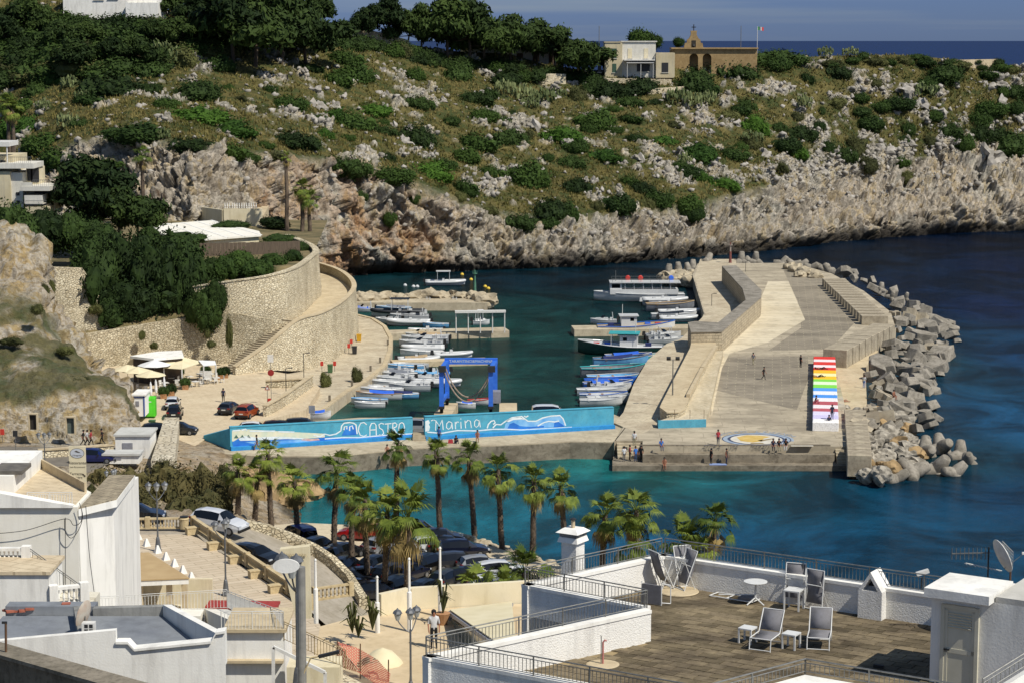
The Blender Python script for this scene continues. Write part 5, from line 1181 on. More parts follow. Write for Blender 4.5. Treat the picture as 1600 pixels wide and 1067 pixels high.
o=thing('litter_bin','round stone litter bin at the corner of the balustrades','bin',G(288,826,10));MB().lathe([(.32,0),(.36,.1),(.36,.75),(.4,.8),(.34,.9)],n=14).build('drum',M_stone,o,world=False);MB().lathe([(.3,.9),(.34,1.0),(.1,1.05)],n=14).build('lid',M_dark,o,world=False)
# street lamps with three lanterns
def make_lamp(h=4.2):
    t = thing('street_lamp', 'x', 'street lamp'); Ml = mat('lamp_grey', '5c5e60', '6e7072', .5, 4, metal=.4)
    MB().lathe([(.24,0),(.24,.12),(.2,.2),(.13,.8),(.1,.95),(.07,1.0),(.055,1.3),(.05,h-.6)],n=10).build('pole',Ml,t,world=False)
    for k in range(3):
        a=k*2*pi/3+.5;d=V3((cos(a),sin(a),0));pts=[V3((0,0,h-.75))+d*(.62*s)+V3((0,0,.28*sin(s*pi)*.2+.62*s**2))for s in np.linspace(0,1,7)]
        if k == 2: pts = [V3((0, 0, h - .7)), V3((0, 0, h - .3)), V3((0, 0, h - .1))]
        MB().tube(pts, .03, 6).build('arm', Ml, t, world=False); e = pts[-1]
        hd=MB().lathe([(.09,0),(.20,.34),(.17,.36)],c=e,n=8).build('lantern',mat('lantern_glass','9a9c98','b4b6b0',.2,3),t,world=False)
        MB().lathe([(.25, .36), (.18, .48), (.06, .55), (.02, .62)], c=e, n=8).build('lantern_cap', Ml, hd, world=False)
    return t
lamp = make_lamp()
def put_lamp(p, label, h=1., rz=0., first=[1]):
    if first[0]:first[0]=0;o=lamp;o.location=p;o.rotation_euler=(0,0,rz);o.scale=(h,)*3;o['label']=label;o['group']='three lantern street lamps';return
    copy_tree(lamp, p, rz, label, 'three lantern street lamps', h)
put_lamp(G(247,861,10),'three lantern lamp standing alone on the upper square',1.1,.2);put_lamp(G(353,930,10),'three lantern lamp beside the long balustrade',1.12,1.);put_lamp(D(466,1088,72),'three lantern lamp right behind the oval sign',1.1,2.);put_lamp(D(642,1094,86),'large three lantern lamp on the restaurant patio',.78*1.1,.6);put_lamp(G(71,748,4.0),'three lantern lamp on the harbour road',1.,.3);put_lamp(G(178,806,9.8),'dark three lantern lamp behind the white house eave',.8,.9)
# ============================================================ PLANTS
def leafmat(name, a, b, rough=.75, scale=.7, trans=.25):
    t = NT(name); t.set(Roughness=rough); t.b.inputs['Specular IOR Level'].default_value = .12
    oi = t.new('ObjectInfo'); co = t.coord('Object')
    f=t.math('ADD',t.math('MULTIPLY',t.noise(co,scale*4,3,.7),.8),t.math('MULTIPLY',t.math('SUBTRACT',oi.outputs['Random'],.5),.35))
    t.col(t.ramp(f, [(.22, a), (.62, b)])); MATS[name] = t.m; return t.m
L_dark=leafmat('dark_green_leaves','1a2710','384a20');L_mid=leafmat('green_leaves','203014','3b4f1f');L_bright=leafmat('bright_green_leaves','283f16','43601f')
L_olive=leafmat('olive_leaves','34371f','585a32');L_pine=leafmat('pine_needles','1c2a12','3d4d22');L_tam=leafmat('tamarisk_leaves','34371f','5d5534');L_cact=leafmat('cactus_pads','55603c','83895c')
M_bark=mat('bark','3d3328','5a4c3b',.95,3,.05);M_palmbark=mat('palm_bark','3a2f26','6e5f4e',.95,2.5,.08,8.,stretch=(1,1,3))
def leafcloud(rng, lobes, n, size, core=.8, flat=1.0, asp=1.8):
    """leaves over a set of lobes (x,y,z,r) -> V (4n,3), F"""
    lob = np.array(lobes, float); w = lob[:, 3] ** 2; k = rng.choice(len(lob), n, p=w / w.sum())
    d = rng.normal(size=(n, 3)); d /= np.linalg.norm(d, axis=1)[:, None]
    rr = lob[k, 3] * (1 - .38 * rng.random(n) ** 1.6) * (1 + .16 * rng.normal(size=n))
    c = lob[k, :3] + d * rr[:, None] * np.array([1, 1, flat])
    nn = d + rng.normal(size=(n, 3)) * .55 + np.array([0, 0, .25]); nn /= np.linalg.norm(nn, axis=1)[:, None]
    a = np.cross(nn, rng.normal(size=(n, 3))); a /= np.linalg.norm(a, axis=1)[:, None]; b = np.cross(nn, a)
    s = size * (.6 + .8 * rng.random(n))[:, None]
    V = np.stack([c - a * s * asp / 2, c - b * s * .42, c + a * s * asp / 2, c + b * s * .42], 1).reshape(-1, 3)
    return V, np.arange(4 * n).reshape(n, 4)
def ico(sub=2):
    bm = bmesh.new(); bmesh.ops.create_icosphere(bm, subdivisions=sub, radius=1); bm.verts.ensure_lookup_table()
    V=np.array([v.co for v in bm.verts]);Fv=np.array([[v.index for v in f.verts]for f in bm.faces]);bm.free();return V,Fv
ICO1, ICO2 = ico(1), ico(2)
def crownmesh(name, rng, lobes, n, size, m_, core=.72, flat=1., asp=1.8):
    V, Fq = leafcloud(rng, lobes, n, size, core, flat, asp); Vs, Fs = [V], [Fq]; o = len(V)
    iv, jf = ICO2
    for x, y, z, r in lobes:
        k = 1 + .18 * rng.normal(size=len(iv))
        Vs.append(iv*k[:,None]*r*core*np.array([1,1,flat])+np.array([x,y,z]));Fs.append(np.c_[jf,jf[:,2]]+o);o+=len(iv)
    V = np.concatenate(Vs); Fa = np.concatenate(Fs)
    me=bpy.data.meshes.new(name);me.from_pydata(V.tolist(),[],[list(dict.fromkeys(f))for f in Fa.tolist()]);me.materials.append(m_);return me
def bush_lobes(rng, k, h=.6, spread=.62):
    L = [(0, 0, h * .45, .62)]
    for i in range(k):
        t = rng.random() * 2 * pi; d = spread * sqrt(rng.random()); r = .26 + .26 * rng.random()
        L.append((d * cos(t), d * sin(t) * .9, h * (.25 + .55 * rng.random()) * (1.1 - d * .6), r))
    return L
rg = np.random.default_rng(5)
BUSH = {}
for key,m_,k,n,sz in(('dark',L_dark,12,4200,.062),('mid',L_mid,12,4200,.062),('bright',L_bright,14,4200,.058),('olive',L_olive,11,3600,.06)):
    BUSH[key] = [crownmesh('bush_' + key, rg, bush_lobes(rg, k), n, sz, m_) for _ in range(3)]
def zone(px, py):
    z=zone0(px,py);top=np.interp(px,HL['px'],HL['top']);foot=np.interp(px,HL['px'],HL['foot']);f=(py-top)/max(1,foot-top)
    return z+(', near the skyline' if f<.22 else(', high on the slope' if f<.45 else(', halfway down' if f<.7 else ', low down')))
def zone0(px, py):
    if px < 330: return 'above the left gorge'
    if py > 270 and px < 760: return 'along the orange cliff top'
    if px < 560: return 'below the ridge pines'
    if px < 800: return 'in the middle of the headland slope' if py > 150 else 'under the ridge pines'
    if px < 1020: return 'on the slope below the white house' if py < 230 else 'on the rocks above the ferry'
    if px < 1230: return 'on the slope below the chapel' if py < 220 else 'on the rocks behind the harbour mouth'
    if px < 1420: return 'on the headland right of the flag'
    return 'on the pale crags at the right edge'
KN = {'dark': 'dark green', 'mid': 'green', 'bright': 'bright green', 'olive': 'olive green'}
def bush(px, py, w, h, key='dark', far=True):
    """px,py: middle of the bush in the photo, w,h its size there"""
    p = on_hill(px, py + h * .35); s = p.y / F
    o=link('bush',BUSH[key][rnd.randrange(3)],None,p+Vector((0,0,-.25*h*s)),rnd.uniform(-.5,.5),(w*s*.72,w*s*.56,max(h*s*.95,w*s*.36)))
    size = 'small ' if w < 26 else ('large ' if w > 55 else '')
    z_ = zone(px, py); return tag(o, size + KN[key] + ' bush ' + z_, 'bush', 'bushes ' + z_)
k_ = .3375
def reg(ox, lst):
    for x, y, w, h, key in lst: bush(ox + x * k_, y * k_, w * k_, h * k_, key)
reg(0, [(900, 400, 220, 130, 'dark'), (620, 590, 260, 110, 'mid'), (930, 510, 240, 110, 'bright'), (1080, 570, 240, 100, 'bright'), (1340, 460, 165, 95, 'mid'), (770, 465, 120, 80, 'mid'), (900, 650, 170, 80, 'dark'), (1085, 690, 150, 90, 'mid'),
        (1350,620,200,100,'dark'),(1420,650,120,80,'mid'),(1500,610,80,60,'bright'),(1565,520,130,100,'bright'),(1560,745,150,90,'mid'),(120,560,200,130,'bright'),(200,640,200,120,'mid'),(260,710,200,120,'mid'),(90,480,160,90,'mid'),
        (540,370,260,160,'dark'),(170,400,120,80,'dark'),(500,745,110,55,'mid'),(680,300,200,100,'dark'),(240,360,140,70,'mid'),(420,450,160,70,'mid'),(380,560,80,60,'dark'),(700,400,110,70,'dark'),(60,340,140,90,'mid'),
        (1120,450,60,40,'olive'),(1210,500,60,60,'olive'),(1060,395,60,40,'mid'),(1250,400,70,50,'mid'),(1480,470,60,40,'mid'),(1480,540,70,50,'mid'),(1230,665,80,50,'mid'),(1170,720,80,50,'dark'),(40,440,60,50,'mid'),(1270,715,130,50,'olive'),
        (1440, 300, 100, 60, 'dark'), (1560, 350, 130, 90, 'mid'), (560, 180, 300, 180, 'dark'), (700, 120, 260, 150, 'dark'), (300, 230, 320, 180, 'dark'), (120, 240, 240, 160, 'dark'), (60, 130, 260, 140, 'dark'), (220, 100, 260, 130, 'dark'), (400, 150, 240, 150, 'dark'), (450, 290, 260, 140, 'dark'), (830, 240, 200, 140, 'olive'), (900, 150, 160, 120, 'mid'), (240, 300, 240, 120, 'dark'), (560, 280, 240, 120, 'dark'), (1010, 280, 140, 100, 'mid'), (980, 220, 160, 90, 'olive')])
reg(530, [(60, 540, 190, 130, 'mid'), (165, 490, 160, 70, 'bright'), (365, 600, 150, 150, 'dark'), (375, 460, 110, 80, 'dark'), (60, 320, 190, 130, 'mid'), (30, 250, 150, 100, 'mid'), (640, 440, 140, 80, 'dark'), (675, 520, 140, 80, 'mid'), (520, 550, 90, 50, 'dark'), (590, 700, 130, 100, 'mid'),
          (640,640,180,110,'mid'),(800,620,130,100,'dark'),(805,520,50,40,'dark'),(870,780,190,170,'mid'),(1030,610,180,100,'bright'),(1090,660,120,80,'mid'),(1180,530,170,130,'mid'),(1160,580,90,70,'mid'),(1240,700,160,75,'bright'),(1105,845,110,110,'dark'),
          (430,770,200,110,'bright'),(490,750,110,70,'mid'),(250,790,180,90,'mid'),(580,850,110,75,'mid'),(600,880,90,50,'mid'),(710,785,120,80,'mid'),(1080,740,110,80,'dark'),(960,950,190,130,'dark'),(1050,960,110,120,'mid'),(850,1000,140,90,'dark'),(960,1020,110,60,'mid'),
          (1290,920,150,110,'mid'),(1400,850,110,90,'dark'),(1350,830,90,70,'mid'),(1510,635,130,60,'bright'),(1380,625,90,50,'mid'),(1350,540,110,50,'mid'),(1280,495,70,40,'mid'),(1465,465,60,40,'dark'),(1480,900,130,100,'mid'),(1585,760,100,70,'mid'),(200,590,110,60,'dark'),(40,630,70,40,'mid'),(60,745,150,100,'dark'),
          (210,560,50,40,'mid'),(880,610,50,60,'olive'),(765,550,60,50,'dark'),(700,420,80,70,'mid'),(545,320,140,120,'dark'),(350,330,90,80,'mid'),(280,220,110,110,'olive'),(195,210,70,80,'dark'),(970,720,60,50,'mid'),(760,350,160,80,'dark'),(850,340,110,70,'mid'),(1100,420,90,90,'olive'),(1150,400,110,90,'dark'),(1260,400,180,110,'dark'),(1380,380,180,100,'dark'),(1350,460,110,60,'dark'),
          (1280, 590, 90, 50, 'mid'), (700, 960, 80, 50, 'olive'), (380, 905, 50, 60, 'mid'), (110, 890, 70, 60, 'dark'), (240, 1000, 60, 70, 'mid'), (140, 740, 70, 40, 'olive'), (560, 900, 60, 50, 'olive'), (230, 720, 60, 60, 'dark'), (1420, 930, 80, 70, 'olive'), (1550, 570, 60, 40, 'olive'), (1200, 940, 60, 60, 'olive')])
reg(1060, [(60, 350, 190, 140, 'dark'), (120, 390, 120, 90, 'mid'), (290, 300, 190, 130, 'dark'), (470, 225, 210, 90, 'dark'), (440, 280, 140, 80, 'mid'), (100, 680, 160, 110, 'bright'), (50, 780, 130, 80, 'mid'), (110, 810, 90, 60, 'bright'), (210, 840, 130, 65, 'bright'), (50, 920, 130, 110, 'mid'), (80, 970, 100, 80, 'mid'), (250, 700, 130, 80, 'mid'),
           (230,520,110,60,'olive'),(280,500,100,60,'mid'),(350,560,120,110,'bright'),(315,470,80,80,'dark'),(570,600,130,90,'dark'),(490,650,130,80,'mid'),(540,690,110,70,'bright'),(470,580,60,60,'dark'),(665,505,45,45,'dark'),(690,670,60,75,'mid'),(760,690,100,90,'dark'),(820,650,100,110,'olive'),
           (880,550,130,80,'mid'),(840,505,100,50,'dark'),(750,315,115,75,'dark'),(600,350,65,70,'mid'),(930,480,100,60,'mid'),(1010,460,150,70,'mid'),(1150,375,110,90,'mid'),(1220,320,170,100,'dark'),(1110,262,90,30,'dark'),(1040,740,75,60,'mid'),(1060,580,70,70,'mid'),(1045,640,50,60,'dark'),
           (1250,590,110,90,'dark'),(1310,640,100,90,'mid'),(1390,530,110,100,'mid'),(1400,600,100,100,'dark'),(1440,485,150,80,'mid'),(1530,640,190,130,'dark'),(1570,410,120,80,'dark'),(1510,410,60,60,'mid'),(1430,335,100,50,'mid'),(1560,480,90,80,'mid'),(1480,600,120,90,'dark'),
           (650, 570, 60, 60, 'mid'), (545, 530, 60, 50, 'olive'), (900, 370, 90, 50, 'olive'), (740, 460, 90, 60, 'olive'), (840, 440, 80, 50, 'mid'), (1160, 640, 60, 60, 'olive'), (870, 740, 90, 80, 'olive'), (1180, 520, 90, 60, 'mid'), (290, 670, 60, 60, 'mid'), (1480, 270, 60, 40, 'dark'), (850, 250, 60, 40, 'dark'), (340, 640, 90, 80, 'olive'), (1380, 275, 60, 25, 'dark'), (460, 760, 80, 60, 'olive'), (700, 730, 60, 60, 'olive'), (1070, 800, 80, 70, 'olive'), (160, 260, 120, 60, 'dark')])
for _ in range(60):
    x=rnd.uniform(-20,340);bush(x,rnd.uniform(26,np.interp(x,[0,150,340],[120,110,75])),rnd.uniform(45,85),rnd.uniform(28,45),rnd.choice(['dark','dark','dark','olive','mid']))
for _ in range(34):x=rnd.uniform(520,945);bush(x,np.interp(x,[520,620,700,850,945],[50,72,88,106,116])+rnd.uniform(-2,10),rnd.uniform(26,48),rnd.uniform(18,28),rnd.choice(['dark','mid','dark']))
for _ in range(26):x=rnd.uniform(1160,1600);bush(x,np.interp(x,[1160,1250,1400,1600],[104,90,88,102])+rnd.uniform(0,8),rnd.uniform(14,34),rnd.uniform(8,14),rnd.choice(['dark','mid','olive']))
# prickly pears: stacks of flat pads
def pear_mesh(rng):
    mb = MB()
    for k in range(90):
        t = rng.random() * 2 * pi; d = sqrt(rng.random()) * .9; z = .1 + .75 * rng.random() * (1 - .5 * d)
        c=Vector((d*cos(t),d*sin(t),z));n=Vector((rng.normal(),rng.normal(),.4*rng.normal())).normalized();a=n.cross(Vector((0,0,1))).normalized();b=n.cross(a);r=.10+.05*rng.random()
        ring_ = [c + (a * cos(q) * .7 + b * sin(q)) * r for q in np.linspace(0, 2 * pi, 8)[:-1]]
        m = len(ring_); th = n * .018
        mb.add([p+th for p in ring_]+[p-th for p in ring_],[tuple(range(m)),tuple(range(m,2*m))[::-1]]+[(i,(i+1)%m,m+(i+1)%m,m+i)for i in range(m)])
    return mb.mesh('prickly_pear', L_cact)
PEAR = [pear_mesh(rg) for _ in range(3)]
def pear(px, py, w, h, lab):
    p=on_hill(px,py+h*.4);s=p.y/F;tag(link('prickly_pear',PEAR[rnd.randrange(3)],None,p,rnd.uniform(0,6),(w*s*.55,w*s*.55,h*s*1.25)),lab,'cactus','prickly pears')
for x,y,w,h in[(790,138,34,24),(820,146,40,26),(850,150,38,24),(875,148,30,20),(830,160,30,20)]:pear(x,y,w,h,'pale prickly pear thicket below the pine shaded villa')
for x,y,w,h in[(1060,152,40,26),(1085,158,36,22),(1105,154,30,20)]:pear(x,y,w,h,'pale prickly pear thicket below the chapel')
for x,y,w,h in[(250,80,44,30),(275,90,40,26),(235,95,34,22)]:pear(x,y,w,h,'prickly pear thicket in the dark scrub at the upper left')
for x,y,w,h in[(105,190,36,24),(110,130,30,20),(255,210,26,18),(70,165,24,18),(130,150,26,18)]:pear(x,y,w,h,'prickly pear clump above the left gorge')
for x,y,w,h in[(1255,162,24,22),(1290,82,26,16),(1330,82,26,14),(1440,142,50,22),(1175,216,36,20),(1070,248,24,18)]:pear(x,y,w,h,'prickly pear clump among the rocks right of the chapel')
# pines
def pine_mesh(rng, spread=1., tall=1., nl=9):
    lob = []
    for i in range(nl):
        t=rng.random()*2*pi;d=.55*spread*sqrt(rng.random());lob.append((d*cos(t),d*sin(t),(.55+.35*rng.random()-.25*d)*tall,.17+.13*rng.random()))
    lob += [(0, 0, .88 * tall, .25), (.12, .1, .72 * tall, .28)]
    crown = crownmesh('crown', rng, lob, 3600, .052, L_pine, .62, .62, 2.2)
    mb=MB();mb.tube([(0,0,-.1),(.02,.01,.25),(-.01,.02,.5*tall),(.0,.0,.75*tall)],[.035,.028,.02,.01],7)
    for x, y, z, r in lob[:7]: mb.tube([(0, 0, .42 * tall), (x * .5, y * .5, z * .8), (x, y, z)], [.014, .01, .005], 5)
    return crown, mb.mesh('trunk', M_bark)
PINE = [pine_mesh(rg, 1., 1.), pine_mesh(rg, 1.25, .85), pine_mesh(rg, .8, 1.05, 8)]
def pine(px, base_y, top_y, k, label, Y=None, base=None, grp='pines', wide=1.):
    p = base if base is not None else (D(px, base_y, Y) if Y else on_hill(px, base_y)); h = (base_y - top_y) * p.y / F
    o = thing('pine_tree', label, 'tree', p, rnd.uniform(0, 6), grp); o.scale = (h * .95 * wide, h * .95 * wide, h)
    link('crown', PINE[k][0], o); link('trunk', PINE[k][1], o); return o
for px,b,t,k,w in[(400,105,-10,1,1.0),(365,95,-20,0,.9),(440,95,-12,0,1.0),(480,100,5,1,1.),(420,60,-20,0,.8),(340,40,-30,2,.8),(300,30,-20,2,.9),(270,25,-15,2,.9),(500,60,-5,2,.9)]:
    pine(px, b, t, k, 'dark pine in the grove at the top left ridge', None, None, 'pines of the upper left grove', w)
for px, b, t, k, w in [(572, 62, 8, 1, .9), (610, 70, 2, 2, 1.), (640, 78, 18, 1, .9), (660, 85, 12, 2, .8)]:
    pine(px, b, t, k, 'pine beside the stone wall on the ridge', None, None, 'pines by the ridge wall', w)
for px,b,t,k,w in[(700,95,0,0,.9),(735,100,4,0,.9),(760,100,20,1,1.),(800,98,16,1,1.),(840,96,22,1,1.),(865,98,34,1,.8)]:
    pine(px, b, t, k, 'tall umbrella pine shading the ridge villa', None, None, 'umbrella pines of the ridge villa', w)
pine(905,122,56,1,'broad dark pine leaning beside the white ridge house',None,None,None,1.1);pine(925,116,62,1,'low dark pine just left of the white ridge house',None,None,None,.9)
for px, b, t in [(1000, 75, 48), (1060, 72, 60), (1020, 74, 55)]:
    p=D(px,b,570);o=thing('tree','round green tree behind the white ridge house','tree',p,0,'trees behind the ridge house');h=(b-t)*570/F;o.scale=(h,h,h*1.2);link('crown',BUSH['mid'][1],o,(0,0,.1));link('trunk',PINE[0][1],o,None,None,.5)
for k in range(16):
    x=10+k*21;b=rnd.uniform(50,100)-x*.05+(35 if 80<x<260 else 0);pine(x,b,b-rnd.uniform(42,66),k%3,'dark pine %s the white house in the scrub at the top left'%('left of' if x<90 else('below' if x<240 else 'right of')),None,None,'pines around the top left house',rnd.uniform(.9,1.2))
# two pines and shrubs by the white house on the left
for px,b,t,k,w,lab in[(135,372,246,0,1.0,'big leaning pine beside the white terraced house'),(188,376,282,1,1.0,'flat topped pine right of the white terraced house'),(215,372,300,1,.8,'smaller pine in front of the palm by the car park')]:pine(px,b,t,k,lab,322,None,'pines beside the terraced house',w)
def nbush(px, py, w, h, Y, key, label, group, dz=0.):
    p=D(px,py+h/2,Y);s=Y/F;o=link('bush',BUSH[key][rnd.randrange(3)],None,p+Vector((0,0,dz)),rnd.uniform(0,6.28),(w*s*.55,w*s*.5,h*s*.95));return tag(o,label,'bush',group)
NB={k:[crownmesh('shrub_'+k,rg,bush_lobes(rg,16,.8,.7),6500,.055,m_,.8)for _ in range(2)]for k,m_ in(('dark',L_dark),('tam',L_tam),('mid',L_mid))}
def shrub(px, py, w, h, Y, key, label, group=None, name='shrub'):
    p=D(px,py+h/2,Y);s=Y/F;o=link(name,NB[key][rnd.randrange(2)],None,p,rnd.uniform(0,6.28),(w*s*.55,w*s*.42,h*s*.95));return tag(o,label,'bush',group)
for px,py,w,h,Y in[(150,425,110,110,297),(195,405,120,110,300),(240,420,120,120,297),(285,425,100,110,297),(200,462,110,70,294),(255,462,100,60,294),(300,450,70,70,295),(160,395,110,70,302),(270,390,130,70,304),(175,480,70,50,292),(328,420,50,44,302),(318,475,60,60,290.6),(335,455,40,50,290.6)]:
    shrub(px,py,w,h,Y,'dark','dense dark evergreen shrub spilling over the terrace walls','dark shrubs above the harbour restaurant')
for px,py,w,h,Y in[(370,405,70,34,305),(400,415,60,30,303),(345,415,60,40,302),(430,405,60,24,312),(455,398,40,20,316)]:shrub(px,py,w,h,Y,'mid','green shrub on the terrace inside the high wall','green shrubs on the terrace')
for px,py,w,h,Y in[(25,345,90,70,300),(70,350,80,60,305),(110,355,80,60,308),(150,360,70,40,310),(300,372,60,20,330),(360,350,60,14,352),(235,365,40,30,318),(435,372,70,16,345),(410,385,60,16,335),(465,385,40,22,332),(430,345,60,18,375)]:shrub(px,py,w,h,Y,'dark','dark shrub below the white terraced house','shrubs below the terraced house')
for px,py,w,h,Y in[(180,755,90,70,196),(235,765,110,90,190),(285,760,110,95,190),(330,770,90,80,188),(215,785,100,60,180),(300,790,110,60,180),(355,745,50,50,200),(160,775,60,50,188),(255,735,60,50,203)]:
    shrub(px,py,w,h,Y,'tam','feathery brown green tamarisk behind the parked cars','tamarisks below the harbour road','tamarisk')
for px,py,w,h,Y in[(60,480,30,16,250),(20,530,40,14,246),(100,545,36,14,246),(70,450,18,30,262),(77,445,22,34,284),(115,590,50,12,238),(150,480,24,16,289),(222,520,12,16,288),(240,537,14,12,288),(330,535,18,12,288),(325,518,12,14,289),(358,508,12,50,287.5)]:
    nbush(px, py, w, h, Y, 'olive', 'small scrubby plant on the rock and walls at the left', 'scrub on the left walls')

# loose limestone on the headland, and dry grass (too many to count)
def scatter():
    rng=np.random.default_rng(3);S=HL['S'][70:HL['R']];Rk=HL['rock'][70:HL['R']].copy();Rk[:46]*=np.clip((HL['px']-780)/260,0,1)*.6;R,K=Rk.shape
    w = .05 + Rk ** 2; w[:, :80] *= .3; f = w.ravel() / w.sum(); n = 9000
    i = rng.choice(len(f), n, p=f); P = S.reshape(-1, 3)[i] + rng.normal(size=(n, 3)) * np.array([.35, .35, 0])
    iv, jf = ICO1; r = .16 + .6 * rng.random(n) ** 3.
    V=iv[None]*(1+.3*rng.normal(size=(n,len(iv),1)))*(r[:,None]*(.8+.5*rng.random((n,3))))[:,None,:]*np.array([1,1,.85])+P[:,None,:]
    Fa = (jf[None] + (np.arange(n) * len(iv))[:, None, None]).reshape(-1, 3)
    m_ = mat('limestone', 'a8a298', '7f796e', .95, .8, .08, 4.)
    tag(link('limestone_rubble',npmesh('limestone_rubble',V.reshape(-1,3),Fa,m_,False)),'loose white limestone strewn over the headland slope','rubble',None,'stuff')
    w=(1-Rk)+.05;w[:46]=0;f=w.ravel()/w.sum();n=26000;i=rng.choice(len(f),n,p=f);P=S.reshape(-1,3)[i]+rng.normal(size=(n,3))*np.array([.4,.4,0])
    sel=rng.choice(len(f),90000,p=f);Q=S.reshape(-1,3)[sel];m=fbm(Q/9.,3,91)+.5*fbm(Q/3.,2,92);Q=Q[m>.20][:7000];V,Fq=leafcloud(rng,[(0,0,0,1.)],len(Q)*16,.26,asp=1.6)
    V=V.reshape(len(Q),64,3)*(np.array([.75,.75,.34])*(.6+.7*rng.random((len(Q),1,1))))+Q[:,None,:];t=NT('maquis_leaves');t.set(Roughness=.8);t.b.inputs['Specular IOR Level'].default_value=.1;t.col(t.ramp(t.noise(t.coord('Object'),.2,4,.7),[(.36,'222f14'),(.5,'37471e'),(.64,'4f552c')]))
    tag(link('maquis',npmesh('maquis',V.reshape(-1,3),Fq,t.m,False)),'low green maquis creeping between the rocks of the headland','scrub',None,'stuff')
    B = []
    for k in range(4):
        t = rng.random(n) * 2 * pi; hgt = .3 + .45 * rng.random(n); lean = rng.normal(size=(n, 2)) * .25
        a=P+np.c_[cos_(t)*.16,sin_(t)*.16,-.1+0*t];b=P-np.c_[cos_(t)*.16,sin_(t)*.16,.1+0*t];c=P+np.c_[lean,hgt]
        B.append(np.stack([a, b, c], 1))
    V = np.concatenate(B).reshape(-1, 3)
    t = NT('dry_grass'); t.set(Roughness=.9); t.b.inputs['Specular IOR Level'].default_value = .1
    t.col(t.ramp(t.noise(t.coord('Object'), .09, 5, .7), [(.34, '4f5226'), (.48, '71693c'), (.64, '8d804f')]))
    tag(link('dry_grass',npmesh('dry_grass',V,np.arange(len(V)).reshape(-1,3),t.m,False)),'dry olive and straw coloured grass on the headland','grass',None,'stuff')
cos_, sin_ = np.cos, np.sin
scatter()
# crags: big angular limestone masses standing out of the cliff and slope
CRAG = []
for k in range(5):
    me = boulder_mesh(40 + k, 1.0, 2, .62); me.materials.append(MATS['limestone']); CRAG.append(me)
def crag(x, y, r, lab):
    p=on_hill(x,y);o=link('crag',CRAG[rnd.randrange(5)],None,p+Vector((0,.35*r,-.2*r)),rnd.uniform(0,6),(r,r*.8,r*rnd.uniform(.7,1.25)));o.rotation_euler=(rnd.uniform(-.3,.3),rnd.uniform(-.3,.3),rnd.uniform(0,6));tag(o,lab,'rock','crags of the headland')
for k in range(26):
    x=rnd.uniform(1380,1620);crag(x,rnd.uniform(115,260),rnd.uniform(.9,3.0),'pale crag on the rocky slope at the right edge')
for k in range(50):
    x=rnd.uniform(480,1380);crag(x,rnd.uniform(130,300)if x>800 else rnd.uniform(110,240),rnd.uniform(.7,1.6),'white limestone outcrop on the open slope '+('left of the villa' if x<900 else 'below the chapel'))
# ============================================================ ARMOUR ROCK, BEACONS, BUILDINGS
for f_ in LATE: f_[0](*f_[1:4]) if f_[4] else f_[0](f_[1], f_[2], f_[3], False)
def tetra_mesh():
    mb = MB(); dirs = [V3((0, 0, 1))] + [V3((cos(a) * .943, sin(a) * .943, -.333)) for a in (0, 2.094, 4.189)]
    for d in dirs: mb.tube([V3((0, 0, 0)), d * .45, d * 1.0, d * 1.04], [.42, .40, .27, .22], 12)
    return mb.mesh('tetrapod', M_armour, 40)
def chunk_mesh(seed):
    r=random.Random(seed);mb=MB();k=r.choice([4,5,6]);ring=[(r.uniform(.75,1.05)*cos(2*pi*i/k+r.uniform(-.2,.2)),r.uniform(.6,.95)*sin(2*pi*i/k+r.uniform(-.2,.2)))for i in range(k)]
    mb.prism(ring,-.5,[.5+r.uniform(-.25,.15)for _ in ring],[(x*r.uniform(.7,1.),y*r.uniform(.7,1.))for x,y in ring])
    me=mb.mesh('armour_block',M_armour);bm=bmesh.new();bm.from_mesh(me);bmesh.ops.bevel(bm,geom=bm.edges[:],offset=.05,segments=1,affect='EDGES');bm.to_mesh(me);bm.free();return me
def cross_mesh():
    mb = MB(); pts = [];
    for k in range(8):
        a = k * pi / 4; r = 1.1 if k % 2 == 0 else .42
        if k % 2 == 0: pts += [(r * cos(a - .3), r * sin(a - .3)), (r * cos(a + .3), r * sin(a + .3))]
        else: pts += [(r * cos(a), r * sin(a))]
    mb.prism(pts, -.4, .4); return mb.mesh('armour_block', M_block)
TET = tetra_mesh(); CH = [chunk_mesh(i) for i in range(7)]; CR = cross_mesh()
r2=random.Random(11);Lx=[(1295,418),(1330,432),(1388,470),(1402,500),(1392,540),(1378,560),(1352,585),(1362,605),(1352,645),(1340,660)];Rx=[(1322,418),(1362,440),(1425,470),(1490,505),(1500,535),(1465,560),(1472,590),(1445,625),(1468,660),(1450,672)]
ly_, lx_ = [p[1] for p in Lx], [p[0] for p in Lx]; ry_, rx_ = [p[1] for p in Rx], [p[0] for p in Rx]
def armour(px, py, z, s, me, lab, grp, tilt=.5):
    p=G(px,py,z);o=link('tetrapod' if me is TET else 'armour_block',me,None,p,0,s if me is TET else(s*1.15,s*r2.uniform(.7,1.1),s*r2.uniform(.6,1.)));o.rotation_euler=(r2.uniform(-tilt,tilt),r2.uniform(-tilt,tilt),r2.uniform(0,6.28));return tag(o,lab,'tetrapod' if me is TET else 'concrete block',grp)
y = 424.
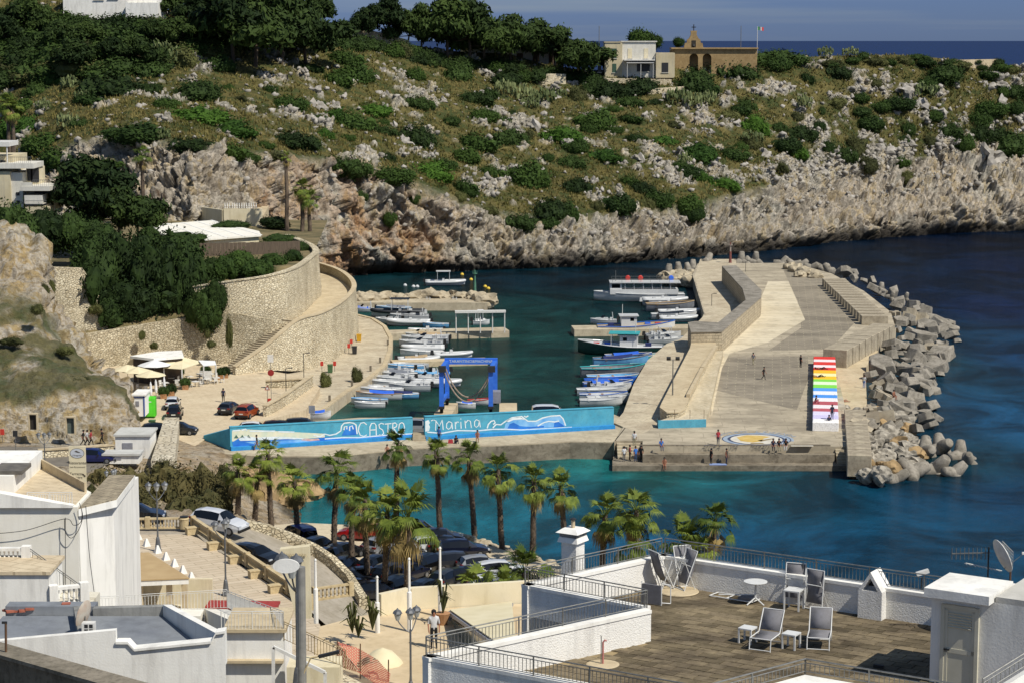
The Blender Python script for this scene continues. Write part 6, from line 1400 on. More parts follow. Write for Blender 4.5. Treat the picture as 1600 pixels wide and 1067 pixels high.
while y < 668:
    a, b = np.interp(y, ly_, lx_), np.interp(y, ry_, rx_); x = a + 8; st = 16 * (.72 + .4 * (y - 424) / 240)
    while x < b:
        t=(x-a)/(b-a);z=1.9*(1-t)**.8+.15+r2.uniform(-.2,.5);s=r2.choice([.9,1.2,1.5,2.1])*r2.uniform(.85,1.15)
        w_='beyond the bend' if y<500 else('beside the diagonal block row' if y<575 else 'beside the painted blocks')
        me = TET if (y < 470 and r2.random() < .4) else (CR if r2.random() < .09 else CH[r2.randrange(7)])
        armour(x+r2.uniform(-5,5),y+r2.uniform(-4,4),z,s*(.85 if me is TET else 1),me,('grey tetrapod ' if me is TET else('cross shaped concrete block ' if me is CR else 'angular concrete armour block '))+w_+(', near the water' if t>.66 else(', in the middle of the band' if t>.33 else ', against the wall')),'armour '+w_);x+=st*r2.uniform(.85,1.2)
    y += 8.5 + 3.5 * (y - 424) / 240
for px,py,z,s in[(1446,706,.5,2.2),(1470,700,.6,2.2),(1500,712,.2,2.),(1462,735,.2,2.3),(1425,738,.5,2.2),(1490,740,.1,1.9),(1512,722,.1,1.7),(1398,748,.2,1.8)]:
    armour(px,py,z,s*.9,TET,'sand coloured tetrapod at the near corner of the breakwater','tetrapods at the near corner',1.2)
for px,py,z,s in[(1044,428,1.2,1.9),(1060,425,1.4,1.9),(1076,424,1.6,1.7),(1082,420,1.6,1.8)]:armour(px,py,z,s,TET,'pale tetrapod on the boulders behind the excursion boat','tetrapods behind the excursion boat',.3)
for px,py,z,s in[(1105,409,2.,1.9),(1112,411,1.6,1.3),(1158,408,2.,1.9),(1170,409,1.8,1.5),(1180,407,2.,1.8),(1222,413,1.8,1.8),(1240,415,1.8,1.7),(1252,416,1.7,1.7),(1268,420,1.6,1.7),(1284,421,1.5,1.8),(1296,425,1.4,1.9),(1310,428,1.2,1.9)]:
    armour(px, py, z, s, TET, 'tetrapod at the far end of the breakwater', 'tetrapods at the far end', .9)
for px,py,r in[(1043,436,1.6),(1055,440,1.5),(1068,436,1.7),(1080,432,1.5),(1062,430,1.3),(1050,430,1.2),(1075,442,1.6),(1035,434,1.1),(1086,438,1.4)]:boulder(px,py,.9,r,0,'pale boulder heaped behind the excursion boat','boulders behind the excursion boat')
for px,py,r in[(552,467,1.7),(566,467,1.7),(580,465,1.5),(596,466,1.6),(614,465,1.3),(628,465,1.3),(645,464,1.4),(668,462,1.8),(690,463,1.5),(706,462,1.4),(724,463,1.3),(740,464,1.5),(752,466,1.6),(760,469,1.6),(766,468,1.2)]:boulder(px,py+3,1.3,r,0,'pale boulder along the inner mole with the beacon','boulders of the inner mole',1.2)
for px,py,r in[(1245,424,1.5),(1256,427,1.5),(1266,430,1.4),(1276,433,1.3),(1250,432,1.2),(1235,420,1.3)]:boulder(px,py,2.3,r,0,'whitish boulder heaped at the far end of the apron','boulders at the far apron')
for k in range(62):
    t=r2.random();yy=648+96*t;xx=r2.uniform(1348,np.interp(t,[0,.5,1],[1400,1440,1420]));boulder(xx,yy,r2.uniform(.1,1.6)*(1.1-(xx-1345)/120),r2.uniform(.7,1.5),r2.choice([1,1,1,2]),'mottled grey white boulder at the near right corner of the breakwater','boulders at the near corner')
for px,py,r in[(1315,665,.9),(1318,650,.8),(1322,675,1.),(1320,640,.7)]:boulder(px,py,1.3,r,1,'small boulder wedged beside the painted blocks','boulders beside the painted blocks')
# beacons and lamps
def beacon(p, h, m_, m2, label):
    o=thing('beacon',label,'beacon',p);MB().lathe([(.35,0),(.28,.3),(.22,h*.55)],n=10).build('base_tube',m_,o,world=False);MB().tube([(0,0,h*.55),(0,0,h*.85)],.16,8).build('mast',m2,o,world=False)
    g=MB();g.lathe([(.45,h*.85),(.45,h*.87)],n=10);g.build('gallery',m2,o,world=False);MB().tube([(0,0,h*.87),(0,0,h)],.1,8).build('light',m_,o,world=False)
    for k in range(6):MB().tube([(.42*cos(k),.42*sin(k),h*.86),(.42*cos(k),.42*sin(k),h*.97)],.02,4).build('rail_post',m2,o,world=False)
beacon(G(742,462,1.5),4.6,mat('beacon_green','3f6a54','55806a',.7),MATS['beacon_green'],'green harbour beacon at the tip of the inner mole');beacon(G(1141,411,za),4.2,mat('beacon_red','6a3a34','7c4a40',.7),mat('beacon_pale','9a8f84'),'red and pale beacon at the far end of the breakwater')
def floodpole(p, h, label):
    o=thing('lamp_post',label,'lamp post',p);MB().tube([(0,0,0),(0,0,h)],[.09,.06],8).build('pole',M_rail,o,world=False);MB().bar((-.6,0,h),(.6,0,h),.07).build('crossbar',M_rail,o,world=False)
    for s in(-1,1):MB().box((s*.55,-.15,h+.18),(.5,.3,.36),M=Matrix.Rotation(.5,3,'X')).build('lamp_head',M_dark,o,world=False)
floodpole(G(1051, 617, zw + .12), 4.4, 'tall twin flood light post on the raised walkway')
def lpost(px, py, z, h, label):
    o=thing('lamp_post',label,'lamp post',G(px,py,z));MB().tube([(0,0,0),(0,0,h),(.4,0,h+.1)],.05,6).build('pole',M_dark,o,world=False);MB().box((.6,0,h+.1),(.5,.2,.1)).build('lamp_head',M_dark,o,world=False)
lpost(447,617,2.4,3.4,'dark lamp post on the square by the ramp of the quay');lpost(475,602,2.4,4.2,'taller dark lamp post in front of the curved ramp wall');lpost(1165,425,za,2.,'small lamp post at the far end of the breakwater');lpost(1112,478,za,2.,'small lamp post on the inner boat quay')
def sign(px, py, z, h, label, shape, m_, w=.7):
    o=thing('road_sign',label,'sign',G(px,py,z));MB().tube([(0,0,0),(0,0,h)],.035,6).build('pole',M_rail,o,world=False);b=MB()
    if shape=='tri':b.add([(-w/2,-.05,h-.1),(w/2,-.05,h-.1),(0,-.05,h+w*.75),(-w/2,-.02,h-.1),(w/2,-.02,h-.1),(0,-.02,h+w*.75)],[(0,1,2),(5,4,3),(0,3,4,1),(1,4,5,2),(2,5,3,0)])
    elif shape == 'round': b.lathe([(.001, -.06), (w / 2, -.06), (w / 2, -.03), (.001, -.03)], (0, 0, h), 16, 'Y')
    else: b.box((0, -.05, h), (w, .03, w * 1.3))
    b.build('plate', m_, o, world=False)
    if shape=='tri':MB().add([(-w*.3,-.056,h),(w*.3,-.056,h),(0,-.056,h+w*.5)],[(0,1,2)]).build('symbol',M_railw,o,world=False)
M_sred=mat('sign_red','8a2420','a02c26',.6);sign(418,634,2.4,2.1,'red bordered triangular road sign by the quay wall','tri',M_sred);sign(424,632,2.4,4.0,'tall pole with a dark red life ring sign on the square','round',M_sred,.8);sign(488,688,zm,3.6,'grey notice on a pole in front of the mural','sq',M_alu,.7);sign(423,585,2.4,2.2,'white notice board in front of the curved wall','sq',M_railw,.8);sign(325,600,2.4,1.2,'white menu board by the restaurant tables','sq',M_railw,.9);sign(25,712,3.75,2.4,'black sign back on the harbour road','sq',M_dark,.5)
# ------------------------------------------------------------ ridge house and chapel
W_ridge=stucco('ridge_white','c4c0b2','d6d2c6',.3,.02,6);W_ridge2=stucco('ridge_cream','b9ab88','c8bc9c',.3,.02,6);M_shut=mat('green_shutter','2f4a3c','3c5a48',.7);M_tuff=concrete('chapel_stone','8c7550','a28a62','705c3e',.6)
def window(parent, x, z, w, h, y, m_=None, frame=None):
    q=MB().box((x,y,z),(w,.12,h)).build('window',m_ or M_shut,parent,world=False);MB().box((x,y-.02,z-h/2-.06),(w+.3,.3,.12)).build('sill',frame or W_ridge,q,world=False);return q
hp=D(996,118,528);rh=thing('white_villa','white two storey villa with green shutters beside the chapel','house',hp);s_=528/F;X=lambda px:(px-996)*s_
def rb(px0,px1,y0,y1,dy,dep,m_,name='wall_body',par=None):z0,z1=ZY(y1,528)-hp.z,ZY(y0,528)-hp.z;return MB().box(((X(px0)+X(px1))/2,dy+dep/2,(z0+z1)/2),(X(px1)-X(px0),dep,z1-z0)).build(name,m_,par or rh,world=False)
rb(972,1024,66,122,0,9,W_ridge);rb(945,971.9,67,122,-.6,9,W_ridge2,'left_wing');rb(1024.1,1053,83,122,-1.5,8,W_ridge2,'right_wing');rb(970,1026,64.5,66.1,-.3,9.6,W_ridge,'cornice');rb(944,970,65.6,67.1,-.8,9.4,W_ridge2,'cornice')
Zv = lambda y: ZY(y, 528) - hp.z
for px,y,w,h,dy,m_ in((960,84,1.1,2.4,-.62,M_shut),(960,107,1.0,2.2,-.62,M_shut),(984,84,1.0,2.4,-.02,W_cream),(1009,84,1.0,2.4,-.02,W_cream),(1038,106,1.6,2.4,-1.52,M_dark),(1005,106,3.2,2.0,-.02,M_dark),(937,108,.9,1.6,-.62,M_dark)):window(rh,X(px),Zv(y),w,h,dy,m_)
rb(974, 1022, 93.5, 95, -2.6, 2.6, M_railw, 'balcony'); rb(978, 1020, 98, 99, -3.2, 3.2, M_railw, 'pergola')
for px in(975,987,999,1010,1021):MB().tube([(X(px),-2.5,Zv(94)),(X(px),-2.5,Zv(88))],.05,4).build('balcony_post',M_railw,rh,world=False)
for px in(979,1000,1019):MB().tube([(X(px),-3.,Zv(122)),(X(px),-3.,Zv(98))],.07,5).build('pergola_post',M_railw,rh,world=False)
cpn=thing('chapel','honey stone chapel with a curved bell gable and cross','chapel',D(1100,112,536));s_=536/F;X=lambda px:(px-1100)*s_;Zc=lambda y:ZY(y,536)-cpn.location.z
def arched(parent, name, x0, x1, zb_, zt_, openings, dep, y0, m_):
    """wall with round arched openings cut right through"""
    bm=bmesh.new();mb=MB();mb.box(((x0+x1)/2,y0+dep/2,(zb_+zt_)/2),(x1-x0,dep,zt_-zb_));o=mb.build(name,m_,parent,world=False)
    xs = [x0]; cuts = []
    me = o.data; B = MB(); cur = x0
    for (c, w, hs) in openings:
        B.box(((cur+c-w/2)/2,y0+dep/2,(zb_+zt_)/2),(c-w/2-cur,dep,zt_-zb_));N=8;arc=[(c-w/2*cos(pi*k/N),hs+w/2*sin(pi*k/N))for k in range(N+1)]
        for k in range(N):
            (xa,za1),(xb,zb1)=arc[k],arc[k+1];q=[(xa,y0,za1),(xb,y0,zb1),(xb,y0,zt_),(xa,y0,zt_)];r=[(p[0],y0+dep,p[2])for p in q];B.add(q+r,[(0,1,2,3),(7,6,5,4),(0,4,5,1),(2,6,7,3)])
        cur = c + w / 2
    B.box(((cur+x1)/2,y0+dep/2,(zb_+zt_)/2),(x1-cur,dep,zt_-zb_));o.data=B.mesh(name,m_);return o
arched(cpn,'porch_wall',X(1050),X(1182),Zc(118),Zc(77),[(X(1084),2.2,Zc(91)),(X(1104.5),2.2,Zc(91))],.9,0,M_tuff)
MB().box(((X(1050)+X(1182))/2,5.2,(Zc(118)+Zc(78))/2),(X(1182)-X(1050),6,Zc(78)-Zc(118))).build('nave',M_tuff,cpn,world=False);MB().box(((X(1050)+X(1182))/2,2.6,Zc(76)),(X(1182)-X(1050)+.4,6.5,.35)).build('cornice',M_tuff,cpn,world=False)
g=[(X(a),b)for a,b in((1068,77),(1070,68),(1073,67),(1073,63),(1076.5,60),(1079,55),(1079,50),(1078,48.5),(1089,48.5),(1088,50),(1088,55),(1090.5,60),(1094,63),(1094,67),(1097,68),(1099,77))]
mb=MB();n=len(g);mb.add([(x,-.1,Zc(y))for x,y in g]+[(x,.9,Zc(y))for x,y in g],[tuple(range(n))[::-1],tuple(range(n,2*n))]+[(i,(i+1)%n,n+(i+1)%n,n+i)for i in range(n)]);mb.build('bell_gable',M_tuff,cpn,world=False)
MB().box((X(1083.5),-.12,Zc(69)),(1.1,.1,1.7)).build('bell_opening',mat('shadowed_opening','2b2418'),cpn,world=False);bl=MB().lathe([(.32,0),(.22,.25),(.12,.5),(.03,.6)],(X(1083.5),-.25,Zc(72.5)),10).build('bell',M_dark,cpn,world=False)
c=MB();c.box((X(1083.5),.4,Zc(45)),(.22,.22,2.0));c.box((X(1083.5),.4,Zc(43)),(1.1,.22,.22));c.build('cross',M_dark,cpn,world=False)
fp=thing('flag_pole','flag pole with the green white red flag on the ridge','flag',on_hill(1184,100));hh=(100-43)*fp.location.y/F;MB().tube([(0,0,-.5),(0,0,hh)],.07,6).build('pole',M_railw,fp,world=False)
for k, (m_) in enumerate((mat('flag_green', '2f7a42'), mat('flag_white', 'd8d8d4'), mat('flag_red', 'b03030'))):
    mb=MB();mb.grid([[(.1+(k+i/3)*.5,.12*sin((k+i/3)*2.5),hh-.05-.08*(k+i/3)),(.1+(k+i/3)*.5,.12*sin((k+i/3)*2.5),hh-.95-.08*(k+i/3))]for i in range(4)]);mb.build('flag_stripe',m_,fp,world=False)
for px,y0,y1,lab in((1157,42,105,'bare white mast left of the flag'),(936,42,80,'thin aerial mast left of the white villa')):
    p=D(px,y1,540);o=thing('mast',lab,'mast',p);MB().tube([(0,0,-2),(0,0,(y1-y0)*540/F)],.09,6).build('pole',M_rail,o,world=False)
# pine shaded villa and ridge walls
p=D(800,98,535);o=thing('ridge_villa','low white villa half hidden under the umbrella pines','house',p);MB().box((0,4,1.2),(26,8,4.6)).build('wall_body',W_ridge,o,world=False);MB().box((0,4,3.7),(27,9,.4)).build('roof',W_ridge2,o,world=False)
for k in range(6): window(o, -10 + 4 * k, 1.0, 1.6, 2.6, -.02, mat('brown_shutter', '4a3426', '5c4232', .8))
def ridgewall(label, pts, h, m_=M_dry):
    P=[on_hill(x,y)for x,y in pts];wallstrip('stone_wall',label,[(p.x,p.y,p.z-1,p.z+h)for p in P],m_,.6)
ridgewall('long dry stone wall on the ridge left of the villa',[(508,55),(545,58),(580,66),(620,74),(640,80)],2.6);ridgewall('short retaining wall below the dark pine by the white villa',[(835,130),(885,132)],2.4,M_dry_lt);ridgewall('garden wall below the white villa',[(945,132),(1050,134)],1.6,M_dry_lt);ridgewall('low wall on the slope under the chapel',[(1010,148),(1090,142)],1.2,M_dry_lt);ridgewall('grey wall on the skyline at the right',[(1490,103),(1560,102)],1.6,M_walk)
# top left house and terraced house
p=on_hill(165,34);p=D(165,30,p.y);o=thing('hill_house','white house at the top left edge above the scrub','house',p);s_=p.y/F;MB().box((10*s_,5,3),(150*s_,10,8)).build('wall_body',W_white,o,world=False);MB().box((60*s_,-1.5,.6),(50*s_,3,6)).build('annex',W_white,o,world=False)
for k in range(4): window(o, (-10 + 22 * k) * s_, 5.2 if k else 5., 2.2, 1.6, -.05 if k < 2 else -3.05, M_dark)
th=thing('terraced_house','cream house with stepped white balconies at the left edge','house',D(40,330,318));s_=318/F;T0=th.location
def tb(px0,px1,y0,y1,dy,dep,m_,name='wall_body'):return MB().box((((px0+px1)/2-40)*s_,dy+dep/2,ZY((y0+y1)/2,318)-T0.z),((px1-px0)*s_,dep,(y1-y0)*s_)).build(name,m_,th,world=False)
tb(-60,20,268,350,-1,12,W_ridge2);tb(20,38,270,350,-.5,10,W_ridge,'stair_tower');tb(-60,19,245,268,1,10,W_ridge2,'upper_floor');tb(-60,58,255,263,-1.5,7,W_ridge,'balcony');tb(38,84,290,297,-2.5,8,W_ridge,'balcony');tb(38,82,297,330,2,6,W_cream,'lower_floor');tb(44,72,304,318,-2.2,4,W_ridge,'lower_terrace');tb(46,80,322,335,-2.6,5,W_ridge2,'garden_terrace');tb(-10,20,222,229,-1,6,M_railw,'pergola_roof');tb(38,56,264,290,2,5,W_cream,'mid_floor');tb(40,57,284,290,-2.4,.3,W_ridge,'parapet')
for px in(2,16):MB().tube([((px-40)*s_,-.8,ZY(255,318)-T0.z),((px-40)*s_,-.8,ZY(228,318)-T0.z)],.1,6).build('pergola_post',M_railw,th,world=False)
for px,y,w,h,dy in((52,275,1.2,2.2,1.95),(44,273,.8,2.2,1.95),(58,304,1.4,1.6,1.9),(72,304,1.4,2.2,1.9),(5,258,.8,1.2,.95),(30,303,.5,.5,-.55),(30,316,.5,.5,-.55)):MB().box(((px-40)*s_,dy,ZY(y,318)-T0.z),(w,.12,h)).build('window',M_dark,th,world=False)
for px0, px1, y, dy in ((19, 56, 255, -1.4), (58, 83, 290, -2.4), (47, 79, 322, -2.5)):
    b=MB();zt0=ZY(y,318)-T0.z;x0,x1=(px0-40)*s_,(px1-40)*s_;b.bar((x0,dy,zt0+.95),(x1,dy,zt0+.95),.06)
    for k in range(int((x1 - x0) / .3) + 1): b.bar((x0 + k * .3, dy, zt0), (x0 + k * .3, dy, zt0 + .95), .03)
    b.build('balcony_railing', M_rail, th, world=False)
# upper restaurant terrace: white roof, reed fence, small car park wall
ur=thing('terrace_restaurant','long white roofed restaurant on the terrace under the cliff','restaurant',D(325,375,342));zz0=14.1
pts=[G(238,352,16),G(330,345,16),G(405,362,16),G(408,368,16),G(300,376,16),G(235,362,16)];mb=MB();mb.prism([W2(p)for p in pts],15.8,16.05);mb.build('roof',W_house,ur);ce=sum(pts,V3())/6;mb=MB();mb.prism([W2(ce+(p-ce)*.96)for p in pts],13.5,15.79);mb.build('wall_body',W_cream,ur)
for k in range(4):a=pts[1].lerp(pts[0],k/4);b=pts[3].lerp(pts[4],k/4);MB().bar(a+V3((0,0,.04)),b+V3((0,0,.04)),.4,.1).build('roof_rib',W_white,ur)
rf=thing('reed_fence','brown reed fence on the terrace above the curved wall','fence',G(390,392,zz0));a,b=G(312,398,zz0+.2),G(469,394,zz0+.2)
for k in range(24):p,q=a.lerp(b,k/24),a.lerp(b,(k+.97)/24);mb=MB();mb.prism([W2(p),W2(q),W2(q+V3((0,.08,0))),W2(p+V3((0,.08,0)))],zz0-.5,zz0+1.9+rnd.uniform(-.05,.05));mb.build('reed_panel',mat('reed','54483c','6a5c4c',.95,3,.03,20.,stretch=(6,6,.3)),rf)
tw_=thing('parking_wall','white balustraded wall of the car park under the cliff','wall',G(380,340,16));a,b,c=G(258,322,16),G(350,335,16),G(410,335,16);wallbox('wall_body',a,b,.4,13,16.8,W_cream,tw_);wallbox('wall_body',b,c,.4,13,17.0,W_cream,tw_)
bm_ = baluster_mesh(.9, .12, W_white)
for k in range(14): link('baluster', bm_, tw_, b.lerp(c, (k + .5) / 16) - tw_.location + V3((0, -.2, 1.1)))
mb=MB();mb.prism([W2(G(240,325,15.6)),W2(G(350,337,15.6)),W2(G(412,337,15.6)),W2(G(420,322,15.6)),W2(G(240,312,15.6))],12,15.6);struct('terrace_car_park',mb,M_walk)
# ------------------------------------------------------------ harbour restaurant, kiosks, bins
hr=thing('harbour_restaurant','low harbour restaurant with a white roof and cream awnings','restaurant',G(265,590,2.4));B0=G(265,592,2.4);zr0=5.9
def hq(px, py, z): return G(px, py, z)
rp=[hq(203,556,zr0),hq(240,560,zr0),hq(287,556,zr0),hq(284,547,zr0),hq(245,549,zr0)];mb=MB();mb.prism([W2(p)for p in rp],zr0-.3,zr0);mb.build('roof',W_white,hr)
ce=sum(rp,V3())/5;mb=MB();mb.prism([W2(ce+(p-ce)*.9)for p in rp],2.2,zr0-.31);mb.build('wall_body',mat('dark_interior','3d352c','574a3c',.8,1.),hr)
def sheet(pts, m_, name, par):
    mb=MB();mb.add(pts,[tuple(range(len(pts)))]);o=mb.build(name,m_,par);o.modifiers.new('s','SOLIDIFY').thickness=.05;return o
sheet([hq(243,562,5.5),hq(286,558,5.5),hq(318,566,4.7),hq(284,577,4.7),hq(256,575,4.7)],M_creamc,'awning',hr);sheet([hq(310,563,5.0),hq(336,564,5.0),hq(338,570,4.7),hq(318,572,4.7)],M_whitec,'awning',hr);sheet([hq(204,561,5.4),hq(236,563,5.4),hq(228,571,4.6),hq(198,569,4.6)],M_creamc,'awning',hr)
for px,py in((256,575),(284,577),(318,572),(337,570)):p=hq(px,py,4.7);MB().tube([(p.x,p.y,2.4),tuple(p)],.1,6).build('post',M_railw,hr)
def parasol(p, R, h, m_, label, closed=False):
    o=thing('parasol',label,'parasol',p,rnd.uniform(0,1),'restaurant parasols');MB().tube([(0,0,0),(0,0,h)],.035,6).build('pole',M_rail,o,world=False)
    if closed:MB().lathe([(.12,h*.35),(.2,h*.5),(.14,h*.85),(.03,h)],n=8).build('canopy',m_,o,world=False)
    else:
        n=8;mb=MB();mb.add([(0,0,h)]+[(R*cos(2*pi*k/n),R*sin(2*pi*k/n),h-R*.32)for k in range(n)],[(0,k+1,(k+1)%n+1)for k in range(n)]);q=mb.build('canopy',m_,o,world=False);q.modifiers.new('s','SOLIDIFY').thickness=.03
parasol(hq(242,602,2.4),2.2,3.4,M_whitec,'white octagonal parasol in front of the harbour restaurant');parasol(hq(200,605,2.4),2.0,3.0,M_creamc,'cream parasol nearest the rock mound');parasol(hq(216,607,2.4),2.0,2.9,M_creamc,'cream parasol second from the rock mound');parasol(hq(236,612,2.4),2.0,2.8,M_creamc,'cream parasol at the corner of the restaurant tables')
for k,x in enumerate((236,244,257)):parasol(hq(x,628-k*4,2.4),.3,2.6,M_whitec,'closed white parasol beside the green box, %s'%('nearest','middle','farthest')[k],True)
ctm=MB().box((0,0,.72),(.9,.9,.05)).mesh('table_top',M_railw);ctl=MB().tube([(0,0,0),(0,0,.7)],.05,6).mesh('leg',M_rail);csm=MB().box((0,0,.44),(.45,.45,.06)).mesh('seat',M_railw);cbm=MB().box((0,.2,.72),(.45,.05,.5)).mesh('backrest',M_railw);clm=MB().box((0,0,.2),(.04,.04,.42)).mesh('leg',M_railw)
for k,(x,y)in enumerate([(288,606),(305,604),(322,600),(330,592),(312,592),(296,596),(278,602),(268,598),(258,606),(338,598),(250,596),(225,612)]):
    p=hq(x,y,2.4);o=thing('cafe_table','small cafe table of the harbour restaurant terrace','table',p,rnd.uniform(0,1),'cafe tables');link('table_top',ctm,o);link('leg',ctl,o)
    for j in (0, 1):
        a=rnd.uniform(0,3)+j*pi;c=thing('cafe_chair','white chair at a harbour restaurant table','chair',p+V3((cos(a)*.8,sin(a)*.8,0)),a-pi/2,'cafe chairs');link('seat',csm,c);link('backrest',cbm,c)
        for dx in (-.2, .2):
            for dy in (-.2, .2): link('leg', clm, c, (dx, dy, 0))
for x,y in((290,608),(345,592),(352,590),(322,588),(256,622),(268,618),(280,590)):q=hq(x,y,2.4);o=thing('potted_shrub','potted shrub edging the harbour restaurant','plant',q,0,'restaurant planters');MB().box((0,0,.3),(.7,.7,.6),taper=1.15).build('pot',MATS['terracotta'],o,world=False);link('leaves',BUSH['dark'][1],o,(0,0,.55),0,(.8,.8,1.2))
def kiosk(label, px0, px1, ybase, ytop, Y, dep, m_, roof, trim=None, name='kiosk'):
    a=D(px0,ybase,Y);b=D(px1,ytop,Y);o=thing(name,label,name,((a.x+b.x)/2,Y,a.z));w,h=b.x-a.x,b.z-a.z;MB().box((0,dep/2,h/2),(w,dep,h)).build('wall_body',m_,o,world=False);MB().box((0,dep/2,h+.1),(w+.3,dep+.4,.2)).build('roof',roof,o,world=False)
    MB().box((-w * .15, -.03, h * .62), (w * .3, .05, h * .25)).build('window', M_alu, o, world=False)
    if trim:MB().box((w/2-.08,-.04,h/2),(.14,.06,h)).build('trim',trim,o,world=False);MB().box((0,-.04,h-.12),(w,.06,.14)).build('trim',trim,o,world=False)
    return o
kiosk('white kiosk with blue trim behind the rock mound',209,226,650,618,245,3.4,W_white,W_white,mat('blue_trim','2a4f98','34599f',.6));kiosk('large white prefab cabin by the rubble wall',181,234,722,681,220,4.,W_white,stucco('cabin_roof','b5b4ac','c2c1ba'));kiosk('low white prefab cabin in front of the large one',162,217,724,711,214,2.,W_white,MATS['cabin_roof'])
gb=thing('green_box','bright green upright storage box beside the kiosk','box',G(233,652,2.5));b=MB().box((0,.6,1.25),(1.5,1.2,2.4)).build('casing',mat('lime_green','45b81c','52c428',.5,2),gb,world=False,bevel=.15);MB().box((0,-.01,1.9),(.6,.03,.1)).build('handle',M_railw,gb,world=False)
def bin_(px,py,z,m_,label):o=thing('wheelie_bin',label,'bin',G(px,py,z));MB().box((0,0,.55),(.6,.65,1.0),taper=1.15).build('bin_body',m_,o,world=False);MB().box((0,0,1.1),(.76,.8,.1)).build('lid',m_,o,world=False)
M_bing=mat('bin_green','3c5a3a','48683f',.6);bin_(238,671,2.5,M_bing,'green wheelie bin below the lime green box');bin_(516,582,zq,M_bing,'dark green bin on the quay under the curved wall');bin_(554,553,zq,M_dark,'dark bin further along the curved quay');bin_(561,534,zq,mat('bin_yellow','c79a1e','b88a18',.6),'yellow container against the end of the curved wall')
rq = mat('signal_red', 'b53024', 'c23a2c', .6)
for px, py, z in ((503, 580, zq), (523, 580, zq), (545, 552, zq), (549, 545, zq), (421, 640, 2.4), (4, 690, 3.7)):
    o=thing('fire_point','small red fire point box on the %s'%('curved quay' if px>500 else('square' if px>100 else 'harbour road')),'fire box',G(px,py,z),0,'red fire points');MB().tube([(0,0,0),(0,0,.9)],.04,5).build('post',M_rail,o,world=False);MB().box((0,0,1.1),(.4,.25,.6)).build('box',rq,o,world=False)
wallstrip('quay_wall','low stone wall beside the slope down to the quay',[(*W2(G(416,653,2.2)),1.2,3.6),(*W2(G(450,634,2.2)),1.2,3.7),(*W2(G(489,606,2.2)),1.2,3.8)],M_dry_lt,.4,M_walk);wallstrip('quay_wall','short stone wall closing the square towards the quay',[(*W2(G(415,606,2.4)),1.2,3.3),(*W2(G(488,605,2.4)),1.2,3.5)],M_dry,.4,M_walk)
for px,py,z in((521,627,zq),(556,604,zq),(585,580,zq),(600,567,zq),(612,540,zq)):o=thing('mooring_post','short dark mooring post on the curved quay','bollard',G(px-6,py,z),0,'mooring posts');MB().box((0,0,.4),(.3,.3,.8)).build('post',M_seaface,o,world=False)
for px,py in((556,592),(507,600)):o=thing('oleander','small grey green planted shrub on the curved quay','plant',G(px,py+4,zq),0,'quay shrubs');link('leaves',BUSH['olive'][0],o,(0,0,.3),0,(1.0,1.0,2.));MB().tube([(0,0,0),(0,0,1)],.04,5).build('stem',M_bark,o,world=False)
o = thing('mural_steps', 'small concrete steps in the gap of the mural wall', 'steps', G(655, 688, zm))
for k in range(4):MB().box((0,.1+.35*k,.1+.16*k),(1.5,.4,.2+.02*k)).build('step',M_mole,o,world=False)
# ============================================================ PALMS
L_fan = leafmat('palm_fan', '3f501d', '7c8638', .6, .5); L_dead = leafmat('palm_dead_fan', '6d5c38', '9a8656', .9, .5)
def fan(mb, base, d, L, R, droop, rng, nseg=19, spread=2.7):
    """petiole from base along d, then a pleated fan of pointed strips"""
    d = d.normalized(); up = V3((0, 0, 1)); side = d.cross(up)
    side = side.normalized() if side.length > .05 else V3((1, 0, 0))
    mid=base+d*L*.6+up*.1*L;hub=base+d*L+V3((0,0,-droop*L*.25));mb.tube([base,mid,hub],[.025,.02,.012],3,False)
    fd = (hub - mid).normalized(); fd = (fd + V3((0, 0, -droop * .5))).normalized(); nrm = side.cross(fd).normalized()
    for k in range(nseg):
        a=(k/(nseg-1)-.5)*spread;dr=fd*cos(a)+side*sin(a);r=R*(1-.25*abs(a)/1.3)*rng.uniform(.85,1.1);w=R*spread/nseg*.27
        sd=nrm.cross(dr).normalized()*w;m=hub+dr*r*.6+nrm*.06*R;tip=hub+dr*r+V3((0,0,-R*(.12+.3*droop)*rng.uniform(.5,1.6)))
        mb.add([hub, m + sd, tip, m - sd], [(0, 1, 2, 3)])
def palm_meshes(seed):
    r = random.Random(seed); g = MB(); d_ = MB()
    for k in range(26):
        az=k*2.4+r.uniform(-.3,.3);el=r.uniform(-.35,1.35);d=V3((cos(az)*cos(el),sin(az)*cos(el),sin(el)));fan(g,V3((0,0,r.uniform(-.25,.15))),d,r.uniform(.65,1.05),r.uniform(.68,.92),.5-.35*el,r)
    for k in range(13):
        az=r.uniform(0,6.28);el=r.uniform(-1.2,-.45);d=V3((cos(az)*cos(el),sin(az)*cos(el),sin(el)));fan(d_,V3((0,0,-.25)),d,r.uniform(.5,.8),r.uniform(.6,.9),1.2,r,10,1.6)
    t=MB();N=26;t.tube([(.03*sin(i*.4+seed),.03*cos(i*.5+seed),i/N)for i in range(N+1)],[.25-.07*i/N+(.02 if i%2 else 0)for i in range(N+1)],9)
    b = MB()
    for k in range(150):
        z=.05+.95*(k/150);a=k*2.39996;r0=.235-.065*z;c=V3((cos(a)*r0,sin(a)*r0,z));o=V3((cos(a),sin(a),0));sd=V3((-sin(a),cos(a),0))*.07;tip=c+o*r.uniform(.06,.14)+V3((0,0,.022));b.add([c-sd,c+sd,tip+sd*.4,tip-sd*.4,c+V3((0,0,-.012))],[(0,1,2,3),(4,3,2),(4,0,3),(4,2,1)])
    return g.mesh('crown',L_fan),d_.mesh('dead_fronds',L_dead),t.mesh('trunk',M_palmbark),b.mesh('leaf_bases',mat('palm_boots','4a3d30','8c7c66',.95,6.))
PALM = [palm_meshes(s) for s in range(4)]
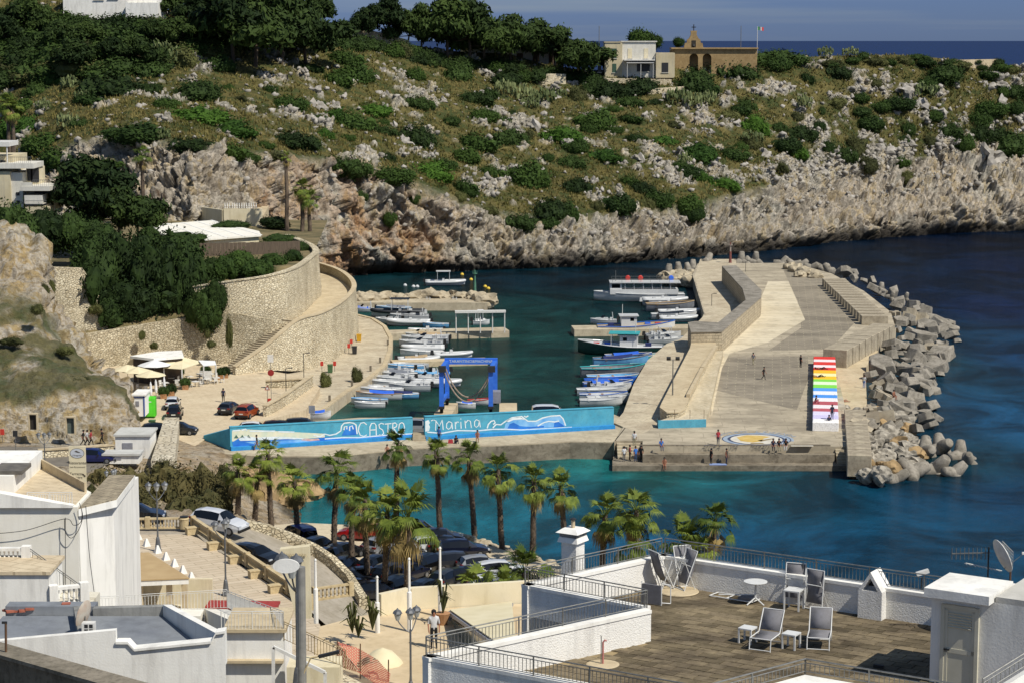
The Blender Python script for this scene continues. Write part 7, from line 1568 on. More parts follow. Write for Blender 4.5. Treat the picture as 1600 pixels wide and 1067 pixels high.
def palm(px, ytop, ybase, z, label, s=1., group='fan palms by the car park', trunk=1.):
    p=G(px,ybase,z);h=ZY(ytop,p.y)-p.z-.75*s;o=thing('fan_palm',label,'palm tree',p,rnd.uniform(0,6.28),group);m=PALM[rnd.randrange(4)]
    s *= rnd.uniform(.86, 1.12)
    c=link('crown',m[0],o,(0,0,h),rnd.uniform(0,6),1.18*s);c2=link('dead_fronds',m[1],o,(0,0,h),rnd.uniform(0,6),1.15*s)
    t=link('trunk',m[2],o,(0,0,-.2),None,(trunk,trunk,h+.25));link('leaf_bases',m[3],o,(0,0,0),None,(trunk*1.02,trunk*1.02,h));o.rotation_euler=(rnd.uniform(-.06,.06),rnd.uniform(-.06,.06),o.rotation_euler[2]);return o
zc = 3.0
for px, yt, yb, z, s, lab in [(372, 725, 818, 4., .95, 'fan palm at the shore end of the row, leftmost'), (398, 735, 815, 4., .9, 'fan palm second from the left at the shore'), (424, 698, 826, 3.2, 1.0, 'taller fan palm standing third from the left'), (466, 742, 852, zc, 1., 'fan palm by the blue van'), (520, 724, 870, zc, 1.1, 'fan palm behind the dark hatchback'),
    (548,752,895,zc,1.05,'fan palm in the near row, second before the wall'),(574,772,915,zc,1.1,'fan palm in the near row with pale straw fronds'),(600,788,935,zc,1.1,'fan palm half hidden behind the biggest palm'),(636,788,945,zc,1.5,'biggest fan palm in front with a broad crown'),(619,684,822,zc,1.05,'tall fan palm before the gap in the mural'),
    (688,698,838,zc,1.,'tall slim fan palm below the word Marina'),(742,702,842,zc,1.05,'tall fan palm with a full crown right of the red car'),(784,722,856,zc,1.05,'leaning fan palm third from the right of the tall ones'),(832,738,868,zc,1.05,'fan palm second from the right of the tall ones'),(884,750,888,zc,1.05,'last tall fan palm before the chimney'),
    (940,790,905,zc,1.1,'fan palm just right of the chimney'),(996,785,925,zc,1.15,'fan palm behind the terrace railing corner'),(995,828,930,zc,1.3,'low bushy fan palm behind the terrace railing'),(1068,828,925,zc,1.5,'wide fan palm behind the far parapet'),(1110,800,925,zc,1.15,'rightmost fan palm behind the far parapet'),(1085,850,930,zc,1.2,'low fan palm behind the far parapet'),
    (820, 876, 915, zc, 1.35, 'squat fan palm beside the silver car'), (748, 912, 945, zc, 1.4, 'squat bushy fan palm before the patio wall'), (790, 905, 940, zc, .9, 'small fan palm in front of the silver car')]: palm(px, yt, yb, z, lab, s)
for px,yt,yb,lab in[(449,246,378,'tall bare trunked palm against the orange cliff'),(473,295,378,'left palm of the pair against the orange cliff'),(484,312,378,'right palm of the pair against the orange cliff'),(224,245,335,'palm above the pines by the car park'),(15,165,250,'palm behind the left terraced house'),(22,172,252,'second palm behind the left terraced house')]:
    p=D(px,yb,372 if px>100 else 345);h=(yb-yt)*p.y/F;o=thing('tall_palm',lab,'palm tree',p,rnd.uniform(0,6),'tall palms under the cliff');m=PALM[rnd.randrange(4)];link('crown',m[0],o,(0,0,h),0,.75 if px==449 else 1.4);link('dead_fronds',m[1],o,(0,0,h),0,.9 if px==449 else 1.3);link('trunk',m[2],o,(0,0,-.5),None,(1.5,1.5,h+.5))
# ============================================================ CARS
M_glass=mat('car_glass','0b0d10',rough=.06,spec=.7);M_tyre=mat('tyre','121212',rough=.9);M_rim=mat('rim','8a8c90',rough=.35,metal=.7);M_lampr=mat('tail_lamp','7a1010',rough=.2);M_lampw=mat('head_lamp','b8bcc0',rough=.15);M_plate=mat('number_plate','c8c8c0');M_trim=mat('black_trim','141414',rough=.6)
def paintmat(n, c): return mat('paint_car_' + n, c, rough=.28, spec=.5, coat=.6)
PC={k:paintmat(k,c)for k,c in dict(black='07080a',navy='0a1024',grey='2a2c30',white='c6c8ca',red='8a0c12',blue='0c1a50',silver='83868a',orange='8c3a12',dark='121418').items()}
SHAPES = {'suv': (4.4, .92, .62, [(-2.2, .55, .86, .86), (-2.12, .42, 1.02, 1.10), (-1.85, .30, 1.06, 1.52), (-1.3, .28, 1.06, 1.66), (-.4, .28, 1.04, 1.68), (.35, .28, 1.02, 1.62), (1.0, .28, 1.0, 1.05), (1.6, .30, .93, .95), (2.05, .36, .80, .80), (2.2, .5, .66, .66)]),
          'hatch':(4.0,.86,.58,[(-2.0,.5,.80,.80),(-1.92,.38,.93,1.02),(-1.6,.28,.97,1.38),(-1.05,.26,.96,1.48),(-.3,.26,.94,1.50),(.4,.26,.92,1.40),(1.05,.27,.90,.94),(1.55,.3,.82,.84),(1.88,.36,.70,.70),(2.0,.48,.58,.58)]),
          'estate':(4.6,.9,.60,[(-2.3,.5,.84,.84),(-2.2,.38,.95,1.02),(-1.85,.28,.98,1.42),(-1.2,.26,.97,1.50),(-.3,.26,.95,1.52),(.5,.26,.93,1.42),(1.2,.27,.91,.95),(1.75,.3,.82,.84),(2.15,.36,.70,.70),(2.3,.48,.58,.58)]),
          'van': (4.7, .95, .78, [(-2.35, .5, .95, 1.2), (-2.3, .38, 1.1, 1.80), (-1.9, .3, 1.1, 1.95), (-1., .28, 1.1, 1.98), (.1, .28, 1.1, 1.95), (.8, .28, 1.1, 1.78), (1.5, .28, 1.08, 1.16), (1.95, .32, .95, .98), (2.25, .38, .75, .75), (2.35, .5, .6, .6)])}
CARM = {}
def car_parts(shape):
    if shape in CARM: return CARM[shape]
    L, wb, wr, st = SHAPES[shape]; rows = []
    for i, (x, zb_, zbl, zr) in enumerate(st):
        e=abs(x)/(L/2);nar=1-.16*max(0,e-.72)/.28;w=wb*nar;up=zr-zbl;wrr=w if up<.12 else w-(wb-wr)*min(1,up/.5);zmid=(zb_+zbl)/2
        rows.append([(x,-w*.93,zb_),(x,-w,zmid),(x,-w*.97,zbl),(x,-wrr,zr-(.05 if up>.12 else 0)),(x,-wrr*.5,zr+.02),(x,wrr*.5,zr+.02),(x,wrr,zr-(.05 if up>.12 else 0)),(x,w*.97,zbl),(x,w,zmid),(x,w*.93,zb_)])
    body, glass = MB(), MB(); n = len(rows[0])
    for i in range(len(rows) - 1):
        upa, upb = st[i][3] - st[i][2], st[i + 1][3] - st[i + 1][2]
        for j in range(n - 1):
            q=[rows[i][j],rows[i+1][j],rows[i+1][j+1],rows[i][j+1]];side=j in(2,6);topf=j in(3,4,5);isglass=(side and(upa>.3 and upb>.3))or(topf and((upa>.3)!=(upb>.3)))
            (glass if isglass else body).add(q, [(0, 1, 2, 3)])
    for r, rev in ((rows[0], 1), (rows[-1], 0)): body.add(r, [tuple(range(n)) if rev else tuple(range(n))[::-1]])
    body.grid([[r[0], r[-1]] for r in rows]); r0 = .34 if shape in ('suv', 'van') else .31
    wh=MB().lathe([(.001,-.1),(r0*.62,-.1),(r0*.9,-.11),(r0,-.08),(r0,.08),(r0*.9,.11),(r0*.62,.1),(.001,.1)],n=18,ax='Y');rim=MB();rim.lathe([(.001,-.115),(r0*.62,-.105),(r0*.62,.105),(.001,.115)],n=10,ax='Y')
    CARM[shape]=dict(L=L,w=wb,r=r0,body=body,glass=glass.mesh('windows',M_glass,30),tyre=wh.mesh('tyre',M_tyre,40),rim=rim.mesh('rim',M_rim),st=st);return CARM[shape]
CARB = {}
def car(p, rz, shape, colour, label, group=None, z=None):
    c = car_parts(shape); L, w, r = c['L'], c['w'], c['r']; o = thing('parked_car', label, 'car', p, rz, group)
    if (shape, colour) not in CARB:
        b=MB();b.v,b.f,b.mi=list(c['body'].v),[list(f)for f in c['body'].f],list(c['body'].mi);CARB[(shape,colour)]=b.mesh('body',PC[colour],38)
    link('body', CARB[(shape, colour)], o); link('windows', c['glass'], o)
    for sx in (-.32, .31):
        for sy in (-1, 1): q = link('wheel', c['tyre'], o, (sx * L, sy * (w - .09), r)); link('rim', c['rim'], q)
    for s in (-1, 1):
        link('tail_lamp',tl_,o,(-L/2+.07,s*(w-.24),c['st'][1][2]-.06));link('head_lamp',hl_,o,(L/2-.12,s*(w-.30),c['st'][-2][2]-.07));link('mirror',mi_,o,(.55,s*(w+.07),c['st'][5][2]+.05))
    link('number_plate',np_,o,(-L/2-.005,0,.72));link('bumper',bu_,o,(-L/2+.02,0,.46),None,(1,w/.9,1));link('bumper',bu_,o,(L/2-.02,0,.42),None,(1,w/.9,1));return o
tl_=MB().box((0,0,0),(.16,.34,.15)).mesh('tail_lamp',M_lampr);hl_=MB().box((0,0,0),(.22,.36,.13)).mesh('head_lamp',M_lampw);mi_=MB().box((0,0,0),(.14,.18,.13)).mesh('mirror',M_trim);np_=MB().box((0,0,0),(.02,.5,.12)).mesh('number_plate',M_plate);bu_=MB().box((0,0,0),(.14,1.66,.22)).mesh('bumper',M_trim)
def pcar(px,py,z,deg,shape,colour,label,group='cars in the seaside car park'):return car(G(px,py,z),radians(deg),shape,colour,label,group)
pcar(468,852,zc,120,'van','blue','blue van at the left end of the car park');pcar(515,880,zc,60,'hatch','dark','dark hatchback below the blue van');pcar(540,898,zc,65,'suv','black','black car between the palm trunks near the stone wall');pcar(562,842,zc,170,'hatch','red','red hatchback parked by the sea wall')
pcar(600,862,zc,55,'estate','silver','silver sided car behind the palm trunks');pcar(648,845,zc,0,'van','navy','navy people carrier nearest the water');pcar(630,878,zc,55,'estate','grey','grey car in the middle palm row');pcar(678,862,zc,15,'hatch','white','white hatchback with dark windows in the middle of the car park');pcar(668,893,zc,58,'suv','black','black SUV with its tail to the camera')
pcar(722,868,zc,12,'estate','navy','dark navy estate beside the white hatchback');pcar(716,888,zc,14,'estate','grey','dark grey estate with bright wheels');pcar(752,893,zc,20,'hatch','silver','silver hatchback right of the grey estate');pcar(782,902,zc,20,'estate','white','white car partly behind the small palms');pcar(700,862,zc,18,'hatch','black','black car behind the white hatchback')
pcar(545,915,zc,10,'estate','grey','grey estate with silver roof rails under the palms');pcar(575,912,zc,15,'hatch','black','black hatchback under the palms');pcar(562,932,zc,8,'estate','black','black estate with silver trim near the wall');pcar(592,935,zc,14,'hatch','navy','navy car with a spare wheel look behind the palm trunk');pcar(625,925,zc,60,'estate','dark','dark car behind the biggest palm');pcar(665,935,zc,62,'suv','black','black car in the front row by the patio wall');pcar(520,905,zc,12,'hatch','dark','dark car hidden behind the stone wall');pcar(590,892,zc,60,'hatch','black','small black car between the left palms');pcar(770,925,zc,15,'hatch','white','white car beside the squat palm');pcar(800,928,zc,10,'hatch','silver','silver car at the right end of the car park');pcar(640,905,zc,55,'hatch','navy','navy hatchback squeezed behind the black SUV')
for x,y,a,s_,c_,l_ in((497,866,60,'suv','black','black car right behind the blue van'),(538,872,55,'hatch','dark','dark car below the red hatchback'),(612,908,58,'suv','dark','dark car in the middle aisle of the car park'),(700,915,60,'hatch','grey','grey car in front of the dark estates'),(740,912,15,'estate','black','black estate behind the squat palms'),(690,850,10,'hatch','dark','dark car by the sea wall next to the navy people carrier')):pcar(x,y,zc,a,s_,c_,l_)
g2='cars on the upper road';car(G(212,815,9.9),radians(5),'estate','dark','dark estate with silver roof rails behind the balustrade',g2);o=car(G(342,829,9.6),radians(-16),'suv','white','white SUV driving down the sloping road',g2);o.rotation_euler=(0,.06,radians(-22));car(G(398,880,8.6),radians(-32),'hatch','dark','dark car roof behind the long balustrade',g2)
g3='cars on the harbour square';car(G(358,645,2.4),radians(78),'hatch','grey','grey hatchback on the harbour square',g3);car(G(386,651,2.4),radians(78),'suv','orange','burnt orange SUV on the harbour square',g3);car(G(273,652,2.4),radians(95),'suv','black','black SUV above the rubble wall',g3);car(G(270,637,2.4),radians(95),'hatch','white','white hatchback behind the black SUV',g3);car(G(281,678,2.4),radians(0),'hatch','dark','dark car half hidden by the rubble wall',g3);car(G(248,680,2.4),radians(10),'hatch','black','black car left of the rubble wall',g3);car(G(148,722,3.7),radians(0),'estate','blue','dark blue car beside the prefab cabin',g3)
for px,py,sh_,col_,lab in((400,678,'hatch','white','white car roof behind the left end of the mural'),(440,676,'estate','black','black car roof behind the mural left of the pole'),(474,672,'estate','dark','second black car roof behind the mural by the pole'),(655,676,'suv','silver','silver car seen through the gap in the mural'),(862,657,'van','white','white van roof behind the right mural')):car(G(px,py,zm),radians(5),sh_,col_,lab,'cars behind the mural')
for px,py,col_ in((268,324,'white'),(282,324,'silver'),(294,326,'navy')):car(G(px,py,15.6),radians(60),'hatch',col_,col_+' car in the small car park under the cliff','cars under the cliff')
# ============================================================ BOATS
H_white=mat('gelcoat_white','c9cac8','bfc0be',.3,1.);H_blue=mat('boat_blue','1d4f9e','2a62b4',.5,2.);H_lblue=mat('boat_light_blue','5b97c4','6ea8d0',.5,2.);H_grey=mat('boat_grey','6c6f74','7d8085',.5,2.);H_dark=mat('boat_dark','1c1f22','2a2d30',.5);H_green=mat('boat_green','163a34','1f4a40',.5,2.);H_wood=mat('boat_wood','8a6a44','9c7a50',.6,3.);H_teal=mat('boat_teal','2f8f92','3a9ea0',.6,2.);H_navy=mat('canvas_navy','1a2450','222e60',.9,2.);H_red=mat('boat_red','a82820','bc3428',.6,2.);H_beige=mat('canvas_beige','b09a78','a08b6a',.9,2.);H_cov=mat('cover_blue','2458c0','2f66cc',.8,2.)
def hull_rows(L, B, D_, sheer=.35, full=.5, n=13, stern=.8):
    rows = []
    for i in range(n):
        t=i/(n-1);x=L*(t-.5);b=B/2*(stern+(1-stern)*min(1,t*2.4))*(1-max(0,(t-.5)/.5)**2.4*.985);zt=D_*(.62+sheer*max(0,t-.25)**1.6);zk=-.22*D_+max(0,(t-.72)/.28)**2*D_*.7
        rows.append([(x,-b,zt),(x,-b*.93,zt*.45),(x,-b*.55,-.12*D_+max(0,t-.8)*D_),(x,0,zk),(x,b*.55,-.12*D_+max(0,t-.8)*D_),(x,b*.93,zt*.45),(x,b,zt)])
    return rows
def outboard(o,x,m_=None,s=1.):MB().box((x-.18*s,0,.75*s),(.4*s,.34*s,.5*s),taper=.75).build('outboard_motor',m_ or M_trim,o,world=False);MB().box((x-.1*s,0,.25*s),(.14*s,.12*s,.6*s)).build('motor_leg',M_trim,o,world=False)
def boat(p, rz, kind, L, hull, label, deck=None, cover=None, top=None, motor=None, group=None, band=None):
    deck=deck or H_white;o=thing('boat',label,'boat',p,rz,group);B=L*(.37 if kind!='ferry' else.26);Dp=1.05 if L<5.5 else(1.4 if L<8 else 2.1)
    if kind == 'rib':
        MB().grid([[(a*.97,b*.7,c*.7)for a,b,c in r]for r in hull_rows(L,B,Dp*.8)]).build('hull',H_white,o,world=False,smooth=True);z=Dp*.5;h=B/2-.2
        pts=[(-L/2,-h,z),(0,-h,z),(L*.25,-h*.85,z+.06),(L*.42,-h*.4,z+.14),(L*.48,0,z+.2),(L*.42,h*.4,z+.14),(L*.25,h*.85,z+.06),(0,h,z),(-L/2,h,z)];MB().tube(smooth_line(pts,4),.23 if L<6 else.28,8).build('tube',hull,o,world=False,smooth=True)
        MB().prism([(-L*.46,-h),(L*.2,-h),(L*.4,0),(L*.2,h),(-L*.46,h)],z-.12,z-.04).build('floor',deck,o,world=False);MB().box((-.05*L,0,z+.3),(.5,.6,.7),taper=.8).build('console',H_white,o,world=False);MB().box((-.24*L,0,z+.15),(.5,h*1.3,.35)).build('seat',H_white,o,world=False);MB().box((.0*L,0,z+.78),(.06,.5,.3)).build('windscreen',M_glass,o,world=False)
        outboard(o, -L / 2, motor, 1.3)
    else:
        rows=hull_rows(L,B,Dp,.35 if kind!='fish' else.6,stern=.8 if kind=='speed' else.55);MB().grid(rows).build('hull',hull,o,world=False,smooth=True);MB().add(rows[0],[tuple(range(7))]).build('transom',hull,o,world=False)
        MB().grid([[(r[0][0],r[0][1]*.93,r[0][2]*(.62 if kind in('gozzo','open')else.93)),(r[6][0],r[6][1]*.93,r[6][2]*(.62 if kind in('gozzo','open')else.93))]for r in rows]).build('deck',deck,o,world=False)
        g = MB()
        for k in (0, 6): g.tube([r[k] for r in rows], .05 if L < 8 else .08, 5)
        g.build('gunwale', band or deck, o, world=False)
        zt = rows[3][0][2]; h = B / 2
        if kind in ('gozzo', 'open'):
            for t in(-.28,-.02,.22):MB().box((t*L,0,zt*.85),(.3,B*(.8 if t<.2 else.6),.06)).build('thwart',deck if kind=='open' else H_wood,o,world=False)
            if motor: outboard(o, -L / 2, motor if motor is not True else None, .8)
        if kind == 'speed':
            MB().prism([(-L*.1,-h*.62),(L*.12,-h*.6),(L*.30,-h*.25),(L*.30,h*.25),(L*.12,h*.6),(-L*.1,h*.62)],zt*.9,zt+.32).build('cabin',H_white,o,world=False);MB().grid([[(.02*L,-h*.6,zt+.3),(-.05*L,-h*.55,zt+.7)],[(.12*L,0,zt+.32),(.03*L,0,zt+.74)],[(.02*L,h*.6,zt+.3),(-.05*L,h*.55,zt+.7)]]).build('windscreen',M_glass,o,world=False)
            MB().prism([(-L*.44,-h*.62),(-L*.1,-h*.66),(-L*.1,h*.66),(-L*.44,h*.62)],zt*.9,zt*.96).build('cockpit',H_grey,o,world=False);MB().box((-.3*L,0,zt+.12),(.5,B*.6,.45)).build('seat',H_white,o,world=False);MB().box((-.12*L,h*.3,zt+.1),(.45,.5,.6)).build('seat',H_white,o,world=False);outboard(o,-L/2,motor,1.3);MB().tube([(-.36*L,-h*.7,zt),(-.33*L,-h*.6,zt+1.2),(-.33*L,h*.6,zt+1.2),(-.36*L,h*.7,zt)],.05,5).build('roll_bar',H_white,o,world=False)
        if kind == 'fish':
            MB().box((-.1*L,0,zt+.75),(L*.2,B*.5,1.7)).build('wheelhouse',H_white,o,world=False);MB().box((-.1*L,0,zt+1.66),(L*.25,B*.62,.12)).build('wheelhouse_roof',H_white,o,world=False)
            for s in(-1,1):MB().box((-.06*L,s*B*.25,zt+1.1),(.6,.04,.5)).build('window',M_glass,o,world=False)
            MB().box((0.0005*L,0,zt+1.1),(.03,B*.4,.5)).build('window',M_glass,o,world=False);MB().tube([(-.18*L,0,zt+1.6),(-.18*L,0,zt+3.4)],.05,6).build('mast',M_railw,o,world=False)
            for k,(t,m_)in enumerate(((.15,H_cov),(-.33,H_navy),(.28,H_red))):MB().box((t*L,.2*(-1)**k,zt+.15),(.9,.8,.5)).build('fish_crate',m_,o,world=False)
        if kind == 'ferry':
            MB().box((-.05*L,0,zt+.45),(L*.75,B*.8,.9)).build('bulwark',hull,o,world=False);MB().box((L*.26,0,zt+1.3),(L*.13,B*.7,1.5)).build('wheelhouse',H_white,o,world=False);MB().box((-.06*L,0,zt+2.15),(L*.78,B*.92,.16)).build('upper_deck',H_white,o,world=False)
            for s in (-1, 1):
                MB().box((L * .26, s * B * .352, zt + 1.5), (L * .09, .03, .7)).build('window', M_glass, o, world=False)
                for k in range(6):MB().tube([(L*(.16-.1*k),s*B*.38,zt+.8),(L*(.16-.1*k),s*B*.38,zt+2.1)],.05,5).build('stanchion',H_white,o,world=False)
                MB().tube([(L*.3,s*B*.42,zt+2.9),(-L*.43,s*B*.42,zt+2.9)],.03,5).build('upper_rail',M_rail,o,world=False)
                for k in range(8):MB().tube([(L*(.3-.104*k),s*B*.42,zt+2.2),(L*(.3-.104*k),s*B*.42,zt+2.9)],.025,4).build('rail_post',M_rail,o,world=False)
            for t,m_ in((.12,H_red),(-.02,H_red),(-.36,H_cov)):MB().lathe([(.35,-.15),(.5,0),(.35,.15)],(t*L,-B*.44,zt+2.6),12,'Y').build('life_ring',m_,o,world=False)
            for k in range(4):MB().lathe([(.01,-.35),(.28,-.2),(.3,.1),(.1,.35)],(L*(.28-.17*k),-B*.52,zt*.55),8).build('fender',H_white,o,world=False)
            for k in range(5):MB().box((-.05*L-k*1.5,0,zt+.7),(.5,B*.6,.1)).build('bench',H_red if k%2 else H_wood,o,world=False)
            MB().tube([(L * .26, 0, zt + 2.2), (L * .26, 0, zt + 4.2)], .05, 6).build('mast', M_rail, o, world=False)
    if cover is not None:
        q=hull_rows(L,B,Dp);MB().grid([[(r[0][0]*.8-.06*L,r[0][1]*.86,r[0][2]*1.03),(r[0][0]*.8-.06*L,0,r[0][2]*1.03+.28),(r[0][0]*.8-.06*L,-r[0][1]*.86,r[0][2]*1.03)]for r in q[2:-2]]).build('cover',cover,o,world=False,smooth=True)
    if top is not None:
        zt=Dp*.7;MB().box((-.05*L,0,zt+1.75),(L*.36,B*.72,.08)).build('sun_canopy',top,o,world=False)
        for sx in (-.2, .1):
            for s in(-1,1):MB().tube([(sx*L,s*B*.34,zt*.7),(sx*L,s*B*.33,zt+1.75)],.04,5).build('canopy_post',H_white,o,world=False)
    return o
def wb(x0, x1, y, kind, hull, label, d=1, sk=0., **kw):
    """boat spanning x0..x1 on the water at row y; d=1 bow right, -1 bow left"""
    a,b=G(x0,y,0),G(x1,y,0);L=(b.x-a.x)*1.08;sk+=rnd.uniform(-4,4);return boat((a+b)/2+V3((0,0,.02)),radians(sk)+(0 if d>0 else pi),kind,L/cos(radians(sk)),hull,label,**kw)
gl = 'boats moored along the left quay'; gf = 'boats beside the inner mole'; gr2 = 'boats moored along the right quay'
wb(551,604,631,'gozzo',H_white,'white rowing boat with light blue inside, nearest the mural',-1,8,deck=H_lblue,group=gl);wb(559,625,624,'gozzo',H_white,'white wooden boat under a blue tarpaulin',-1,8,deck=H_wood,cover=H_cov,motor=True,group=gl);wb(566,627,617,'open',H_white,'plain white skiff third from the mural',-1,10,motor=True,group=gl);wb(610,670,611,'speed',H_white,'white open speedboat with a big dark outboard',-1,5,group=gl)
wb(578,640,605,'open',H_white,'slim white skiff behind the dark outboard',-1,8,motor=True,group=gl);wb(585,645,599,'speed',H_white,'white runabout in the middle of the left row',-1,8,group=gl);wb(592,650,592,'open',H_white,'white skiff beside the covered boat',-1,6,cover=H_grey,group=gl);wb(645,718,604,'rib',H_white,'large white inflatable with dark seats beside the hoist',1,-5,motor=H_grey,top=None,group=gl);wb(598,645,584,'rib',H_grey,'grey inflatable by the curved quay',-1,4,group=gl);wb(632,668,588,'speed',H_white,'motorboat under a white fitted cover',-1,6,cover=M_whitec,group=gl)
wb(624,684,568,'rib',H_white,'inflatable under a beige tarpaulin',1,6,cover=H_beige,group=gl);wb(680,736,560,'rib',H_white,'long white inflatable pointing out to the basin',1,10,group=gl);wb(616,668,576,'open',H_white,'white flat boat moored at the sand coloured jetty',-1,4,group=gl);wb(630,692,550,'rib',H_white,'white inflatable with a dark rail in the middle row',-1,0,group=gl);wb(626,690,543,'speed',H_white,'white speedboat with a pointed bow to the quay',-1,0,group=gl);wb(630,698,536,'speed',H_white,'white cabin boat with a black outboard',-1,0,group=gl);wb(632,676,528,'speed',H_white,'small white cabin cruiser close to the jetty',-1,0,cover=H_dark,group=gl)
wb(588,626,505,'speed',H_white,'white motorboat with a pink stripe at the quay end',-1,-6,deck=H_white,group=gl);wb(606,670,509,'rib',H_white,'white inflatable lying along the jetty',-1,-4,group=gl);wb(582,660,496,'rib',H_dark,'big black inflatable with a white outboard',-1,-4,motor=H_white,top=H_dark,group=gl);wb(550,584,488,'speed',H_white,'white boat with a bright blue cover at the far quay',-1,-2,cover=H_cov,group=gl)
wb(711,734,527,'open',H_blue,'small dark blue dinghy with a white cover',-1,0,cover=M_whitec,group=gl);wb(745,782,525,'open',H_white,'flat white skiff under the frame shelter',-1,0,group=gl);wb(740,764,508,'speed',H_white,'boat under a tall white cover inside the shelter',1,0,cover=M_whitec,top=M_whitec,group=gl)
for k,(x0,x1,hl,cv,lab)in enumerate([(583,613,H_white,None,'first white boat of the row along the inner mole'),(617,654,H_dark,H_grey,'dark boat with a grey cover along the inner mole'),(652,669,H_white,H_dark,'small boat with a dark hood along the inner mole'),(669,687,H_white,None,'fourth white boat along the inner mole'),(688,711,H_white,None,'fifth white boat along the inner mole'),(711,726,H_blue,None,'dark blue boat along the inner mole'),(726,748,H_white,None,'last white boat of the row by the beacon')]):wb(x0,x1,481,'speed',hl,lab,1 if k%2 else-1,18,cover=cv,group=gf)
wb(667,725,446,'rib',H_white,'white inflatable with a sun top moored off the cliff',1,6,top=H_white);wb(933,1064,470,'ferry',H_white,'white two deck excursion boat at the far quay',-1,0)
wb(1006,1072,477,'rib',H_white,'white inflatable behind the excursion boat stern',1,4,motor=H_white,group=gr2);wb(1012,1082,486,'gozzo',H_grey,'grey hulled boat with a beige cover near the excursion boat',1,4,deck=H_beige,group=gr2);wb(1030,1092,493,'rib',H_white,'white inflatable third from the excursion boat',1,5,group=gr2);wb(1032,1088,503,'rib',H_white,'white inflatable nearest the masonry wall',1,3,group=gr2);wb(924,962,506,'speed',H_white,'small white cabin boat with a tall frame behind the jetty',-1,0,top=None,cover=None,group=gr2)
wb(938,1050,521,'fish',H_white,'white fishing boat with a wheelhouse and red life raft',1,3,deck=H_beige,band=H_blue,group=gr2);wb(908,1030,553,'fish',H_green,'dark green fishing boat under teal and navy canopies',-1,-4,top=H_teal,band=H_white,group=gr2);wb(1015,1068,538,'speed',H_white,'white cabin boat behind the green fishing boat',1,8,top=H_white,group=gr2);wb(948,1016,563,'gozzo',H_blue,'blue fishing gozzo with crates beside the green boat',1,8,cover=H_cov,band=H_white,group=gr2);wb(930,1010,573,'gozzo',H_lblue,'light blue gozzo piled with nets',1,8,deck=H_grey,cover=H_navy,group=gr2);wb(1006,1038,560,'gozzo',H_teal,'small turquoise gozzo tucked at the quay',1,15,group=gr2)
wb(911,1004,588,'gozzo',H_grey,'grey and white gozzo with a teal bow',1,5,deck=H_white,band=H_teal,group=gr2);wb(916,992,602,'gozzo',H_blue,'bright blue gozzo with an orange buoy',1,4,deck=H_lblue,top=None,cover=None,band=H_cov,group=gr2);wb(925,984,611,'speed',H_white,'white runabout next to the bright blue gozzo',1,3,group=gr2);wb(904,977,617,'open',H_white,'white skiff second in the near right row',1,3,motor=True,group=gr2);wb(908,978,625,'gozzo',H_white,'white gozzo with a blue stripe in the near right row',1,4,band=H_blue,group=gr2);wb(908,970,634,'open',H_white,'white skiff nearest the right end of the mural',1,4,motor=True,group=gr2)
for x0,x1,y,k,cv in((556,600,637,'open',None),(600,652,622,'open',H_navy),(572,628,611,'gozzo',None),(640,690,596,'speed',None),(604,660,580,'open',None),(650,700,588,'rib',None),(628,690,557,'open',None),(636,700,531,'open',H_beige),(640,690,523,'rib',None),(612,668,501,'speed',H_dark),(662,700,512,'open',None),(590,640,488,'open',H_grey)):wb(x0,x1,y,k,H_white if y%2 else H_lblue,'small boat squeezed into the left moorings, %s'%('nearest the mural' if y>600 else('by the sand coloured jetty' if y>550 else 'beyond the finger jetty')),-1,5,cover=cv,motor=None if k!='open' else True,group=gl)
for x0,x1,y,k,hl,cv in((920,990,629,'open',H_white,None),(914,986,607,'gozzo',H_blue,H_cov),(920,1000,596,'gozzo',H_lblue,None),(926,1006,581,'gozzo',H_white,H_navy),(955,1020,567,'gozzo',H_teal,None),(990,1040,549,'gozzo',H_green,H_beige),(1010,1062,530,'speed',H_white,None),(1020,1086,498,'open',H_white,H_dark),(1016,1080,481,'rib',H_grey,None)):wb(x0,x1,y,k,hl,'small boat wedged in the right moorings, %s'%('nearest the mural' if y>590 else('beside the green fishing boat' if y>540 else 'towards the excursion boat')),1,6,cover=cv,group=gr2)
wb(732,770,632,'gozzo',H_white,'white boat with red inside below the hoist slings',1,6,deck=H_red);wb(714,742,638,'gozzo',H_white,'white boat with a blue cover below the hoist',-1,6,cover=H_cov);a=G(501,660,2.4);boat(a+V3((0,0,.5)),radians(5),'gozzo',2.2*1.1,H_white,'small boat under a blue cover propped on the quay behind the mural',cover=H_cov)
for x,y,m_ in((633,447,H_white),(646,449,H_white),(652,449,H_white),(722,430,mat('buoy_yellow','d2b23a')),(736,438,MATS['buoy_yellow']),(758,449,MATS['buoy_yellow']),(763,452,MATS['buoy_yellow']),(898,414,MATS['buoy_yellow'])):o=thing('buoy',('white' if x<700 else 'yellow')+' mooring buoy floating off the cliff','buoy',G(x,y,0),0,'mooring buoys');MB().lathe([(.01,-.3),(.35,-.1),(.38,.15),(.2,.4),(.05,.45)],n=10).build('float',m_,o,world=False);MB().tube([(0,0,.4),(0,0,.7)],.04,5).build('ring_stem',M_dark,o,world=False)
# frame shelter on the jetty
fs=thing('frame_shelter','open white frame shelter on the jetty','shelter',G(750,518,1.1));a,b=G(711,521,1.1),G(790,520,1.1);hh=(521-487)*a.y/F;MB().bar(a+V3((0,0,hh)),b+V3((0,0,hh)),.9,.35).build('roof_beam',M_railw,fs)
for k in range(5):p=a.lerp(b,.02+.24*k);MB().tube([p,p+V3((0,0,hh-.17))],.1,6).build('post',M_railw,fs)
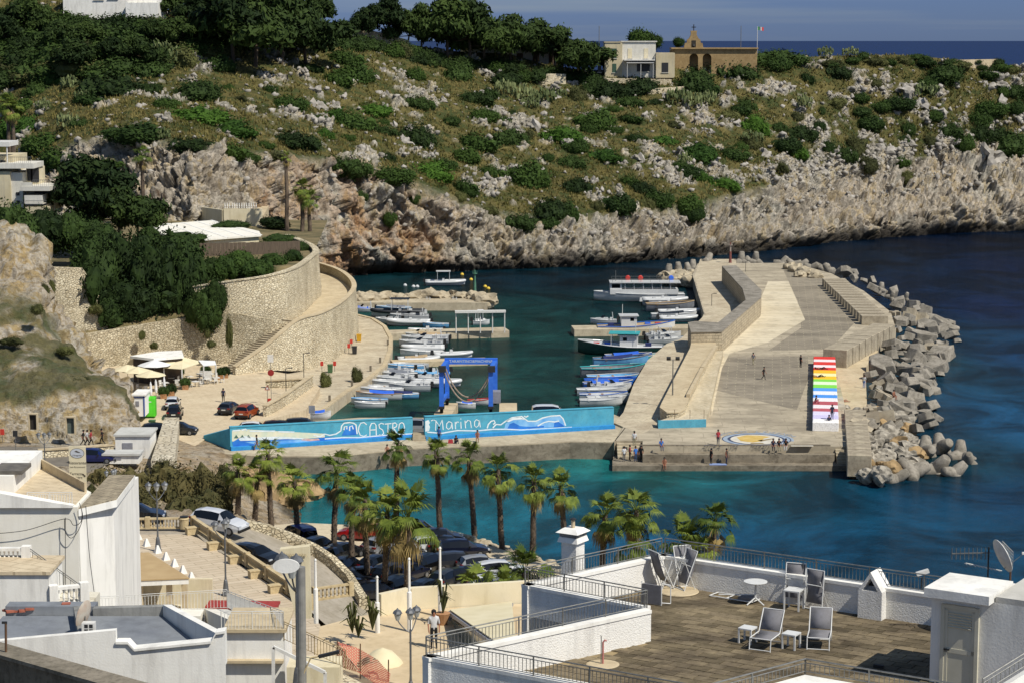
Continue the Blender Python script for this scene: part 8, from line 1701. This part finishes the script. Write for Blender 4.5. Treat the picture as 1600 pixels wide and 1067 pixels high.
# blue travelling hoist
M_hb=mat('hoist_blue','2f66c8','3a74d4',.45,2.);M_sling=mat('webbing','8a7a68','a39280',.9,3.);b0=G(690,645,1.6);ho=thing('boat_hoist','blue travelling boat hoist straddling the slip','boat hoist',b0);S=b0.y/F;W_=78*S;hz=5.2;dp=6.0;TL=[V3((0,0,0)),V3((W_,0,0)),V3((.5,dp,0)),V3((W_+.5,dp,0))]
for q in TL:
    MB().bar(q+V3((0,0,.9)),q+V3((0,0,hz)),.55,.5).build('leg',M_hb,ho,world=False);MB().box(q+V3((0,0,.75)),(.7,1.3,.3)).build('bogie',M_dark,ho,world=False)
    w_=MB().lathe([(.001,-.2),(.4,-.2),(.45,0),(.4,.2),(.001,.2)],tuple(q+V3((0,0,.45))),12,'X').build('wheel',M_tyre,ho,world=False)
for a,b in((0,2),(1,3)):MB().bar(TL[a]+V3((0,-.5,hz+.2)),TL[b]+V3((0,.6,hz+.2)),.55,.5).build('side_beam',M_hb,ho,world=False);MB().bar(TL[a]+V3((0,.6,1.4)),TL[b]+V3((0,0,1.4)),.4,.4).build('lower_beam',M_hb,ho,world=False)
MB().bar(TL[2]+V3((-.3,0,hz+.35)),TL[3]+V3((.3,0,hz+.35)),.5,.75).build('cross_beam',M_hb,ho,world=False);o=link('lettering',text_mesh('TARANTINO&MACHINA',.5,PW),ho,(TL[2]+TL[3])/2+V3((0,-.27,hz+.35)));o.rotation_euler=(pi/2,0,0)
for y in(1.2,4.6):MB().tube([V3((.4+(W_-.4)*t,y,hz-.4-3.6*(1-(2*t-1)**2)**.9))for t in np.linspace(0,1,15)],.09,5).build('sling',M_sling,ho,world=False)
MB().box((W_ + .6, 2.2, 1.7), (1.2, 1.8, 1.4)).build('engine_box', M_alu, ho, world=False)
for q in (TL[0], TL[1]): MB().box(q + V3((.1, -.1, hz + .3)), (.9, .9, .7)).build('winch', M_dark, ho, world=False)
# ============================================================ PEOPLE
SK = mat('skin', '8c5a40', '9a6850', .6, 3.); SKP = mat('skin_pale', 'a8765a', 'b5846a', .6, 3.)
CL={k:mat('cloth_'+k,c,c2,.9,5.)for k,(c,c2)in dict(black=('0d0d0f','17171a'),navy=('131a30','1c2440'),blue=('2a5fa8','3670ba'),white=('c8c8c6','b8b8b8'),red=('9a2a30','a83a40'),khaki=('8c8468','9a9276'),grey=('4a4c50','5a5c60'),denim=('2c3e5c','384c6e'),pink=('b0606c','c0707c')).items()}
POSE = {  # pelvis height, then joints: (hip x,y), knees, ankles, toes, chest, neck, head, elbows, hands   (person faces -Y)
 'stand':dict(p=(0,0,.92),k=[(-.1,-.02,.48),(.1,.0,.48)],a=[(-.11,.02,.07),(.12,.03,.07)],c=(0,.0,1.36),h=(0,-.02,1.63),e=[(-.25,.03,1.13),(.25,.02,1.13)],w=[(-.24,-.08,.88),(.24,-.06,.88)]),
 'walk':dict(p=(0,0,.90),k=[(-.09,-.22,.50),(.09,.06,.46)],a=[(-.09,-.28,.08),(.09,.34,.12)],c=(0,-.04,1.34),h=(0,-.08,1.61),e=[(-.25,.12,1.12),(.25,-.1,1.13)],w=[(-.24,.05,.88),(.23,-.26,.93)]),
 'sit':dict(p=(0,0,.10),k=[(-.11,-.42,.12),(.11,-.42,.13)],a=[(-.11,-.44,-.33),(.12,-.46,-.33)],c=(0,-.03,.54),h=(0,-.08,.82),e=[(-.25,-.08,.34),(.25,-.06,.34)],w=[(-.12,-.3,.2),(.14,-.3,.2)]),
 'crouch':dict(p=(0,.05,.12),k=[(-.14,-.32,.46),(.14,-.30,.46)],a=[(-.13,-.34,.06),(.13,-.36,.06)],c=(0,-.04,.54),h=(0,-.12,.80),e=[(-.24,-.14,.36),(.24,-.14,.36)],w=[(-.1,-.34,.44),(.12,-.34,.44)]),
 'lie': dict(p=(0, 0, .13), k=[(-.1, -.44, .16), (.1, -.42, .34)], a=[(-.1, -.86, .08), (.1, -.66, .07)], c=(0, .42, .18), h=(0, .70, .24), e=[(-.28, .3, .12), (.28, .32, .12)], w=[(-.26, .04, .08), (.2, .58, .1)])}
def person(p,rz,pose,top,bot,label,skin=None,hair=None,bare=False,short=False,group='people around the harbour'):
    J=POSE[pose];skin=skin or SK;V=V3;pel,ch,hd=V(J['p']),V(J['c']),V(J['h']);up=(ch-pel).normalized();pts=[];rad=[];ed=[];tp=[]
    def add(v, r, t, par=None):
        pts.append(tuple(v)); rad.append(r); tp.append(t)
        if par is not None: ed.append((par, len(pts) - 1))
        return len(pts) - 1
    ip_=add(pel,(.15,.11),1);sp=add(pel.lerp(ch,.5),(.14,.10),0,ip_);ic=add(ch,(.17,.11),0,sp);nk=add(ch+(hd-ch)*.52,(.055,.055),2,ic);hb=add(hd-up*.02,(.085,.10),2,nk);add(hd+up*.10,(.075,.09),2,hb);add(hd+V((0,-.10,-.02))if pose!='lie' else hd+V((0,.02,.1)),(.025,.03),2,hb)
    for i, s in enumerate((-1, 1)):
        hip=add(pel+V((s*.1,0,0))-up*.05,(.095,.095),1,ip_);kn=add(J['k'][i],(.062,.062),3 if short else 1,hip);an=add(J['a'][i],(.042,.042),3 if short else 1,kn);tdir=V((0,-.15,-.03))if pose!='lie' else V((0,-.03,.14));add(V(J['a'][i])+tdir,(.042,.032),4,an)
        sh=add(ch+V((s*.19,0,.0))+up*.06,(.062,.06),0,ic);el=add(J['e'][i],(.042,.042),2 if bare else 0,sh);wr=add(J['w'][i],(.028,.028),2,el);fd=(V(J['w'][i])-V(J['e'][i])).normalized();hand=add(V(J['w'][i])+fd*.07,(.038,.02),2,wr)
        sd = V((0, 1, 0)) if abs(fd.y) < .7 else V((1, 0, 0))
        for k in range(4):add(V(J['w'][i])+fd*(.15+(.02 if k in(1,2)else 0))+sd*(.03*(k-1.5))-V((s*.015,0,.01)),(.010,.010),2,hand)
        add(V(J['w'][i]) + fd * .08 - sd * .06, (.011, .011), 2, wr)
    me=bpy.data.meshes.new('tmp');me.from_pydata(pts,ed,[]);ob=bpy.data.objects.new('tmp',me);C.objects.link(ob);ob.modifiers.new('k','SKIN');sub=ob.modifiers.new('s','SUBSURF');sub.levels=sub.render_levels=1
    for v, r in zip(me.skin_vertices[0].data, rad): v.radius = r
    me.skin_vertices[0].data[0].use_root = True
    o=thing('person',label,'person',p,rz,group);q=hd+up*.05+(V((0,.025,0))if pose!='lie' else V((0,.03,-.02)))
    MB().lathe([(.02,-.13),(.10,-.08),(.118,.0),(.10,.07),(.05,.11),(.01,.12)],tuple(q),10).build('hair',hair or CL['black'],o,world=False,smooth=True)
    FOLK.append((ob, o, pts, ed, tp, (skin if top is None else top, bot, skin, skin, CL['black']))); return o
FOLK = []
def finish_people():
    dg=bpy.context.evaluated_depsgraph_get();done=[bpy.data.meshes.new_from_object(f[0].evaluated_get(dg))for f in FOLK]
    for m2, (ob, o, pts, ed, tp, ms) in zip(done, FOLK):
        m2.name = 'body'; m2.materials.clear()
        for m_ in ms: m2.materials.append(m_)
        A = np.array([pts[a] for a, b in ed]); Bv = np.array([pts[b] for a, b in ed]) - A; L2 = (Bv ** 2).sum(1) + 1e-9
        for f in m2.polygons:
            c=np.array(f.center);t=np.clip(((c-A)*Bv).sum(1)/L2,0,1);f.material_index=tp[ed[int(((A+Bv*t[:,None]-c)**2).sum(1).argmin())][1]];f.use_smooth=True
        link('body', m2, o); bpy.data.objects.remove(ob)
gp = lambda x, y, z: G(x, y, z)
P_ = lambda x, y, z, deg, pose, t, b, lab, **kw: person(gp(x, y, z), radians(deg), pose, CL.get(t), CL[b], lab, **kw)
P_(1122,695,za,20,'stand','red','navy','person in a red top standing left of the floor painting');P_(1193,593,za,60,'walk','black','black','person in black crossing the dark apron');P_(1177,570,za,200,'walk','grey','khaki','person in grey walking beside the pale strip');P_(1251,574,za,120,'stand','black','black','dark figure standing near the red blocks')
ztop=za+1.1;P_(1283,577,ztop,90,'lie','black','black','person lying on the red painted blocks',bare=True);P_(1279,589,ztop,90,'lie','white','black','person lying on the yellow painted blocks',bare=True);P_(1274,629,ztop,60,'crouch','black','pink','person crouching on the blue painted blocks');P_(1300,655,ztop,10,'stand','navy','navy','person in navy standing on the lavender blocks');P_(1295,671,za,190,'stand','navy','khaki','person in a navy shirt standing at the white block end',short=True)
P_(1208,697.5,za+.12,0,'sit','navy','navy','first person seated on the apron edge before the roundel');P_(1217,697.5,za+.12,0,'sit','black','khaki','second person seated on the apron edge, dark top');P_(1228,697.5,za+.12,-15,'sit','black','white','third person seated on the apron edge, pale trousers');P_(1033,697.5,za+.12,10,'sit','blue','denim','person in blue seated at the left of the apron edge')
P_(1111,724.5,.6,-60,'stand','black','black','dark clothed person standing on the bathing ledge');P_(1135,724.5,.6,60,'stand','black','navy','person with pale straps on the bathing ledge by the towel',bare=True);P_(1038,727,.55,0,'sit',None,'red','bather sitting at the water edge of the ledge',bare=True,short=True)
P_(975,721,.6,200,'stand','white','grey','person in a white shirt in the group by the steps');P_(984,719,.6,100,'stand','red','black','person in dark red in the group by the steps');P_(993,721,.6,30,'stand','blue','denim','person in pale blue in the group by the steps');P_(1002,720,.6,-20,'stand','black','black','person in black at the right of the group by the steps');P_(991,697,1.9,180,'stand','white','khaki','person in white standing up on the steps')
P_(686,690,zm,150,'stand','blue','navy','person in a blue top standing before the word Marina');P_(746,684,zm+.42,0,'sit',None,'black','bare chested person seated on the mural bench',bare=True,short=True);P_(712,692,zm,30,'crouch','black','navy','person sitting on the mole beside a red bag');P_(605,707,zm,0,'sit',None,'black','left bather sitting on the mole edge',bare=True,short=True,skin=SKP);P_(627,707,zm,0,'sit',None,'red','right bather sitting on the mole edge',bare=True,short=True,skin=SKP);P_(643,684,zm,90,'crouch','navy','black','person crouching in the gap of the mural');P_(402,703,zm,-70,'walk','black','grey','person bending along the left mural',short=True)
P_(349,628,2.4,180,'stand','navy','black','person in dark shirt standing behind the grey hatchback');P_(130,696,3.6,90,'walk','black','black','leftmost walker of the group before the rock face');P_(136,696,3.6,90,'walk','white','black','walker in white before the rock face');P_(142,696,3.6,90,'walk','red','black','walker in red before the rock face');P_(160,694,3.6,-90,'walk','black','black','lone walker coming towards the prefab cabin')
P_(1350,606,1.5,150,'stand','white','blue','person in white and blue beside the armour blocks');P_(1396,620,2.6,40,'sit',None,'red','bather seated among the armour blocks',bare=True,short=True);P_(1317,628,1.5,90,'lie',None,'red','sunbather lying on the side shelf',bare=True,short=True);P_(678,1012,ZC,10,'stand','white','black','waiter in a white shirt on the patio')
o=thing('beach_towel','blue and white towel spread on the bathing ledge','towel',G(1122,725.5,.6));MB().box((0,.2,.02),(1.9,.9,.03)).build('towel',CL['blue'],o,world=False);MB().box((0,.2,.04),(1.9,.25,.012)).build('stripe',CL['white'],o,world=False)
o=thing('red_bag','red bag on the mole below the word Marina','bag',G(704,692,zm));MB().box((0,0,.22),(.6,.3,.42),taper=.8).build('bag_body',CL['red'],o,world=False);MB().tube([(-.15,0,.42),(0,0,.6),(.15,0,.42)],.02,5).build('strap',CL['black'],o,world=False)
finish_people()
